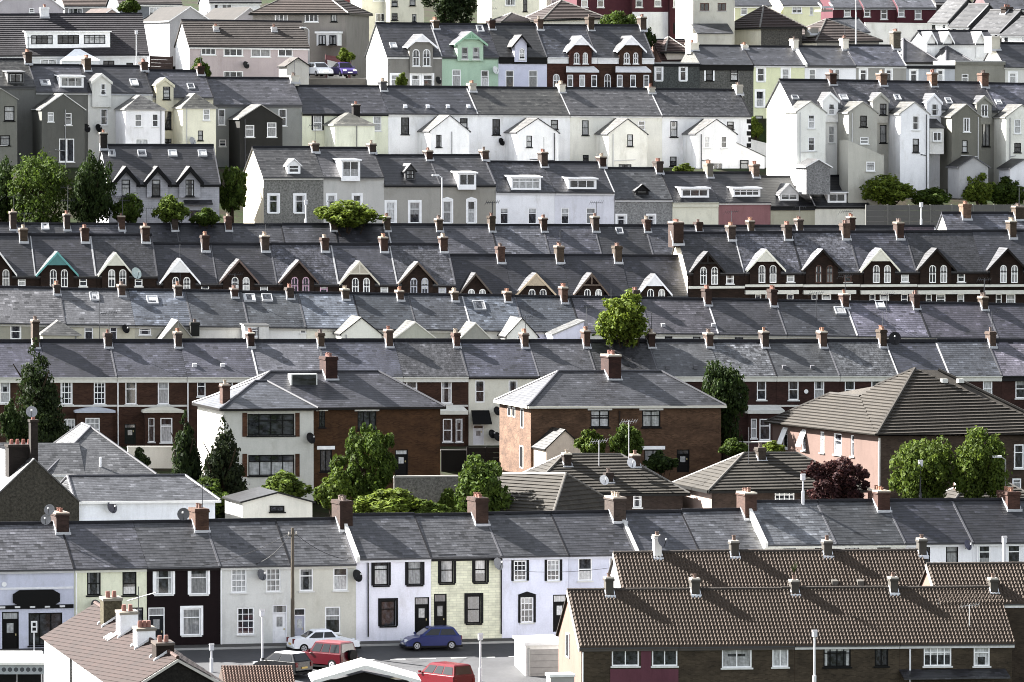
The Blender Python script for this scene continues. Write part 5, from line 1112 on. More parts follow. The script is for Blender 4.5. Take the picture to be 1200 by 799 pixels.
for vv, w0, w1, ww in ((-2.0, -1.9, -.4, .5), (-4.1, -1.2, -.45, .6), (-5.2, -1.2, -.45, .6), (-2.1, -4.9, -3.2, .7)):
    o = MB(HB).box(-.03, -.005, vv-ww, vv+ww*.4, w0, w1, 'wd3d0c8').build('window', h.o); MB(HB).box(-.045, -.031, vv-ww+.1, vv+ww*.4-.1, w0+.1, w1-.1, 'w17181b').build('pane', o)
for x, y in ((584, 509),): pass
HA = Row(372, 474.5, 516, 473.5, 410, 17, ridge=(400, 434.5), depth=8, base=5.4)
h = hip('detached_house', HA, HA.U(268), HA.U(516), 0, -8, 5.4, HA.rw, 'b5e4026', 's5d5d68', 'large hipped house, grey rendered bay front and dark brick side', inset=(4.2, 3.7), fascia='w2a2624',
        wins=[(374, 481, 381, 500, 'TkL'), (419, 481, 441, 503, '3kL'), (375, 526, 389, 552, 'ckL'), (463, 526, 478, 556, 'dkL')])
chimney(h, 385, 414, wu=.95, dv=1.8, mat='b5e3c34', pots=4, pot='w6a4034')
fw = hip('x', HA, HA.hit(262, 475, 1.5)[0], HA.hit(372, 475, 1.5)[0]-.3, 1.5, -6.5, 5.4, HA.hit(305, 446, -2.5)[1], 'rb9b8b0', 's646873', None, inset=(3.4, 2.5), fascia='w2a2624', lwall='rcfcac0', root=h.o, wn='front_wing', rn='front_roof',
         wins=[(290, 484, 345, 510, '4k'), (291, 532, 345, 557, '4k')])
chimney(fw, 263.5, 446, wu=.6, dv=.9, mat='b7d5a4c', pots=1, v=-.2, flash=None)
for y0, y1 in ((483, 511), (531, 558)):
    for x0, x1 in ((284, 289.5), (346, 351)):
        a, c = HA.hit(x0, y1, 1.5); b, d = HA.hit(x1, y0, 1.5); MB(HA).box(a, b, 1.503, 1.545, c, d, 'b6a4630').build('quoins', fw.o)
dish(fw.o, HA, HA.hit(362, 513, 1.5)[0], 1.5, HA.hit(362, 513, 1.5)[1], .42, 'w161618')
a = HA.roofhit(341, 451, h.p); b = HA.roofhit(372, 451, h.p); mb = MB(HA); v = a[1]; mb.box(a[0], b[0], v-.9, v, a[2]-.2, a[2]+.85, 'wb9b9b4'); mb.face([(a[0]+.1, v+.01, a[2]+.02), (b[0]-.1, v+.01, a[2]+.02), (b[0]-.1, v+.01, a[2]+.78), (a[0]+.1, v+.01, a[2]+.78)], 'G', [(.4, 0), (.6, 0), (.6, .3), (.4, .3)]); mb.build('dormer', h.o)
# big tiled hipped building at the right
HC = Row(1030, 505.5, 1200, 505, 402, 25, base=4.6)
o = empty('care_home', HC.pt(7, -7, -4.6), 'large pink brick building with sweeping grey-brown tiled hipped roof', 'building')
W, L, hh = 15.4, 16.6, HC.hit(1105, 432, -6.7)[1]; pt_ = hh/6.7; TC = 't534b40'; ov = .45
wl = -ov*pt_*.8
A_, B_, P_ = (-ov, ov, wl), (W+ov, ov, wl), (6.7, -6.7, hh)
q3, q4 = (3.3, -8.9, 3.3*pt_), (3.3, -13.6, 3.3*pt_)
mb = MB(HC)
courses(mb, [A_, B_, P_], TC, .38, .11)
courses(mb, [(-ov, -L-ov, wl), (-ov, ov, wl), q3, q4], TC, .38, .11); courses(mb, [q3, (-ov, ov, wl), P_, (4.6, -8.8, 4.6*pt_)], TC, .38, .11)
courses(mb, [B_, (W+ov, -13, wl), (8.7, -6.7, hh*.98)], TC, .38, .11); mb.face([B_, (8.7, -6.7, hh*.98), P_], TC)
mb.face([(8.7, -6.7, hh*.98), (W+ov, -13, wl), (4.6, -13, wl), (4.6, -8.8, 4.6*pt_), P_], TC); mb.face([q4, q3, (4.6, -8.8, 4.6*pt_), (7, -L, wl), (-ov, -L-ov, wl)], TC)
for p, q in ((A_, P_), (P_, (4.6, -8.8, 4.6*pt_)), (q3, q4), (B_, (8.7, -6.7, hh*.98)), ((-ov, -L-ov, wl), q4)): mb.tube((p[0], p[1], p[2]+.05), (q[0], q[1], q[2]+.05), .13, 't4c463e', n=6)
mb.face([(-ov, ov, wl-.02), B_, (W+ov, -13, wl), (-ov, -L-ov, wl-.02)], 'w2a2826')
for x, y in ((1106, 444), (1125, 444)):
    u, ww = HC.hit(x, y, -5.2); mb.box(u-.25, u+.25, -5.3, -5.0, ww-.25, ww+.05, 'wb5b5b0')
mb.build('roof', o)
for x, y in ((969, 466), (1011, 470), (1045, 475), (1056, 470), (1065, 452), (1073, 448)):
    Fq = Frame(HC.O, HC.a+pi/2, 0)  # seen on the left slope
    pass
mb = MB(HC); mb.box(.0, W, -12.5, .0, -6.5, wl-.06, 'b5a4a3e', 'l'); mb.build('wall', o)
SD = Frame(HC.pt(0, 0, 0), HC.a-pi/2, 0)      # left wall: u runs away from the corner towards the viewer's left when negative
mb = MB(SD); xs_ = [(-15.0, -14.2), (-11.9, -11.3), (-9.0, -8.4), (-6.9, -5.7), (-4.3, -3.8)]; wb_, wt_ = -2.0, -.45
facade(mb, -L, 0, -6.5, wl-.06, 0, 'r6a544b', [(a, b, wb_, wt_) for a, b in xs_]); mb.build('side_wall', o)  # sunlit tone painted on this side; the front wall has a darker, shaded one
for a, b in xs_: window(o, SD, a, b, wb_, wt_, 0, 'tw')
for a in (-14.6, -11.6): mb = MB(SD); mb.slab([(a-.4, .5, wb_+.35), (a+.4, .5, wb_+.35), (a+.4, .02, wt_-.1), (a-.4, .02, wt_-.1)], .05, 'wd6d6d6'); mb.build('open_casement', o)
mb = MB(HC); mb.box(-.06, .06, .01, .12, -4.8, wl-.2, 'wb9b4aa'); mb.build('downpipe', o)
mb = MB(HC)
for x0, x1, y0, y1 in ((1188, 1199, 520, 548), (1186, 1196, 560, 575)): a, c = HC.hit(x0, y1, 0); b, d = HC.hit(x1, y0, 0); window(o, HC, a, b, c, d, .1, 'tw')
# small tiled bungalows
def bung(lbl, xa, ya, xb, yb, D, yaw, ridge, u0, u1, dep, inset, wall, wins=(), base=2.9, lwall=None, tile='t4e483e'):
    f = Row(xa, ya, xb, yb, D, yaw, ridge=ridge, depth=dep, base=base)
    return hip('bungalow', f, u0 if not isinstance(u0, tuple) else f.U(u0[0]), f.U(u1[0]) if isinstance(u1, tuple) else u1, 0, -dep, base, f.rw, wall, tile, lbl, inset=inset, wins=wins, lwall=lwall, ov=.4, group='tiled bungalows behind the street terrace'), f
h, f = bung('tiled bungalow with pale lit left slope, nearest behind the street chimneys', 646, 600, 600, 600, 386, -38, (640, 554.5), -9, 0, 7.5, (.6, 1.6), 'b5a4a40')
h, f = bung('tiled bungalow with three chimneys in front of the brown brick semi', 622, 574, 800, 574, 391, 15, (690, 532), 0, (800,), 7.6, 3.5, 'b4a3e38', [(742, 580, 752, 594, 'tw')])
chimney(h, 664, 527, wu=.55, dv=.7, v=-2.9, mat='b55453c', pots=1); chimney(h, 744, 527, wu=.55, dv=.8, v=-2.9, mat='b6a544a', pots=1); chimney(h, 713, 549, wu=.5, dv=.7, v=-1.2, mat='b4a3c36', pots=1)
for x, y, v in ((738, 542, -2.2), (706, 562, -.6)): dish(h.o, f, f.hit(x, y, v)[0], v, f.hit(x, y, v)[1], .36, 'wb5b5b8', .2)
for x, v, t in ((737, -2.7, 492), (702, -2.5, 515)): u, w1 = f.hit(x, t, v); aerial(h.o, f, u, v, .6, w1, 'w9a9a9e')
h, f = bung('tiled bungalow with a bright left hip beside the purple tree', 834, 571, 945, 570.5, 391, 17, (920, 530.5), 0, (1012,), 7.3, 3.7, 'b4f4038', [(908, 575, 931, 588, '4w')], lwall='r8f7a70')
chimney(h, 891, 521, wu=.55, dv=.8, v=-3.3, mat='b6a5c50', pots=1); aerial(h.o, f, f.hit(877.5, 530, -2.5)[0], -2.5, 1.2, f.hit(877.5, 500, -2.5)[1], yagi=False)
h, f = bung('tiled bungalow peeping over the right end of the street terrace', 1108, 603, 1230, 603, 394, 17, (1160, 566), 0, (1250,), 7.3, 3.0, 'b4f4038')
chimney(h, 1123, 560, wu=.55, dv=.6, v=-3.65, mat='b8a6a58', pots=1)
# grey slated houses at the lower left
L1 = Row(45, 552, 180, 552, 398, 12, base=3)
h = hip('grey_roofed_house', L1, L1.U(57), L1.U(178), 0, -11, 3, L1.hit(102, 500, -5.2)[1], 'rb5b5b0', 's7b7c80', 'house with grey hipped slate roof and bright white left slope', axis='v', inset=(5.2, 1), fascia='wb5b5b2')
f = Row(0, 552, 57, 552, 0, 0, ridge=(60, 518), depth=6, base=3, plane=L1)
u0, u1 = f.U(-5), f.U(57); p = f.rw/3
mb = MB(f); mb.slab([(u0, .2, -.2*p), (u1+2.6, .2, -.2*p), (u1+2.6, -3, f.rw), (u0, -3, f.rw)], .1, 's7b7c80'); mb.slab([(u0, -6.2, -.2*p), (u1+2.6, -6.2, -.2*p), (u1+2.6, -3, f.rw), (u0, -3, f.rw)], .1, 's7b7c80'); mb.box(u0, u1, -5.95, -.05, -4.5, -.1, 'rb5b5b0'); mb.build('side_wing', h.o)
MB(L1).tube((L1.U(119), -.6, .1), (L1.U(119), -.6, 1.0), .09, 'wcfcfd2').build('vent_pipe', h.o)
for a, b in ((79, 107), (123, 134), (145, 155)): window(h.o, L1, L1.U(a), L1.U(b), -.75, -.3, .1, 'cw')
L2 = Row(92, 585, 252, 583.5, 384, 17, ridge=(150, 556.8), depth=7, base=3.2)
h = hip('white_walled_house', L2, 0, L2.U(252), 0, -7, 3.2, L2.rw, 'rc9cdd6', 's73757c', 'low white-walled slate roofed wing with dark stone gable at its left', inset=(.01, 1.3), fascia='wc9c9c9')
dish(h.o, L2, L2.U(129), .05, L2.hit(129, 594, 0)[1], .42, 'w3a3a44')
u0, we = L2.hit(-10, 573, .4); u1 = -.05; m, wa = L2.hit(40, 538, .4); s = (wa+.1)/(u1-m)
mb = MB(L2); wl = wa-(m-u0)*s; mb.prism([(u0, -5), (u1, -5), (u1, -.1), (m, wa), (u0, wl)], -12, .4, 'p45423a', 'v'); g = mb.build('stone_gable', h.o)
mb = MB(L2)
for e, w_ in ((u0-.3, wl-.3*s), (u1+.02, -.12)): mb.slab([(e, .5, w_+.1), (m, .5, wa+.1), (m, -12, wa+.1), (e, -12, w_+.1)], .12, 's7d7d80', 'w3a3a3a')
mb.build('gable_roof', h.o)
h.p = .0; h.depth = 0
for x, t, wu, vv, d_ in ((24, 519, 1.9, -1.5, 1.2), (39, 490, .5, -.6, .7)):
    u, w_ = L2.hit(x, t, vv); mb = MB(L2); mb.box(u-wu/2, u+wu/2, vv-d_/2, vv+d_/2, min(w_-2.6, wa-1.6), w_-.1, 'b2f2824'); mb.box(u-wu/2-.06, u+wu/2+.06, vv-d_/2-.06, vv+d_/2+.06, w_-.22, w_-.05, 'b3a322c'); c = mb.build('chimney', h.o)
    for k in range(4 if wu > 1 else 1): a = u+(k-1.5)*.42 if wu > 1 else u; MB(L2).tube((a, vv, w_-.06), (a, vv, w_+.3), .13, 'w8a4a3c', r1=.11).build('chimney_pot', c)
dish(h.o, L2, L2.hit(36, 482, -.4)[0], -.4, L2.hit(36, 482, -.4)[1], .4, 'w7a7a80', -.2)
shed('garden_shed', 'white walled shed with dark slate roof under the conifers', Row(283, 587, 367, 587, 387, 17), 284, 366, 587, 325, 576, 603, 0, 5, 'rbfbdb4', 's3f3f42', 'w2a2a2a', [(316, 592, 333, 599, 'ck')])

# ---------------------------------------------------------------- reddish roof at the near left: its ridge runs down towards the viewer
O0 = at(112, 707, 336); O1 = at(207, 770, 322); a_ = math.atan2(O1[1]-O0[1], O1[0]-O0[0]); Lr = math.hypot(O1[0]-O0[0], O1[1]-O0[1])
BL = Frame(O0, a_, (O1[2]-O0[2])/Lr); hd = 3.5; dz = 1.95; p = dz/hd
o = empty('red_roofed_terrace', BL.pt(Lr/2, 0, -7), 'terrace with red-brown tiled roof and four stacks, its ridge running at us', 'houses')
o['category'] = 'house'
mb = MB(BL); RT = 't41281f'
courses(mb, [(-.1, hd, -dz), (Lr+.2, hd, -dz), (Lr+.2, 0, 0), (-.1, 0, 0)], RT, .34, .025); courses(mb, [(-.1, -hd, -dz), (Lr+.2, -hd, -dz), (Lr+.2, 0, 0), (-.1, 0, 0)], RT, .34, .03)
mb.tube((-.1, 0, .06), (Lr+.2, 0, .06), .12, 't6d5046', n=6)
for k in range(3): q = .42*Lr+k*.0; mb.slab([(q-.45+k*.34, 1.45+k*.0, -1.45*p+.1), (q-.3+k*.34, 1.45, -1.45*p+.1), (q-.3+k*.34, .95, -.95*p+.1), (q-.45+k*.34, .95, -.95*p+.1)], .06, 'wc9c5c0')
r_ = mb.build('roof', o)
mb = MB(BL); mb.prism([(hd-.3, -9), (hd-.3, -dz+.05), (0, -.12), (-hd+.3, -dz+.05), (-hd+.3, -9)], 0, Lr, 'r8d8a84'); mb.build('wall', o)
mb = MB(BL); mb.box(-.0, Lr, hd-.29, hd-.25, -9, -dz-.06, 'rd6d6d2'); mb.build('side_wall', o)
mb = MB(BL); mb.prism([(hd-.3, -9), (hd-.3, -dz-.06), (0, -.2), (-hd+.3, -dz-.06), (-hd+.3, -9)], Lr+.005, Lr+.05, 'p2b2825'); mb.build('end_gable', o)  # shade on the near gable is put into this near-black colour
mb = MB(BL)
for sg in (1, -1): mb.prism([(sg*hd, -dz-.02), (0, -.02), (0, -.2), (sg*hd, -dz-.2)], Lr+.2, Lr+.26, 'wa9a49c')
mb.build('bargeboard', o)
MB(BL).tube((Lr*.35, hd-.2, -7), (Lr*.35, hd-.2, -dz-.1), .06, 'w3a3a3a').build('downpipe', o)
def blc(px, top, mat, wu, dv, v, pots, cap):
    u, w_ = BL.hit(px, top, v)
    mb = MB(BL); wb = -abs(v)*p-dv/2*p; mb.box(u-wu/2, u+wu/2, v-dv/2, v+dv/2, wb-.4, w_-.1, mat); mb.box(u-wu/2-.05, u+wu/2+.05, v-dv/2-.05, v+dv/2+.05, w_-.1, w_+.05, cap)
    mb.prism([(v+dv/2+.16, wb-.22), (v+dv/2+.16, wb+.05), (0.1, .12), (0.1, -.05)], u+wu/2+.0, u+wu/2+.05, 'wd0d0d2'); mb.prism([(v+dv/2+.16, wb-.22), (v+dv/2+.16, wb+.05), (0.1, .12), (0.1, -.05)], u-wu/2-.05, u-wu/2, 'wd0d0d2')
    c = mb.build('chimney', o)
    for k in range(pots): z = v+dv*.7*((k+.5)/pots-.5); q = MB(BL); q.tube((u, z, w_+.04), (u, z, w_+.42), .15, 'w7a4a3c', r1=.12); q.build('chimney_pot', c)
    return u, w_
blc(130, 700, 'p57503c', .7, 1.15, .25, 2, 'w6a6458'); blc(149, 716, 'rd3d4d8', .75, 1.15, .25, 2, 'w7c7466'); u_, w_ = blc(169, 735, 'rd6d6d8', .75, 1.15, .25, 3, 'w6c6458'); blc(191, 752, 'b33271f', .8, 1.1, .2, 2, 'w4a4038')
mb = MB(BL); mb.tube((u_-1.2, .2, w_-.6), (u_-1.2, .2, w_+2.2), .03, 'w3c3c3e', n=5); mb.tube((u_-2.0, .6, w_+1.2), (u_-.3, -.6, w_+2.0), .035, 'w55555a', n=5); mb.build('aerial', o)
mb = MB(BL); mb.slab([(Lr*.35, hd+2.2, -dz-3.6), (Lr*1.0, hd+2.2, -dz-3.6), (Lr*1.0, hd-.2, -dz-2.7), (Lr*.35, hd-.2, -dz-2.7)], .15, 't8d6c60'); mb.build('lean_to_roof', o)

# ---------------------------------------------------------------- trees and shrubs
def leaf_mesh(name, lobes, n, ls, seed, key, cone=False):
    rd = random.Random(seed); V = []; F = []; T = []
    if not cone:
        ex = []
        for l in lobes[1:]:
            for _ in range(7):
                d = [rd.gauss(0, 1) for _ in range(3)]; q = sqrt(sum(x*x for x in d)) or 1; ox = l[0]*.9+.001; f = l[3]*rd.uniform(.6, 1.05)
                ex.append((l[0]+d[0]/q*f, l[1]+d[1]/q*f, l[2]+d[2]/q*f, l[3]*rd.uniform(.22, .5)))
        lobes = [(l[0], l[1], l[2], l[3]*.8) for l in lobes]+ex
    tot = sum(l[3]**2 for l in lobes)
    for lx, ly, lz, lr, *sq in lobes:
        zz = sq[0] if sq else 1.0
        for _ in range(int(n*lr*lr/tot)):
            while True:
                d = [rd.gauss(0, 1) for _ in range(3)]; q = sqrt(sum(x*x for x in d))
                if q > .1: break
            d = [x/q for x in d]; rr = lr*(rd.uniform(.55, 1.0)**.5+(rd.uniform(.0, .34) if rd.random() < .16 else 0))*(1+.16*sin(5*d[0]+seed)*cos(6*d[1]-seed))*(1+rd.uniform(-.05, .12))
            c = (lx+d[0]*rr, ly+d[1]*rr, lz+d[2]*rr*zz)
            a = [d[k]+rd.uniform(-.9, .9) for k in range(3)]; q = sqrt(sum(x*x for x in a)) or 1; a = [x/q for x in a]
            hx = (0, 0, 1) if abs(a[2]) < .9 else (1, 0, 0)
            x = (a[1]*hx[2]-a[2]*hx[1], a[2]*hx[0]-a[0]*hx[2], a[0]*hx[1]-a[1]*hx[0]); q = sqrt(sum(k*k for k in x)); x = [k/q for k in x]
            y = (a[1]*x[2]-a[2]*x[1], a[2]*x[0]-a[0]*x[2], a[0]*x[1]-a[1]*x[0]); s = ls*rd.uniform(.55, 1.25); t = rd.uniform(0, 2*pi); i = len(V)
            for k, m in ((0, 1.0), (1, .6), (2, 1.0), (3, .6)):
                w_ = t+k*pi/2; V.append(tuple(c[j]+s*m*(cos(w_)*x[j]+sin(w_)*y[j]) for j in range(3)))
            F.append((i, i+1, i+2, i+3)); T.append(rd.random())
    me = bpy.data.meshes.new(name); me.from_pydata(V, [], F); me.materials.append(M(key))
    at_ = me.attributes.new('tint', 'FLOAT', 'FACE'); at_.data.foreach_set('value', T)
    return me
def lobes_round(seed, n=18, flat=1.0, sp=.66, lo=.2, hi=.46):
    rd = random.Random(seed); out = [(0, 0, 0, .62)]
    for k in range(n):
        t = k*2.4+rd.uniform(-.4, .4); z = 1-2*(k+.5)/n; q = sqrt(max(0, 1-z*z)); r = rd.uniform(lo, hi)
        f = sp+rd.uniform(-.22, .2); out.append((f*q*cos(t), f*q*sin(t), f*z*flat, r))
    return out
def lobes_cone(seed):
    rd = random.Random(seed); out = []
    for k in range(26):
        z = -1+2*k/25; r = .95*(1-(z+1)/2)**.75+.05
        for j in range(3 if r > .3 else 1):
            t = rd.uniform(0, 2*pi); out.append((r*.55*cos(t)*(r > .15), r*.55*sin(t)*(r > .15), z, max(.07, r*.42), .55))
    return out
PROTO = {}
def proto(kind, key, ls):
    k = (kind, key, round(ls, 2))
    if k not in PROTO:
        lb = {'roundA': lambda: lobes_round(3), 'roundB': lambda: lobes_round(11, 20, 1, .66, .24, .42), 'bush': lambda: lobes_round(23, 14, .8, .6, .3, .5), 'cone': lambda: lobes_cone(5), 'ragged': lambda: lobes_round(31, 30, 1.05, .78, .12, .32)}[kind]()
        PROTO[k] = leaf_mesh('leaf_crown', lb, 11000 if ls < .07 else 8000 if ls < .1 else 5200, ls, len(PROTO)+3, key, kind == 'cone')
    return PROTO[k]
def tree(px, py0, py1, wpx, D, kind, key, label, name='tree', cat='tree', group=None, trunk=True, turn=None, depth=1.0):
    s = FPX/D; c = at(px, (py0+py1)/2, D); rx = wpx/2/s; rz = (py1-py0)/2/s; gz = ground(c[0], c[1]); gz = min(gz, c[2]-rz*.9)
    lsz = .17/((rx+rz)/2); lsz = max(.045, min(.13, round(lsz/.015)*.015))
    o = empty(name, (c[0], c[1], gz), label, cat, group)
    m = bpy.data.objects.new('crown', proto(kind, key, lsz)); C.collection.objects.link(m); m.parent = o; m.location = (0, 0, c[2]-gz); m.scale = (rx/1.08, rx/1.08*depth, rz/1.08); m.rotation_euler = (0, 0, rnd.uniform(0, 6.28) if turn is None else turn)
    fr = Frame((c[0], c[1], gz), 0); mb = MB(fr); t = .06+.045*rz; H_ = c[2]-gz
    mb.tube((0, 0, -.5), (0, 0, H_), t*1.3, 'k3a3026', r1=t*.7, n=7)
    for k in range(5):
        a = k*2.4; mb.tube((0, 0, H_*(.55+.08*k)), (cos(a)*rx*.6, sin(a)*rx*.6, H_+rz*(.0+.12*k)), t*.5, 'k3a3026', r1=t*.15, n=5)
    mb.build('trunk' if cat == 'tree' else 'stem', o); return o
G1, G2, G3, G4, GP, GC = 'l5d7434', 'l50682f', 'l71883a', 'l384c2a', 'l4a3238', 'l2f3f26'
TG = 'trees among the terraces'
tree(48, 168, 280, 92, 514, 'roundA', G2, 'large broad green tree at the left beside the stone house', group=TG)
tree(106, 180, 280, 56, 511, 'roundB', G4, 'darker tree just left of the dark slated stone house', group=TG)
tree(3, 186, 280, 50, 516, 'roundB', G4, 'dark tree cut by the left edge of the view', group=TG)
BG = 'bushes among the terraces'
def bush(*a, **k): return tree(*a, name='bush', cat='bush', group=BG, **k)
bush(150, 226, 268, 42, 511, 'bush', G2, 'leafy bush below the stone house, at its left gable')
bush(202, 228, 268, 46, 510, 'bush', G1, 'taller bush below the middle of the stone house')
bush(240, 243, 268, 34, 510, 'bush', G2, 'low bush below the right corner of the stone house')
bush(272, 190, 252, 38, 525, 'ragged', G2, 'tall shrub in the gap between stone house and pebbledashed gable')
bush(407, 233, 272, 84, 512, 'bush', G3, 'wide yellow green bush before the pale grey dormered house')
bush(1043, 203, 246, 72, 541, 'bush', G3, 'flowering pale green bush above the panel fence, left one')
bush(1092, 219, 246, 52, 541, 'bush', G2, 'low green bush above the panel fence, second from its left')
bush(1146, 203, 246, 40, 543, 'bush', G3, 'bright green bush above the panel fence near white outhouse')
bush(1182, 208, 246, 52, 544, 'bush', G2, 'darker bush above the panel fence at the right edge')
tree(734, 343, 412, 74, 441, 'roundB', G3, 'round light green tree between the slate terraces', group=TG)
tree(42, 392, 522, 92, 416, 'cone', GC, 'broad dark conifer before the left end of brick terrace', group=TG)
tree(217, 478, 584, 58, 399, 'cone', GC, 'slim conifer left of the rendered bay front', group=TG)
tree(262, 484, 610, 84, 397, 'cone', 'l2c3826', 'dark wide conifer before the rendered bay front', group=TG)
tree(428, 487, 592, 72, 393, 'ragged', G2, 'loose young tree before the dark brick side of hipped house', group=TG)
bush(392, 546, 606, 54, 391, 'bush', G1, 'leafy bush at the left foot of the loose young tree')
bush(455, 570, 612, 96, 388, 'bush', G3, 'low spreading yellow green bush behind the street roof')
tree(560, 532, 616, 74, 389, 'roundB', G2, 'round dense tree behind the white and cream street houses', group=TG)
bush(527, 570, 612, 30, 390, 'bush', G1, 'small bush left of the round dense tree')
tree(849, 414, 524, 62, 418, 'roundA', G4, 'tall dark round tree right of the brown brick semi', group=TG)
bush(692, 501, 540, 38, 404, 'bush', G1, 'bush before the brick semi beside its gabled porch')
bush(734, 494, 544, 48, 403, 'bush', G2, 'taller bush before the brick semi under its right window')
bush(775, 528, 556, 42, 402, 'bush', G4, 'dark bush at the brick semi\'s lower window')
bush(862, 512, 538, 38, 412, 'bush', G2, 'low hedge bush right of the brick semi corner')
bush(906, 516, 536, 30, 412, 'bush', G3, 'small bright bush before the red brick bay windows')
bush(1082, 502, 604, 84, 391, 'roundA', G1, 'big clipped green bush before the tiled building, left one')
bush(1146, 500, 600, 80, 390, 'roundB', G1, 'big clipped green bush before the tiled building, right one')
tree(985, 528, 596, 82, 387, 'ragged', GP, 'purple leaved tree behind the street terrace ridge', group=TG)
tree(530, -24, 32, 66, 607, 'roundA', GC, 'large dark tree on the hilltop behind the mint green house', group=TG)
tree(728, 13, 56, 56, 594, 'roundB', G2, 'green tree behind the right chimneys of the ornate houses', group=TG)
tree(752, 28, 74, 34, 594, 'roundA', G4, 'dark narrow tree at the end of the ornate houses', group=TG)
bush(151, -4, 20, 26, 612, 'bush', G2, 'green bush on the skyline at upper left')
bush(236, 67, 100, 26, 566, 'bush', G2, 'bush below the pink half of the semi near the hilltop')
bush(406, 57, 76, 24, 584, 'bush', G3, 'bush on the bank above the parked hilltop cars')
bush(470, 86, 106, 16, 568, 'bush', G3, 'small bush left of the bright white end wall')
bush(886, 138, 166, 20, 576, 'bush', G3, 'clipped bush between pale yellow house and white end house')
bush(238, 560, 612, 70, 395, 'bush', G2, 'leafy undergrowth at the foot of the dark conifers')
bush(335, 551, 592, 64, 400, 'bush', G1, 'bush under the lower bay window of the grey rendered front')
bush(500, 584, 612, 60, 388, 'bush', G1, 'garden bush behind the street roof, left of round dense tree')
bush(12, 470, 520, 26, 414, 'bush', G4, 'dark shrub at the left edge under the conifer')
bush(165, 524, 556, 22, 412, 'bush', GC, 'dark clipped shrub behind the grey hipped roof')
bush(800, 192, 206, 28, 548, 'bush', G3, 'small green bush on the dormered roofs beneath the white terrace')

# ---------------------------------------------------------------- hilltop houses
def simple(lb, xa, ya, xb, yb, D, yaw, ridge, depth, wall, roof, wins=(), chim=(), ends='LR', base=5.5, ck={}, **k):
    f = Row(xa, ya, xb, yb, D, yaw, ridge=ridge, depth=depth, base=base)
    return house(f, xa, xb, wall, roof, lb, wins=wins, chim=chim, ends=ends, name=k.pop('name', 'hilltop_house'), group='houses along the hilltop', ck=ck, **k)
def hiph(lb, xa, ya, xb, yb, D, yaw, apex, depth, wall, roof, wins=(), base=5.5, lwall=None, inset=None, axis='u'):
    f = Row(xa, ya, xb, yb, D, yaw, base=base); u1 = f.U(xb); rw = f.hit(apex[0], apex[1], -depth/2)[1]
    return hip('hilltop_house', f, 0, u1, 0, -depth, base, rw, wall, roof, lb, inset=inset if inset is not None else min(depth/2, u1/2-.05), wins=wins, lwall=lwall, group='houses along the hilltop')
h = simple('house with big dark tiled roof and a wide white box dormer', -40, 64, 173, 62.5, 580, 11, (80, 16.8), 11, 'rc3c4c6', 't4a464c', [(47, 70, 67, 79, 'cw'), (121, 71.5, 134, 77, 'ck'), (148, 74, 156, 79, 'sk')], fascia='wcfcfd4', name='dormer_bungalow',
           dorm=[dict(x0=31, y0=36.5, x1=129, y1=57, n=3, win='4k', back='w2a2a2e', pad=.5)])
chimney(h, 52, 6, wu=.9, dv=.9, mat='rd0d0d2', pots=2)
f = h.fr; a, w0 = f.hit(72, 80, 2.5); b, w1 = f.hit(116, 71, 2.5); m_ = (a+b)/2; mb = MB(f); mb.box(a, b, .01, 2.5, w0-2, w1, 'wc9ccd0'); mb.slab([(a-.1, 2.6, w1), (b+.1, 2.6, w1), (m_+.3, .01, w1+1.2), (m_-.3, .01, w1+1.2)], .06, 'wd6d9dc'); mb.build('conservatory', h.o)
h = simple('semi with pink left half and white gable end, two slim chimneys', 222, 52.8, 361, 54.5, 580, 14, (280, 25.3), 8, 'rb3a4a4', 't5d544f', [(235.5, 56.5, 253, 64.5, '3w'), (262, 56.5, 285, 66, '3w'), (294, 56.5, 317, 67, 'cw'), (326, 57, 343, 66.5, 'cw'), (262, 84, 285, 96, '3w')], fascia='wd6d6da', sides='rdedede', ends='LR', ck=dict(wu=.5, dv=.6, pots=1, mat='ra9a6a8', flash='wb5b5b8'))
for x, t in ((253, 29), (321, 30)): chimney(h, x, t, wu=.5, dv=.6, v=-2.6, mat='ra9a6a8', pots=1)
f = h.fr; mb = MB(f); mb.box(f.U(290), h.u1-.01, .003, .04, -5.5, -.35, 'ra5a2a4'); bpy.data.objects.remove(mb.build('tmp'), do_unlink=True)
dish(h.o, f, f.U(287), .05, f.hit(287, 77, 0)[1], .4, 'w2a2a2c')
FQ = Row(330, 85, 365, 85, 573, 14)
shed('porch_building', 'small grey gabled porch in front of the pink and grey semi', FQ, 336, 362, 77, 348, 68, 95, 0, 4, 'ra3a19e', 't5a524c', 'w2a2a2a', cat='porch')
def gablehouse(lb, xa, x0, x1, ye, ax, ay, yb, D, yaw, wall, roof, barge, dep=9, wins=(), lwall=None):
    f = Row(x0, ye, x1, ye, D, yaw)
    o = shed('hilltop_house', lb, f, x0, x1, ye, ax, ay, yb, 0, dep, wall, roof, barge, wins, 'house'); o['group'] = 'houses along the hilltop'; return o
gablehouse('lavender grey gabled house cut by the top edge, white chimney before it', 0, -10, 74, 10, 30, -22, 60, 622, 14, 'rb0a9ae', 't5a524e', 'wd9d9d9', wins=[(34, 10, 40, 15, 'sw')])
simple('grey house with white windows behind the big dark tiled roof', 76, 6, 140, 6, 628, 14, (110, -14), 8, 'r8f8d8b', 't6a5a52', [(80, 10, 97, 17, '3w'), (116, 7, 124, 13, 'tw')])
gablehouse('small porch-like gabled house with white bargeboards above dark tiled roof', 0, 120, 141, 18, 134, 10.5, 30, 602, 30, 'r9c8a84', 't5a463e', 'wdadada', 5)
simple('blue-grey house with a wide window at the hilltop', 140, 3.5, 212, 4, 618, 14, (180, -16), 8, 'r6d7278', 't5a5250', [(175, 8.5, 193, 19, 'cw')])
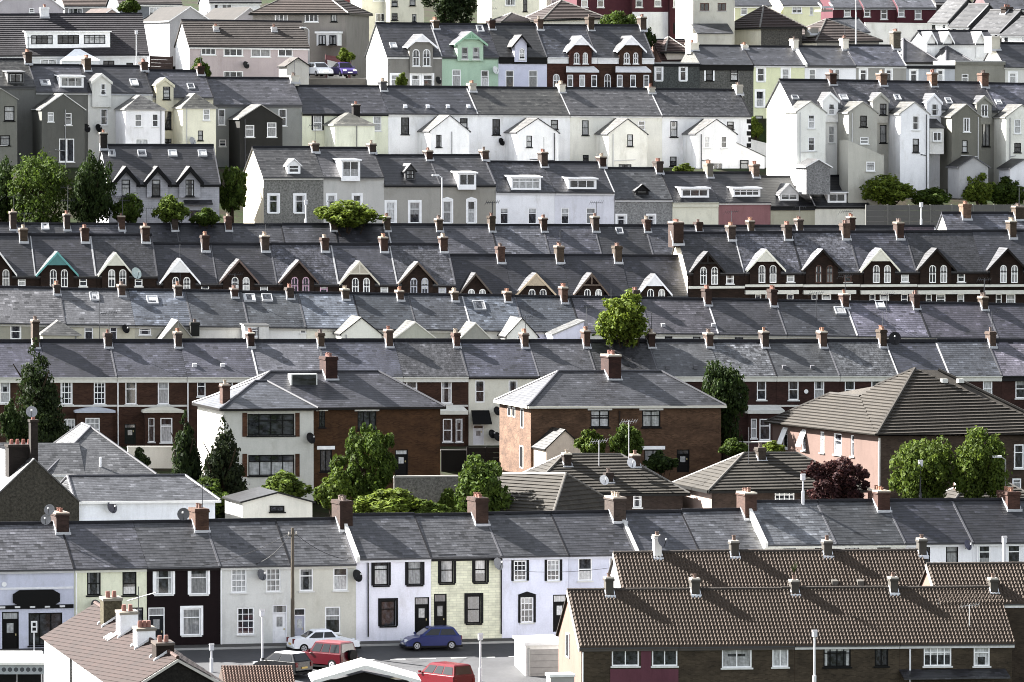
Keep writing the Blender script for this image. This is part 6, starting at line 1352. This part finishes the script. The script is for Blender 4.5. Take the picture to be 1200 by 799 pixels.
gablehouse('grey gabled house with tan roof and white sunlit side wall', 0, 199, 246, 24, 225, 8, 62, 602, 24, 'r9a9a9c', 't3d3731', 'wdedede')
gablehouse('grey gabled house with tan tiles, second of the hilltop pair', 0, 273, 312, 24, 293, 9, 40, 601, 28, 'ra09ea2', 't3d3731', 'wdadada')
simple('white house with tall bay at the hilltop', 246, 2, 305, 2, 620, 12, (270, -18), 8, 'rd2d2d2', 't5c5c60', [(251, 4, 256, 18, 'sw'), (260, 5, 272, 18, 'cw')])
h = hiph('grey-brown house with wide brown hipped roof and white bay', 296, 15, 406, 14.5, 594, -14, (340, -12), 9, 'r7d7872', 't4d3f38', [(322, 16.5, 337, 26, '3w'), (357, 16.5, 373, 26, '3w'), (387.5, 17, 395, 26, 'ck')], inset=4.4)
f = h.fr; a, w0 = f.hit(371, 54, 1.5); b, w1 = f.hit(396, 39.5, 1.5); mb = MB(f); mb.box(a, b, .02, 1.5, w0, w1, 'wcfcfcf'); mb.box(a-.15, b+.15, .02, 1.7, w1, w1+.2, 'wd9d9d9'); mb.build('bay', h.o)
for k in range(2): window(h.o, f, a+.25+k*(b-a)/2, a+(k+1)*(b-a)/2-.15, w0+.1, w1-.2, 1.62, 'fk')
simple('cream house on the hilltop left of the large dark tree', 424, -14, 457, -14, 622, 10, (440, -30), 8, 'rcfccba', 's5c5c64', [(437, -4, 452, 2, 'cw'), (440, 16, 453, 26, 'cw')])
simple('cream back wall with drainpipes beside the large dark tree', 457, -12, 497, -12, 618, 10, (475, -30), 8, 'rc9c5b2', 's5c5c64', [(459, 1, 466, 8, 'tk'), (480, -4, 487, 7, 'sk'), (459, 16, 466, 24, 'sk'), (483, 17, 488, 26, 'sk')])
simple('cream gabled house right of the large dark hilltop tree', 576, -14, 632, -14, 622, 12, (600, -36), 8, 'rd3d0bc', 's5c5c64', [(592, -4, 604, 7, 'cw'), (613, -2, 618, 14, 'sk')], ends='LR')
hiph('low outbuilding with dark hipped roof behind the lavender house', 590, 25, 626, 25, 600, 17, (606, 16), 5, 'rc9c6bc', 't3f3436', base=3)
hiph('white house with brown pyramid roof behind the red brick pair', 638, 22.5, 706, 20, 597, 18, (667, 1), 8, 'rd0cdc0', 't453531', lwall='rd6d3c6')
MR = 'r562a33'
simple('maroon terrace house at hilltop left of grey chimney', 676, -16, 740, -16, 630, 12, (700, -30), 8, MR, 's5c5c64', [(681, -6, 689, 9, 'sw'), (700, -6, 708, 9, 'sw')])
simple('maroon hilltop house with a white-painted ground floor', 741, -16, 785, -16, 630, 12, (760, -30), 8, MR, 's5c5c64', [(745, -6, 753, 9, 'sw'), (767, -6, 775, 8, 'sw')], wallx=lambda mb, h: mb.box(h.u0, h.u1, .003, .05, -6, h.fr.hit(760, 14.5, 0)[1], 'rd0d0d4'))
simple('maroon hilltop house with arched porch right of the white ground floor', 785, -16, 808, -16, 630, 12, (796, -30), 8, 'r4d242d', 's5c5c64', [(789, -6, 797, 9, 'sw'), (789, 27, 797, 44, 'dk')])
h = simple('beige rendered house with slate lean-to at the hilltop', 812, -14, 861, -14, 602, 12, (835, -40), 8, 'rb7b4a8', 's5c5c64', [(820.5, 4, 831, 13, 'cb'), (841, 4, 851, 13, 'cb')], sides='rd3d0c4', base=7)
f = h.fr; a, w0 = f.hit(817, 58, 2.5); b, w1 = f.hit(858, 39, 2.5); w2 = f.hit(840, 28, 0)[1]; mb = MB(f); mb.box(a, b, .02, 2.5, w0-2, w1, 'rb0ada4'); mb.slab([(a-.1, 2.7, w1), (b+.1, 2.7, w1), (b+.1, .02, w2), (a-.1, .02, w2)], .1, 's6a6c74'); mb.build('lean_to', h.o)
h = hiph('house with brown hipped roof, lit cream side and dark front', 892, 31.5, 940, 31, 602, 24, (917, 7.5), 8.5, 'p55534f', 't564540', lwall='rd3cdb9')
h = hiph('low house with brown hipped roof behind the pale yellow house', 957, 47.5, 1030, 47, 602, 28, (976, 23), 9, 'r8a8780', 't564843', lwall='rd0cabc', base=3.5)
chimney(h, 951, 30, wu=1.0, dv=1.2, v=-2, mat='r7c7974', pots=0); chimney(h, 965, 10, wu=1.3, dv=1.4, v=-8, mat='r85827c', pots=2)
simple('slate roofed shed-like house behind the brown hipped roofs', 985, 38, 1018, 37, 609, 17, (995, 22), 7, 'r8a8a8a', 's63656c', base=3)
simple('pale yellow house on the hilltop behind the brown hipped roofs', 918, 5, 962, 5, 626, 12, (940, -12), 8, 'rd0d0a8', 's6a6a72', [(928, 7, 940, 16, 'cw'), (949, 6, 953, 18, 'sw')])
X_ = [976, 1012, 1052, 1097]
for i, lb in enumerate(['maroon terrace house behind the white flagpole-like mast', 'maroon terrace house with two white windows, upper right', 'maroon terrace house at the right end beside stepped roofs']):
    simple(lb, X_[i], 8, X_[i+1], 8, 640, 12, (1030, -12), 8, 'r542630', 's74757f', [(X_[i]+(13 if i == 0 else 0 if i else 0)+(.5 if i else 0), 9.5, X_[i]+(21 if i == 0 else 8), 20, 'sw')]+([(X_[i]+20, 9.5, X_[i]+28, 23, 'sw')] if i else []), ends='', fascia='w8a8a90')
MBp = Row(1003, 24, 1003.5, 24, 618, 0)
for i, (x0, x1, ye, D, rx, ry, lb) in enumerate([(1089, 1111, 25, 632, 1132, -1, 'uppermost white house of the stepped row with sunlit roof'), (1113, 1135, 30, 625, 1157, 5, 'second white house down the stepped row with sunlit roof'), (1138, 1172, 37, 619, 1184, 12, 'third stepped house, wide sunlit roof and two dark chimneys'), (1174, 1204, 40, 613, 1214, 20, 'lowest stepped house with sunlit roof at the right edge')]):
    f = Row(x0, ye, x1, ye, D, -42, ridge=(rx, ry), depth=7.4, base=4.5)
    h = house(f, x0, x1, 'rdcdcda', 's78787a', lb, wins=[(x0+3, ye+3, x0+7, ye+9, 'sk'), (x1-7, ye+3, x1-3, ye+9, 'sw')], chim=[(rx-4, ry-6)] if i == 2 else [], ends='LR', fascia='wdadada', name='hilltop_house', group='stepped white houses at the upper right', sides='p3f3e40')
h = simple('white house with three small white gables, upper right', 1088, 51, 1168, 51, 606, 17, (1120, 36.5), 6, 'rdadad8', 's5c5c66', base=4, ends='LR', fascia='wd9d9d9')
for c in (1092, 1112, 1150): front_gable(h, c-7, c+7, 50, c, 37, 'wdedede', None, .3, None, wv=.1, ov=.2)
hiph('dark slate hipped house behind the pale blue-grey flat house', 1060, 72, 1098, 72, 603, 20, (1078, 46), 9, 'r8a8a86', 's4f4f58', base=3)
hiph('slate hipped roof left of the small flat-topped terrace', 1110, 74, 1140, 74, 602, 20, (1126, 55), 7, 'r8a8a86', 's6a6a6e', base=3)
simple('terrace house with blue slates high at the upper right corner', 1160, 10, 1230, 10, 640, 12, (1190, -10), 8, 'r5f4a4c', 's5a5c66', [(1190, 13, 1197, 22, 'sw')], chim=[(1163, 0), (1192, -2)])
h = simple('brown roofed house showing between chimneys below the maroon terrace', 776, 70, 812, 70, 592, 15, (795, 47), 7, 'r7a5a50', 't5a3e36', base=3)
h = hiph('low house with reddish hipped roof right of the narrow tree', 782, 60, 806, 60, 592, 17, (797, 44), 6, 'rb9b0a4', 't523a34', base=3)

simple('pale yellow house under blue-grey slates, behind the dark fronted house', 861, 6, 903, 6, 622, 12, (880, -10), 8, 'rc8c8a0', 's6a6c76', [(868, 9, 876, 18, 'tw'), (886, 10, 894, 20, 'cw')])
simple('grey stone house end between maroon terrace and stepped roofs', 1097, 2, 1120, 2, 652, 12, (1108, -14), 8, 'p55524e', 's5a5a60', [])
simple('small pale house at the top edge left of the maroon terrace', 640, -6, 676, -6, 640, 12, (655, -18), 8, 'rc4c0b4', 's55555c', [(646, -3, 653, 6, 'sw')])
simple('dull red house at the top edge behind the grey-brown hipped house', 380, -6, 426, -6, 640, 12, (400, -18), 8, 'r8a4a4a', 's55555c', [(392, -3, 400, 5, 'sw'), (410, -3, 417, 5, 'sw')])
# ---------------------------------------------------------------- vehicles
def car(px, py, D, head, color, label, kind='hatch', L=3.9, W=1.7, Hh=1.48, parts=True, roofc=None, name='parked_car', cat='car', plane=None, group='cars parked on the street', z=None):
    """local u = forwards, v = to the car's right; wheels stand on w = 0"""
    O = at(px, py, D)
    if z is not None: O = (O[0], O[1], z)
    fr = Frame(O, head, 0); col = 'c'+color; o = empty(name, O, label, cat, group); hw = W/2; f = L/2
    gc = .19; belt = {'hatch': .92, 'saloon': .9, 'suv': 1.08, 'van': 1.1}[kind]
    if kind == 'saloon': low = [(-f, .42), (-f+.05, .86), (-f+.75, .98), (-.2, .93), (.8, .93), (f-.75, .84), (f-.12, .66), (f, .40), (f-.08, gc+.02), (-f+.08, gc+.02)]; top = (-f+.75, .95, -f+1.55, .42)
    elif kind == 'hatch': low = [(-f, .40), (-f+.04, .94), (-.2, .94), (.75, .92), (f-.55, .82), (f-.1, .62), (f, .38), (f-.08, gc+.02), (-f+.08, gc+.02)]; top = (-f+.12, .98, -f+.5, .2)
    elif kind == 'suv': low = [(-f, .5), (-f+.03, 1.08), (.5, 1.08), (.75, 1.06), (f-.15, .98), (f, .62), (f-.06, gc+.16), (-f+.06, gc+.16)]; top = (-f+.06, .72, -f+.2, .3)
    else: low = [(-f, .45), (-f+.03, 1.1), (.9, 1.1), (f-.6, .98), (f-.08, .7), (f, .42), (f-.06, gc+.06), (-f+.06, gc+.06)]; top = (-f+.06, 1.25, -f+.25, .55)
    mb = MB(fr); n = len(low); rings = []
    cx = 0; cz = .6
    for v, sc_ in ((-hw, .94), (-hw+.08, 1.0), (hw-.08, 1.0), (hw, .94)):
        i = len(mb.v); rings.append(i); mb.v += [fr.pt(cx+(u-cx)*(1-(1-sc_)*.35), v, cz+(w_-cz)*sc_) for u, w_ in low]
    for a, b in zip(rings, rings[1:]):
        for j in range(n): k = (j+1) % n; mb.f.append(((a+j, a+k, b+k, b+j), col, None))
    mb.f.append((tuple(range(rings[0]+n-1, rings[0]-1, -1)), col, None)); mb.f.append((tuple(range(rings[3], rings[3]+n)), col, None))
    ub0, uf0, ub1, uf1 = top[0], top[1], top[2], top[3]
    b = belt-.02; t = Hh; wb = hw-.06; wt = hw-.24
    P = {k: q for k, q in zip('abcdefgh', [(ub0, -wb, b), (uf0, -wb, b), (uf0, wb, b), (ub0, wb, b), (ub1, -wt, t-.06), (uf1, -wt, t-.06), (uf1, wt, t-.06), (ub1, wt, t-.06)])}
    rc = 'c'+(roofc or color)
    for q in ('abfe', 'bcgf', 'cdhg', 'daeh'): mb.face([P[x] for x in q], col)
    i_ = .12; mb.face([P[x] for x in 'efgh'], rc); mb.face([(ub1+i_, -wt+i_, t), (uf1-i_, -wt+i_, t), (uf1-i_, wt-i_, t), (ub1+i_, wt-i_, t)], rc)
    for (x, y) in (('e', 'f'), ('f', 'g'), ('g', 'h'), ('h', 'e')):
        ins = {'e': (ub1+i_, -wt+i_, t), 'f': (uf1-i_, -wt+i_, t), 'g': (uf1-i_, wt-i_, t), 'h': (ub1+i_, wt-i_, t)}
        mb.face([P[x], P[y], ins[y], ins[x]], rc)
    bd = mb.build('body', o)
    if not parts: pass
    def glass(nm, q, m0, m1, w0, w1, push):
        A, B, Cc, Dd = [P[x] for x in q]   # A,B along bottom; C,D along top (C above B)
        lp = lambda a, b, s: tuple(a[j]+(b[j]-a[j])*s for j in range(3))
        def pt(s, r): lo = lp(A, B, s); hi = lp(Dd, Cc, s); z_ = lp(lo, hi, r); return (z_[0]+push[0], z_[1]+push[1], z_[2]+push[2])
        MB(fr).face([pt(m0, w0), pt(m1, w0), pt(m1, w1), pt(m0, w1)], 'g08090b').build(nm, o)
    for sg, q in ((-1, 'abfe'), (1, 'dcgh')):
        for m0, m1 in (((.08, .5), (.54, .9)) if kind in ('hatch', 'saloon') else ((.05, .34), (.38, .62), (.66, .93))): glass('window', q, m0, m1, .14, .86, (0, sg*.012, 0.004))
    glass('windscreen', 'bcgf', .06, .94, .1, .92, (.012, 0, .008)); glass('rear_window', 'adhe', .08, .92, .15, .9, (-.012, 0, .008))
    r = {'suv': .36, 'van': .31}.get(kind, .3); xf, xr = f-.78, -f+.72
    for u in (xf, xr):
        for sg in (-1, 1):
            v0 = sg*(hw-.2); v1 = sg*(hw+.015); wm = MB(fr); wm.tube((u, v0, r), (u, v1, r), r, 'w0b0b0c', n=16); wo = wm.build('wheel', o)
            rm = MB(fr); rm.tube((u, v1-.01*sg, r), (u, v1+.012*sg, r), r*.62, 'wa0a2a6', n=14)
            for k in range(5): a = 2*pi*k/5; rm.box(u+cos(a)*r*.36-.035, u+cos(a)*r*.36+.035, *(sorted((v1+.013*sg, v1+.02*sg))), r+sin(a)*r*.36-.035, r+sin(a)*r*.36+.035, 'w2a2a2c')
            rm.build('rim', wo)
    for sg in (-1, 1):
        MB(fr).box(f-.16, f+.0, sg*(hw-.28)-.17, sg*(hw-.28)+.17, .56, .72, 'wc9ced4').build('headlight', o)
        MB(fr).box(-f-.015, -f+.12, sg*(hw-.16)-.1, sg*(hw-.16)+.1, .62, .92, 'c7a1216').build('tail_light', o)
        MB(fr).box(uf0-.15, uf0-.02, sg*(hw+.06)-.08, sg*(hw+.06)+.08, belt+.02, belt+.15, col).build('wing_mirror', o)
    MB(fr).box(-f-.03, -f-.004, -.26, .26, .5, .62, 'wc9a52e').build('number_plate', o); MB(fr).box(f+.004, f+.02, -.26, .26, .36, .47, 'wc9c9c4').build('number_plate', o)
    MB(fr).box(-f-.03, f+.03, -hw-.012, hw+.012, gc-.02, gc+.1, 'w17181a').build('bumper', o)
    if kind == 'suv':
        sp = MB(fr); sp.tube((-f-.24, .18, .95), (-f-.02, .18, .95), .37, 'w0d0d0e', n=18); sp.build('spare_wheel', o)
    return o
def roadz(fr, u, v): return fr.pt(u, v, -5.5-.1*max(0, v-1.2)+.035)
def on_road(px, v): u = R1a.hit(px, 765, v)[0]; q = roadz(R1a, u, v); return q
def pcar(px, v, head, *a, **k):
    q = on_road(px, v); o = car(px, 700, q[1], head, *a, z=q[2], **k); return o
T1 = R1a.a
pcar(379, 3.0, T1, 'd5d8de', 'silver white saloon parked by the beige house', 'saloon', L=4.6, W=1.76, Hh=1.44)
pcar(505, 3.1, T1+pi-.06, '2b3a78', 'dark blue hatchback parked by the white and cream houses', 'hatch', L=3.85, W=1.66, Hh=1.5)
pcar(381, 8.6, T1+2.15, '5a1420', 'red off-roader with spare wheel on its back door', 'suv', L=4.1, W=1.75, Hh=1.82, roofc='8c4a50')
pcar(331, 10.2, T1+2.1, '15161a', 'black hatchback with pale roof beside the red off-roader', 'hatch', L=3.9, W=1.68, Hh=1.5, roofc='c9c9cc')
pcar(519, 16.4, T1+1.95, '6c101c', 'red people carrier seen from behind at the bottom edge', 'van', L=4.4, W=1.8, Hh=1.8, name='parked_van', cat='van')
for x, c, lb, k in ((374, 'd3d5d8', 'white car parked on the hilltop lane below the grey house', 'hatch'), (402, '4a3f78', 'purple blue car parked on the hilltop lane', 'saloon')):
    q = at(x, 90, 583); car(x, 90, 583, -1.15, c, lb, k, group='cars on the hilltop lane', z=q[2])
q0 = at(385, 91.5, 583)
mb = MB(Frame(q0, R(10))); mb.slab([(-6, 4, -.1), (6, 4, -.1), (6, -5, .0), (-6, -5, .0)], 2.5, 'a8f8b86'); tag(mb.build('hilltop_lane'), None, None, None, 'structure')

# ---------------------------------------------------------------- street furniture
def lamp(px, top, bot, D, label, head='bulb', col='wbcbcc0', name='street_lamp', th=1.0):
    p = at(px, bot, D); t = at(px, top, D); fr = Frame(p, R(15)); H_ = t[2]-p[2]; g = ground(p[0], p[1]); dz = min(0, g-p[2])
    o = empty(name, (p[0], p[1], p[2]+dz), label, 'lamp post', 'lamp posts')
    mb = MB(fr); mb.tube((0, 0, dz-.3), (0, 0, H_-.3), .08*th, col, r1=.05*th, n=8); mb.tube((0, 0, dz-.3), (0, 0, .9), .11*th, col, n=8); mb.build('post', o)
    mb = MB(fr)
    if head == 'bulb': mb.box(-.13, .13, -.13, .13, H_-.4, H_-.06, 'wb9b9c0'); mb.prism([(-.16, H_-.06), (.16, H_-.06), (0, H_+.05)], -.16, .16, 'w6a6a6e')
    else: mb.tube((0, 0, H_-.3), (-.35, .0, H_-.06), .04, col, n=6); mb.box(-.95, -.3, -.11, .11, H_-.14, H_+.0, 'wc9c9cc')
    mb.build('lamp_head', o); return o
def roadlamp(px, top, v, label, **k):
    q = on_road(px, v); s = (q[1])
    d = ray(px, top); T = CAM[2]+d[2]/d[1]*q[1]; 
    fr_bot = 399.5-FPX*((q[2]-CAM[2])/q[1]*cos(PITCH)+sin(PITCH))/(cos(PITCH)-(q[2]-CAM[2])/q[1]*sin(PITCH))
    return lamp(px, top, fr_bot, q[1], label, **k)
roadlamp(563, 742, 14, 'grey lamp post at the bottom edge, on the empty road', head='bulb')
roadlamp(307.5, 714, 9.5, 'white topped post beside the black hatchback', head='bulb')
roadlamp(248, 754, 9.0, 'short white post by the red-brown roof', head='bulb')
lamp(954.5, 738, 808, 339, 'white lamp post before the dark brick pantiled block', col='wcacace')
lamp(941, 555, 590, 382, 'lamp post left of the purple tree', 'bulb'); lamp(1078.5, 539, 592, 389, 'lamp post before the two big clipped bushes', 'bulb', 'w3a3a3e')
lamp(1178, 533, 585, 389, 'double armed post right of the clipped bushes', 'arm', 'w7c7a76')
lamp(518, 205, 266, 518, 'tall white lamp post before the taupe dormered house', 'arm', 'wc9c9cc'); lamp(358.5, 235, 268, 517, 'short white post before the pebbledashed end house', 'bulb', 'wd0d0d0')
lamp(362, 32, 84, 586, 'thin lamp post by the hilltop lane', 'arm', 'wb9b9bc'); lamp(1079.5, 238, 268, 530, 'white post standing in front of the panel fence', 'bulb', 'wcfcfcf')
lamp(1177, 628, 646, 362, 'white mast beside the rightmost street house window', 'bulb'); lamp(1003, -6, 24, 600, 'white mast before the maroon hilltop terrace', 'arm', 'wb9b9b9', th=.7)
lamp(160, 36, 84, 574, 'thin pole beside the big dark tiled roof', 'bulb')
q = on_road(343, 2.2); T = at(343, 618, q[1]); fr = Frame(q, R(18)); H_ = T[2]-q[2]
o = empty('utility_pole', q, 'tall grey wooden utility pole before the beige house', 'utility pole'); mb = MB(fr); mb.tube((0, 0, -.4), (0, 0, H_), .15, 'k6a6258', r1=.1, n=10); mb.build('pole', o)
mb = MB(fr); mb.box(-.3, .3, -.05, .05, H_-.5, H_-.42, 'w4a4640'); mb.tube((.25, 0, H_-.42), (.25, 0, H_-.25), .04, 'wb9b4aa', n=6); mb.tube((-.25, 0, H_-.42), (-.25, 0, H_-.25), .04, 'wb9b4aa', n=6); mb.build('crossarm', o)
q = on_road(40, 3.2); T = at(40, 727, q[1]); fr = Frame(q, R(12)); H_ = T[2]-q[2]
o = empty('sign_post', q, 'white sign plate on a post before the corner shop', 'sign'); MB(fr).tube((0, 0, -.3), (0, 0, H_), .05, 'wb9b9bc', n=7).build('post', o)
mb = MB(fr); mb.box(-.2, .2, .06, .1, H_-.75, H_, 'wd6d6d6'); mb.box(-.1, .1, .101, .107, H_-.32, H_-.1, 'w2a2a2c'); mb.box(-.12, .12, .101, .107, H_-.62, H_-.42, 'w2a2a2c'); mb.build('sign_plate', o)
# shelter at the lower left corner
f = Row(-12, 779, 52, 779, 343, 12)
u0, u1 = f.U(-12), f.U(52); o = empty('bus_shelter', f.pt((u0+u1)/2, -.8, -2.6), 'white roofed shelter with patterned frieze at the lower left corner', 'shelter')
mb = MB(f); mb.slab([(u0-.1, .2, .18), (u1+.1, .2, .18), (u1+.1, -1.9, .72), (u0-.1, -1.9, .72)], .14, 'wd9d9d6'); mb.build('roof', o)
mb = MB(f); mb.box(u0, u1, -.02, .05, -.55, .02, 'w8f979f')
for k in range(9): a = u0+(k+.3)*(u1-u0)/9; mb.tube((a, .05, -.26), (a, .07, -.26), .14, 'w3a4048', n=10)
mb.build('frieze', o)
for u in (u0+.1, u1-.1, (u0+u1)/2): MB(f).tube((u, -.1, -3.4), (u, -.1, -.5), .05, 'w6a6a6c').build('post', o)
MB(f).box(u0, u1, -1.75, -1.7, -3.4, .4, 'w15171a').build('back_panel', o)
# low pantiled shed, white gabled roof, garage and cabinet along the bottom edge
f = Row(262, 800, 346, 800, 341, 8, ridge=(305, 781), depth=3.6, base=2.4); h = house(f, 262, 346, 'b5a4a40', 't6a5348', 'low shed with small red-brown pantiles at the bottom edge', name='garden_shed', cat='shed', gut=False)
bpy.data.objects.remove(h.ro, do_unlink=True); mb = pantile(f, h.u0, h.u1, h.p, .2, 1.8, 't8a6a5a', .18, .26); mb.prism([(.2, -.2*h.p-.08), (.2, -.2*h.p-.012), (-1.8, h.rw-.012), (-3.8, -.2*h.p-.012)], h.u0+.01, h.u1-.01, 't6a5348'); mb.tube((h.u0, -1.8, h.rw), (h.u1, -1.8, h.rw), .1, 't5a463c'); mb.build('roof', h.o)
f = Row(366, 797, 493, 797, 338, 6)
u0, u1 = f.U(366), f.U(493); m, wa = f.hit(428, 778, 0); o = empty('white_gabled_shelter', f.pt(m, -2, -2.6), 'white low gabled roof over an open front at the bottom edge', 'shelter')
mb = MB(f); wl = .05
for e in (u0, u1): mb.slab([(e, .3, wl), (m, .3, wa), (m, -3.2, wa+.1), (e, -3.2, wl+.1)], .24, 'wdcdad6')
mb.build('roof', o); mb = MB(f); mb.prism([(u0+.7, -.2), (u1-.7, -.2), (m, wa-.55)], -.9, -.6, 'w1d1c1c', 'v'); mb.box(u0+.6, u1-.6, -3, -.6, -3, -.2, 'r4a4846'); mb.build('wall', o)  # near-black gable fill paints the shade inside the open front
mb = MB(f)
for k in range(5):
    a = u0+1.2+k*1.1; mb.box(a, a+.8, -.6, -.35, -.75, -.3, ['w8a7a5c', 'w2c2a28', 'wb9b9b9', 'w5a4a3a', 'w9a8a68'][k])
mb.build('front_panel', o)
q = on_road(635, 10.5); f = Row(606, 757, 606.5, 757, q[1]-1.5, 12)
fr = Frame(f.O, R(12)); Wd = 53/18.6; o = empty('garage', fr.pt(Wd/2, -1.5, -2.6), 'white flat roofed garage with grey shutter by the pantiled gable', 'garage')
fr.O = at(616, 756, q[1]-2.5)
mb = MB(fr); mb.box(0, 2.5, -3.4, 0, -4.2, .1, 'rd3d1cc'); mb.build('wall', o); mb = MB(fr); mb.slab([(-.12, .15, .2), (2.62, .15, .2), (2.62, -3.5, .34), (-.12, -3.5, .34)], .18, 'wcfcfcf'); mb.build('roof', o)
mb = MB(fr); mb.box(.3, 2.3, .005, .05, -4.2, -.25, 'w85827e'); 
for k in range(9): mb.box(.3, 2.3, .051, .065, -.6-k*.42, -.57-k*.42, 'w6a6866')
mb.build('shutter', o); MB(fr).box(.18, .29, .004, .08, -4.2, -.14, 'w9a9894').build('frame', o)
fr = Frame(at(645, 791, 338), R(12)); o = empty('utility_cabinet', fr.pt(.7, -.6, -1.8), 'small white topped cabinet at the bottom edge beside the garage', 'cabinet')
MB(fr).box(0, 1.5, -1.2, 0, -2.5, -.1, 'w8c8a86').build('body', o); MB(fr).box(-.06, 1.56, -1.26, .06, -.099, .06, 'wd9d9d6').build('lid', o)
# walls and fences
def fence(name, label, xa, ya, xb, yb, D, yaw, hpx, mat, post, step, cat='fence', posts=True):
    f = Row(xa, ya, xb, yb, D, yaw); L_ = f.U(xb); hh = hpx/(FPX/D); o = empty(name, f.pt(L_/2, 0, -hh), label, cat)
    n = max(1, round(L_/step)); w_ = L_/n
    mb = MB(f)
    for k in range(n):
        for j in range(4): mb.box(k*w_+.07, (k+1)*w_-.07, -.04, .04, -hh*(j+1)/4+.015-(1.2 if j == 3 else 0), -hh*j/4-.0, mat)
    mb.build('panels', o)
    if posts:
        for k in range(n+1): MB(f).box(k*w_-.065, k*w_+.065, -.07, .07, -hh-1.2, .06, post).build('post', o)
    return o
fence('panel_fence', 'long grey concrete panel fence above the gabled terrace, right side', 1015, 241, 1240, 240, 534, 12, 26, 'r5f5e5c', 'r6d6c68', 2.1)
fence('timber_fence', 'brown timber fence beside the hilltop semi\'s white gable', 176, 66, 202, 67, 585, 12, 16, 'w3a2a26', 'w3a2a26', 1.8)
fence('timber_fence', 'dark red timber fence on the bank above hilltop cars', 382, 65, 410, 68, 588, 12, 13, 'w6a3338', 'w5a2c30', 1.8)
def wall_(label, xa, ya, xb, yb, D, yaw, hpx, mat, cop=None):
    f = Row(xa, ya, xb, yb, D, yaw); L_ = f.U(xb); hh = hpx/(FPX/D); o = empty('garden_wall', f.pt(L_/2, 0, -hh), label, 'wall'); MB(f).box(0, L_, -.2, 0, -hh-1.5, -.004, mat).build('wall', o)
    MB(f).box(-.04, L_+.04, -.25, .05, 0, .12, cop or mat).build('coping', o); return o
wall_('stained grey garden wall behind the loose young tree', 462, 559, 560, 558, 395, 15, 30, 'p77756f', 'w8c8a84')
wall_('low white garden wall before the brown brick terrace, left part', 150, 524, 222, 524, 417, 12, 12, 'rb5b3ac')
wall_('low pale garden wall before the dark red brick bay windows', 842, 519, 930, 518, 419, 12, 10, 'r6a4a48', 'wb9b4aa')
wall_('pale retaining wall below the maroon hilltop terrace', 1014, 28, 1092, 29, 622, 12, 12, 'rcfcdc6')
wall_('white wall along the hilltop lane by the parked cars', 384, 72, 408, 78, 586, 12, 12, 'rd9d5d0')
wall_('white low wall under the hedge at the pale yellow house', 880, 165, 900, 170, 574, 15, 12, 'rcfcfcc')

# overhead cables in the street
q = on_road(343, 2.2); T_ = at(343, 622, q[1])
for k, (px, py, v, lb) in enumerate([(300, 660, .1, 'thin overhead cable from the utility pole to the pale grey house'), (408, 655, .1, 'thin overhead cable from the utility pole to the beige house gable'), (236, 662, .1, 'long overhead cable from the utility pole to the near-black house')]):
    u, w_ = R1a.hit(px, py, v); e = R1a.pt(u, v, w_); fr = Frame(T_, 0); mb = MB(fr); n = 10
    pts = [tuple(T_[j]+(e[j]-T_[j])*i/n-(.35*4*(i/n)*(1-i/n) if j == 2 else 0) for j in range(3)) for i in range(n+1)]
    for a, b in zip(pts, pts[1:]): mb.tube(a, b, .016, 'w1c1c1e', n=4, world=True)
    tag(mb.build('overhead_cable', None, T_), lb, 'cable', 'overhead cables')
u, w_ = R1b.hit(600, 668, .4); A_ = R1b.pt(u, .4, w_); u, w_ = R1b.hit(720, 664, .4); B_ = R1b.pt(u, .4, w_); mb = MB(Frame(A_, 0))
for i in range(8): a, b = [tuple(A_[j]+(B_[j]-A_[j])*t-(.2*4*t*(1-t) if j == 2 else 0) for j in range(3)) for t in (i/8, (i+1)/8)]; mb.tube(a, b, .014, 'w3c3c40', n=4, world=True)
tag(mb.build('overhead_cable', None, A_), 'thin cable slung across the two lavender fronts', 'cable', 'overhead cables')

wall_('dark garden wall with gate gap between hipped house and cream house', 517, 528, 578, 527, 421, 12, 26, 'r2b2926', 'w4a4844')
fence('timber_fence', 'dark timber fence below the house with the black awning', 548, 524, 592, 524, 419, 12, 24, 'w2a2522', 'w2a2522', 1.8)
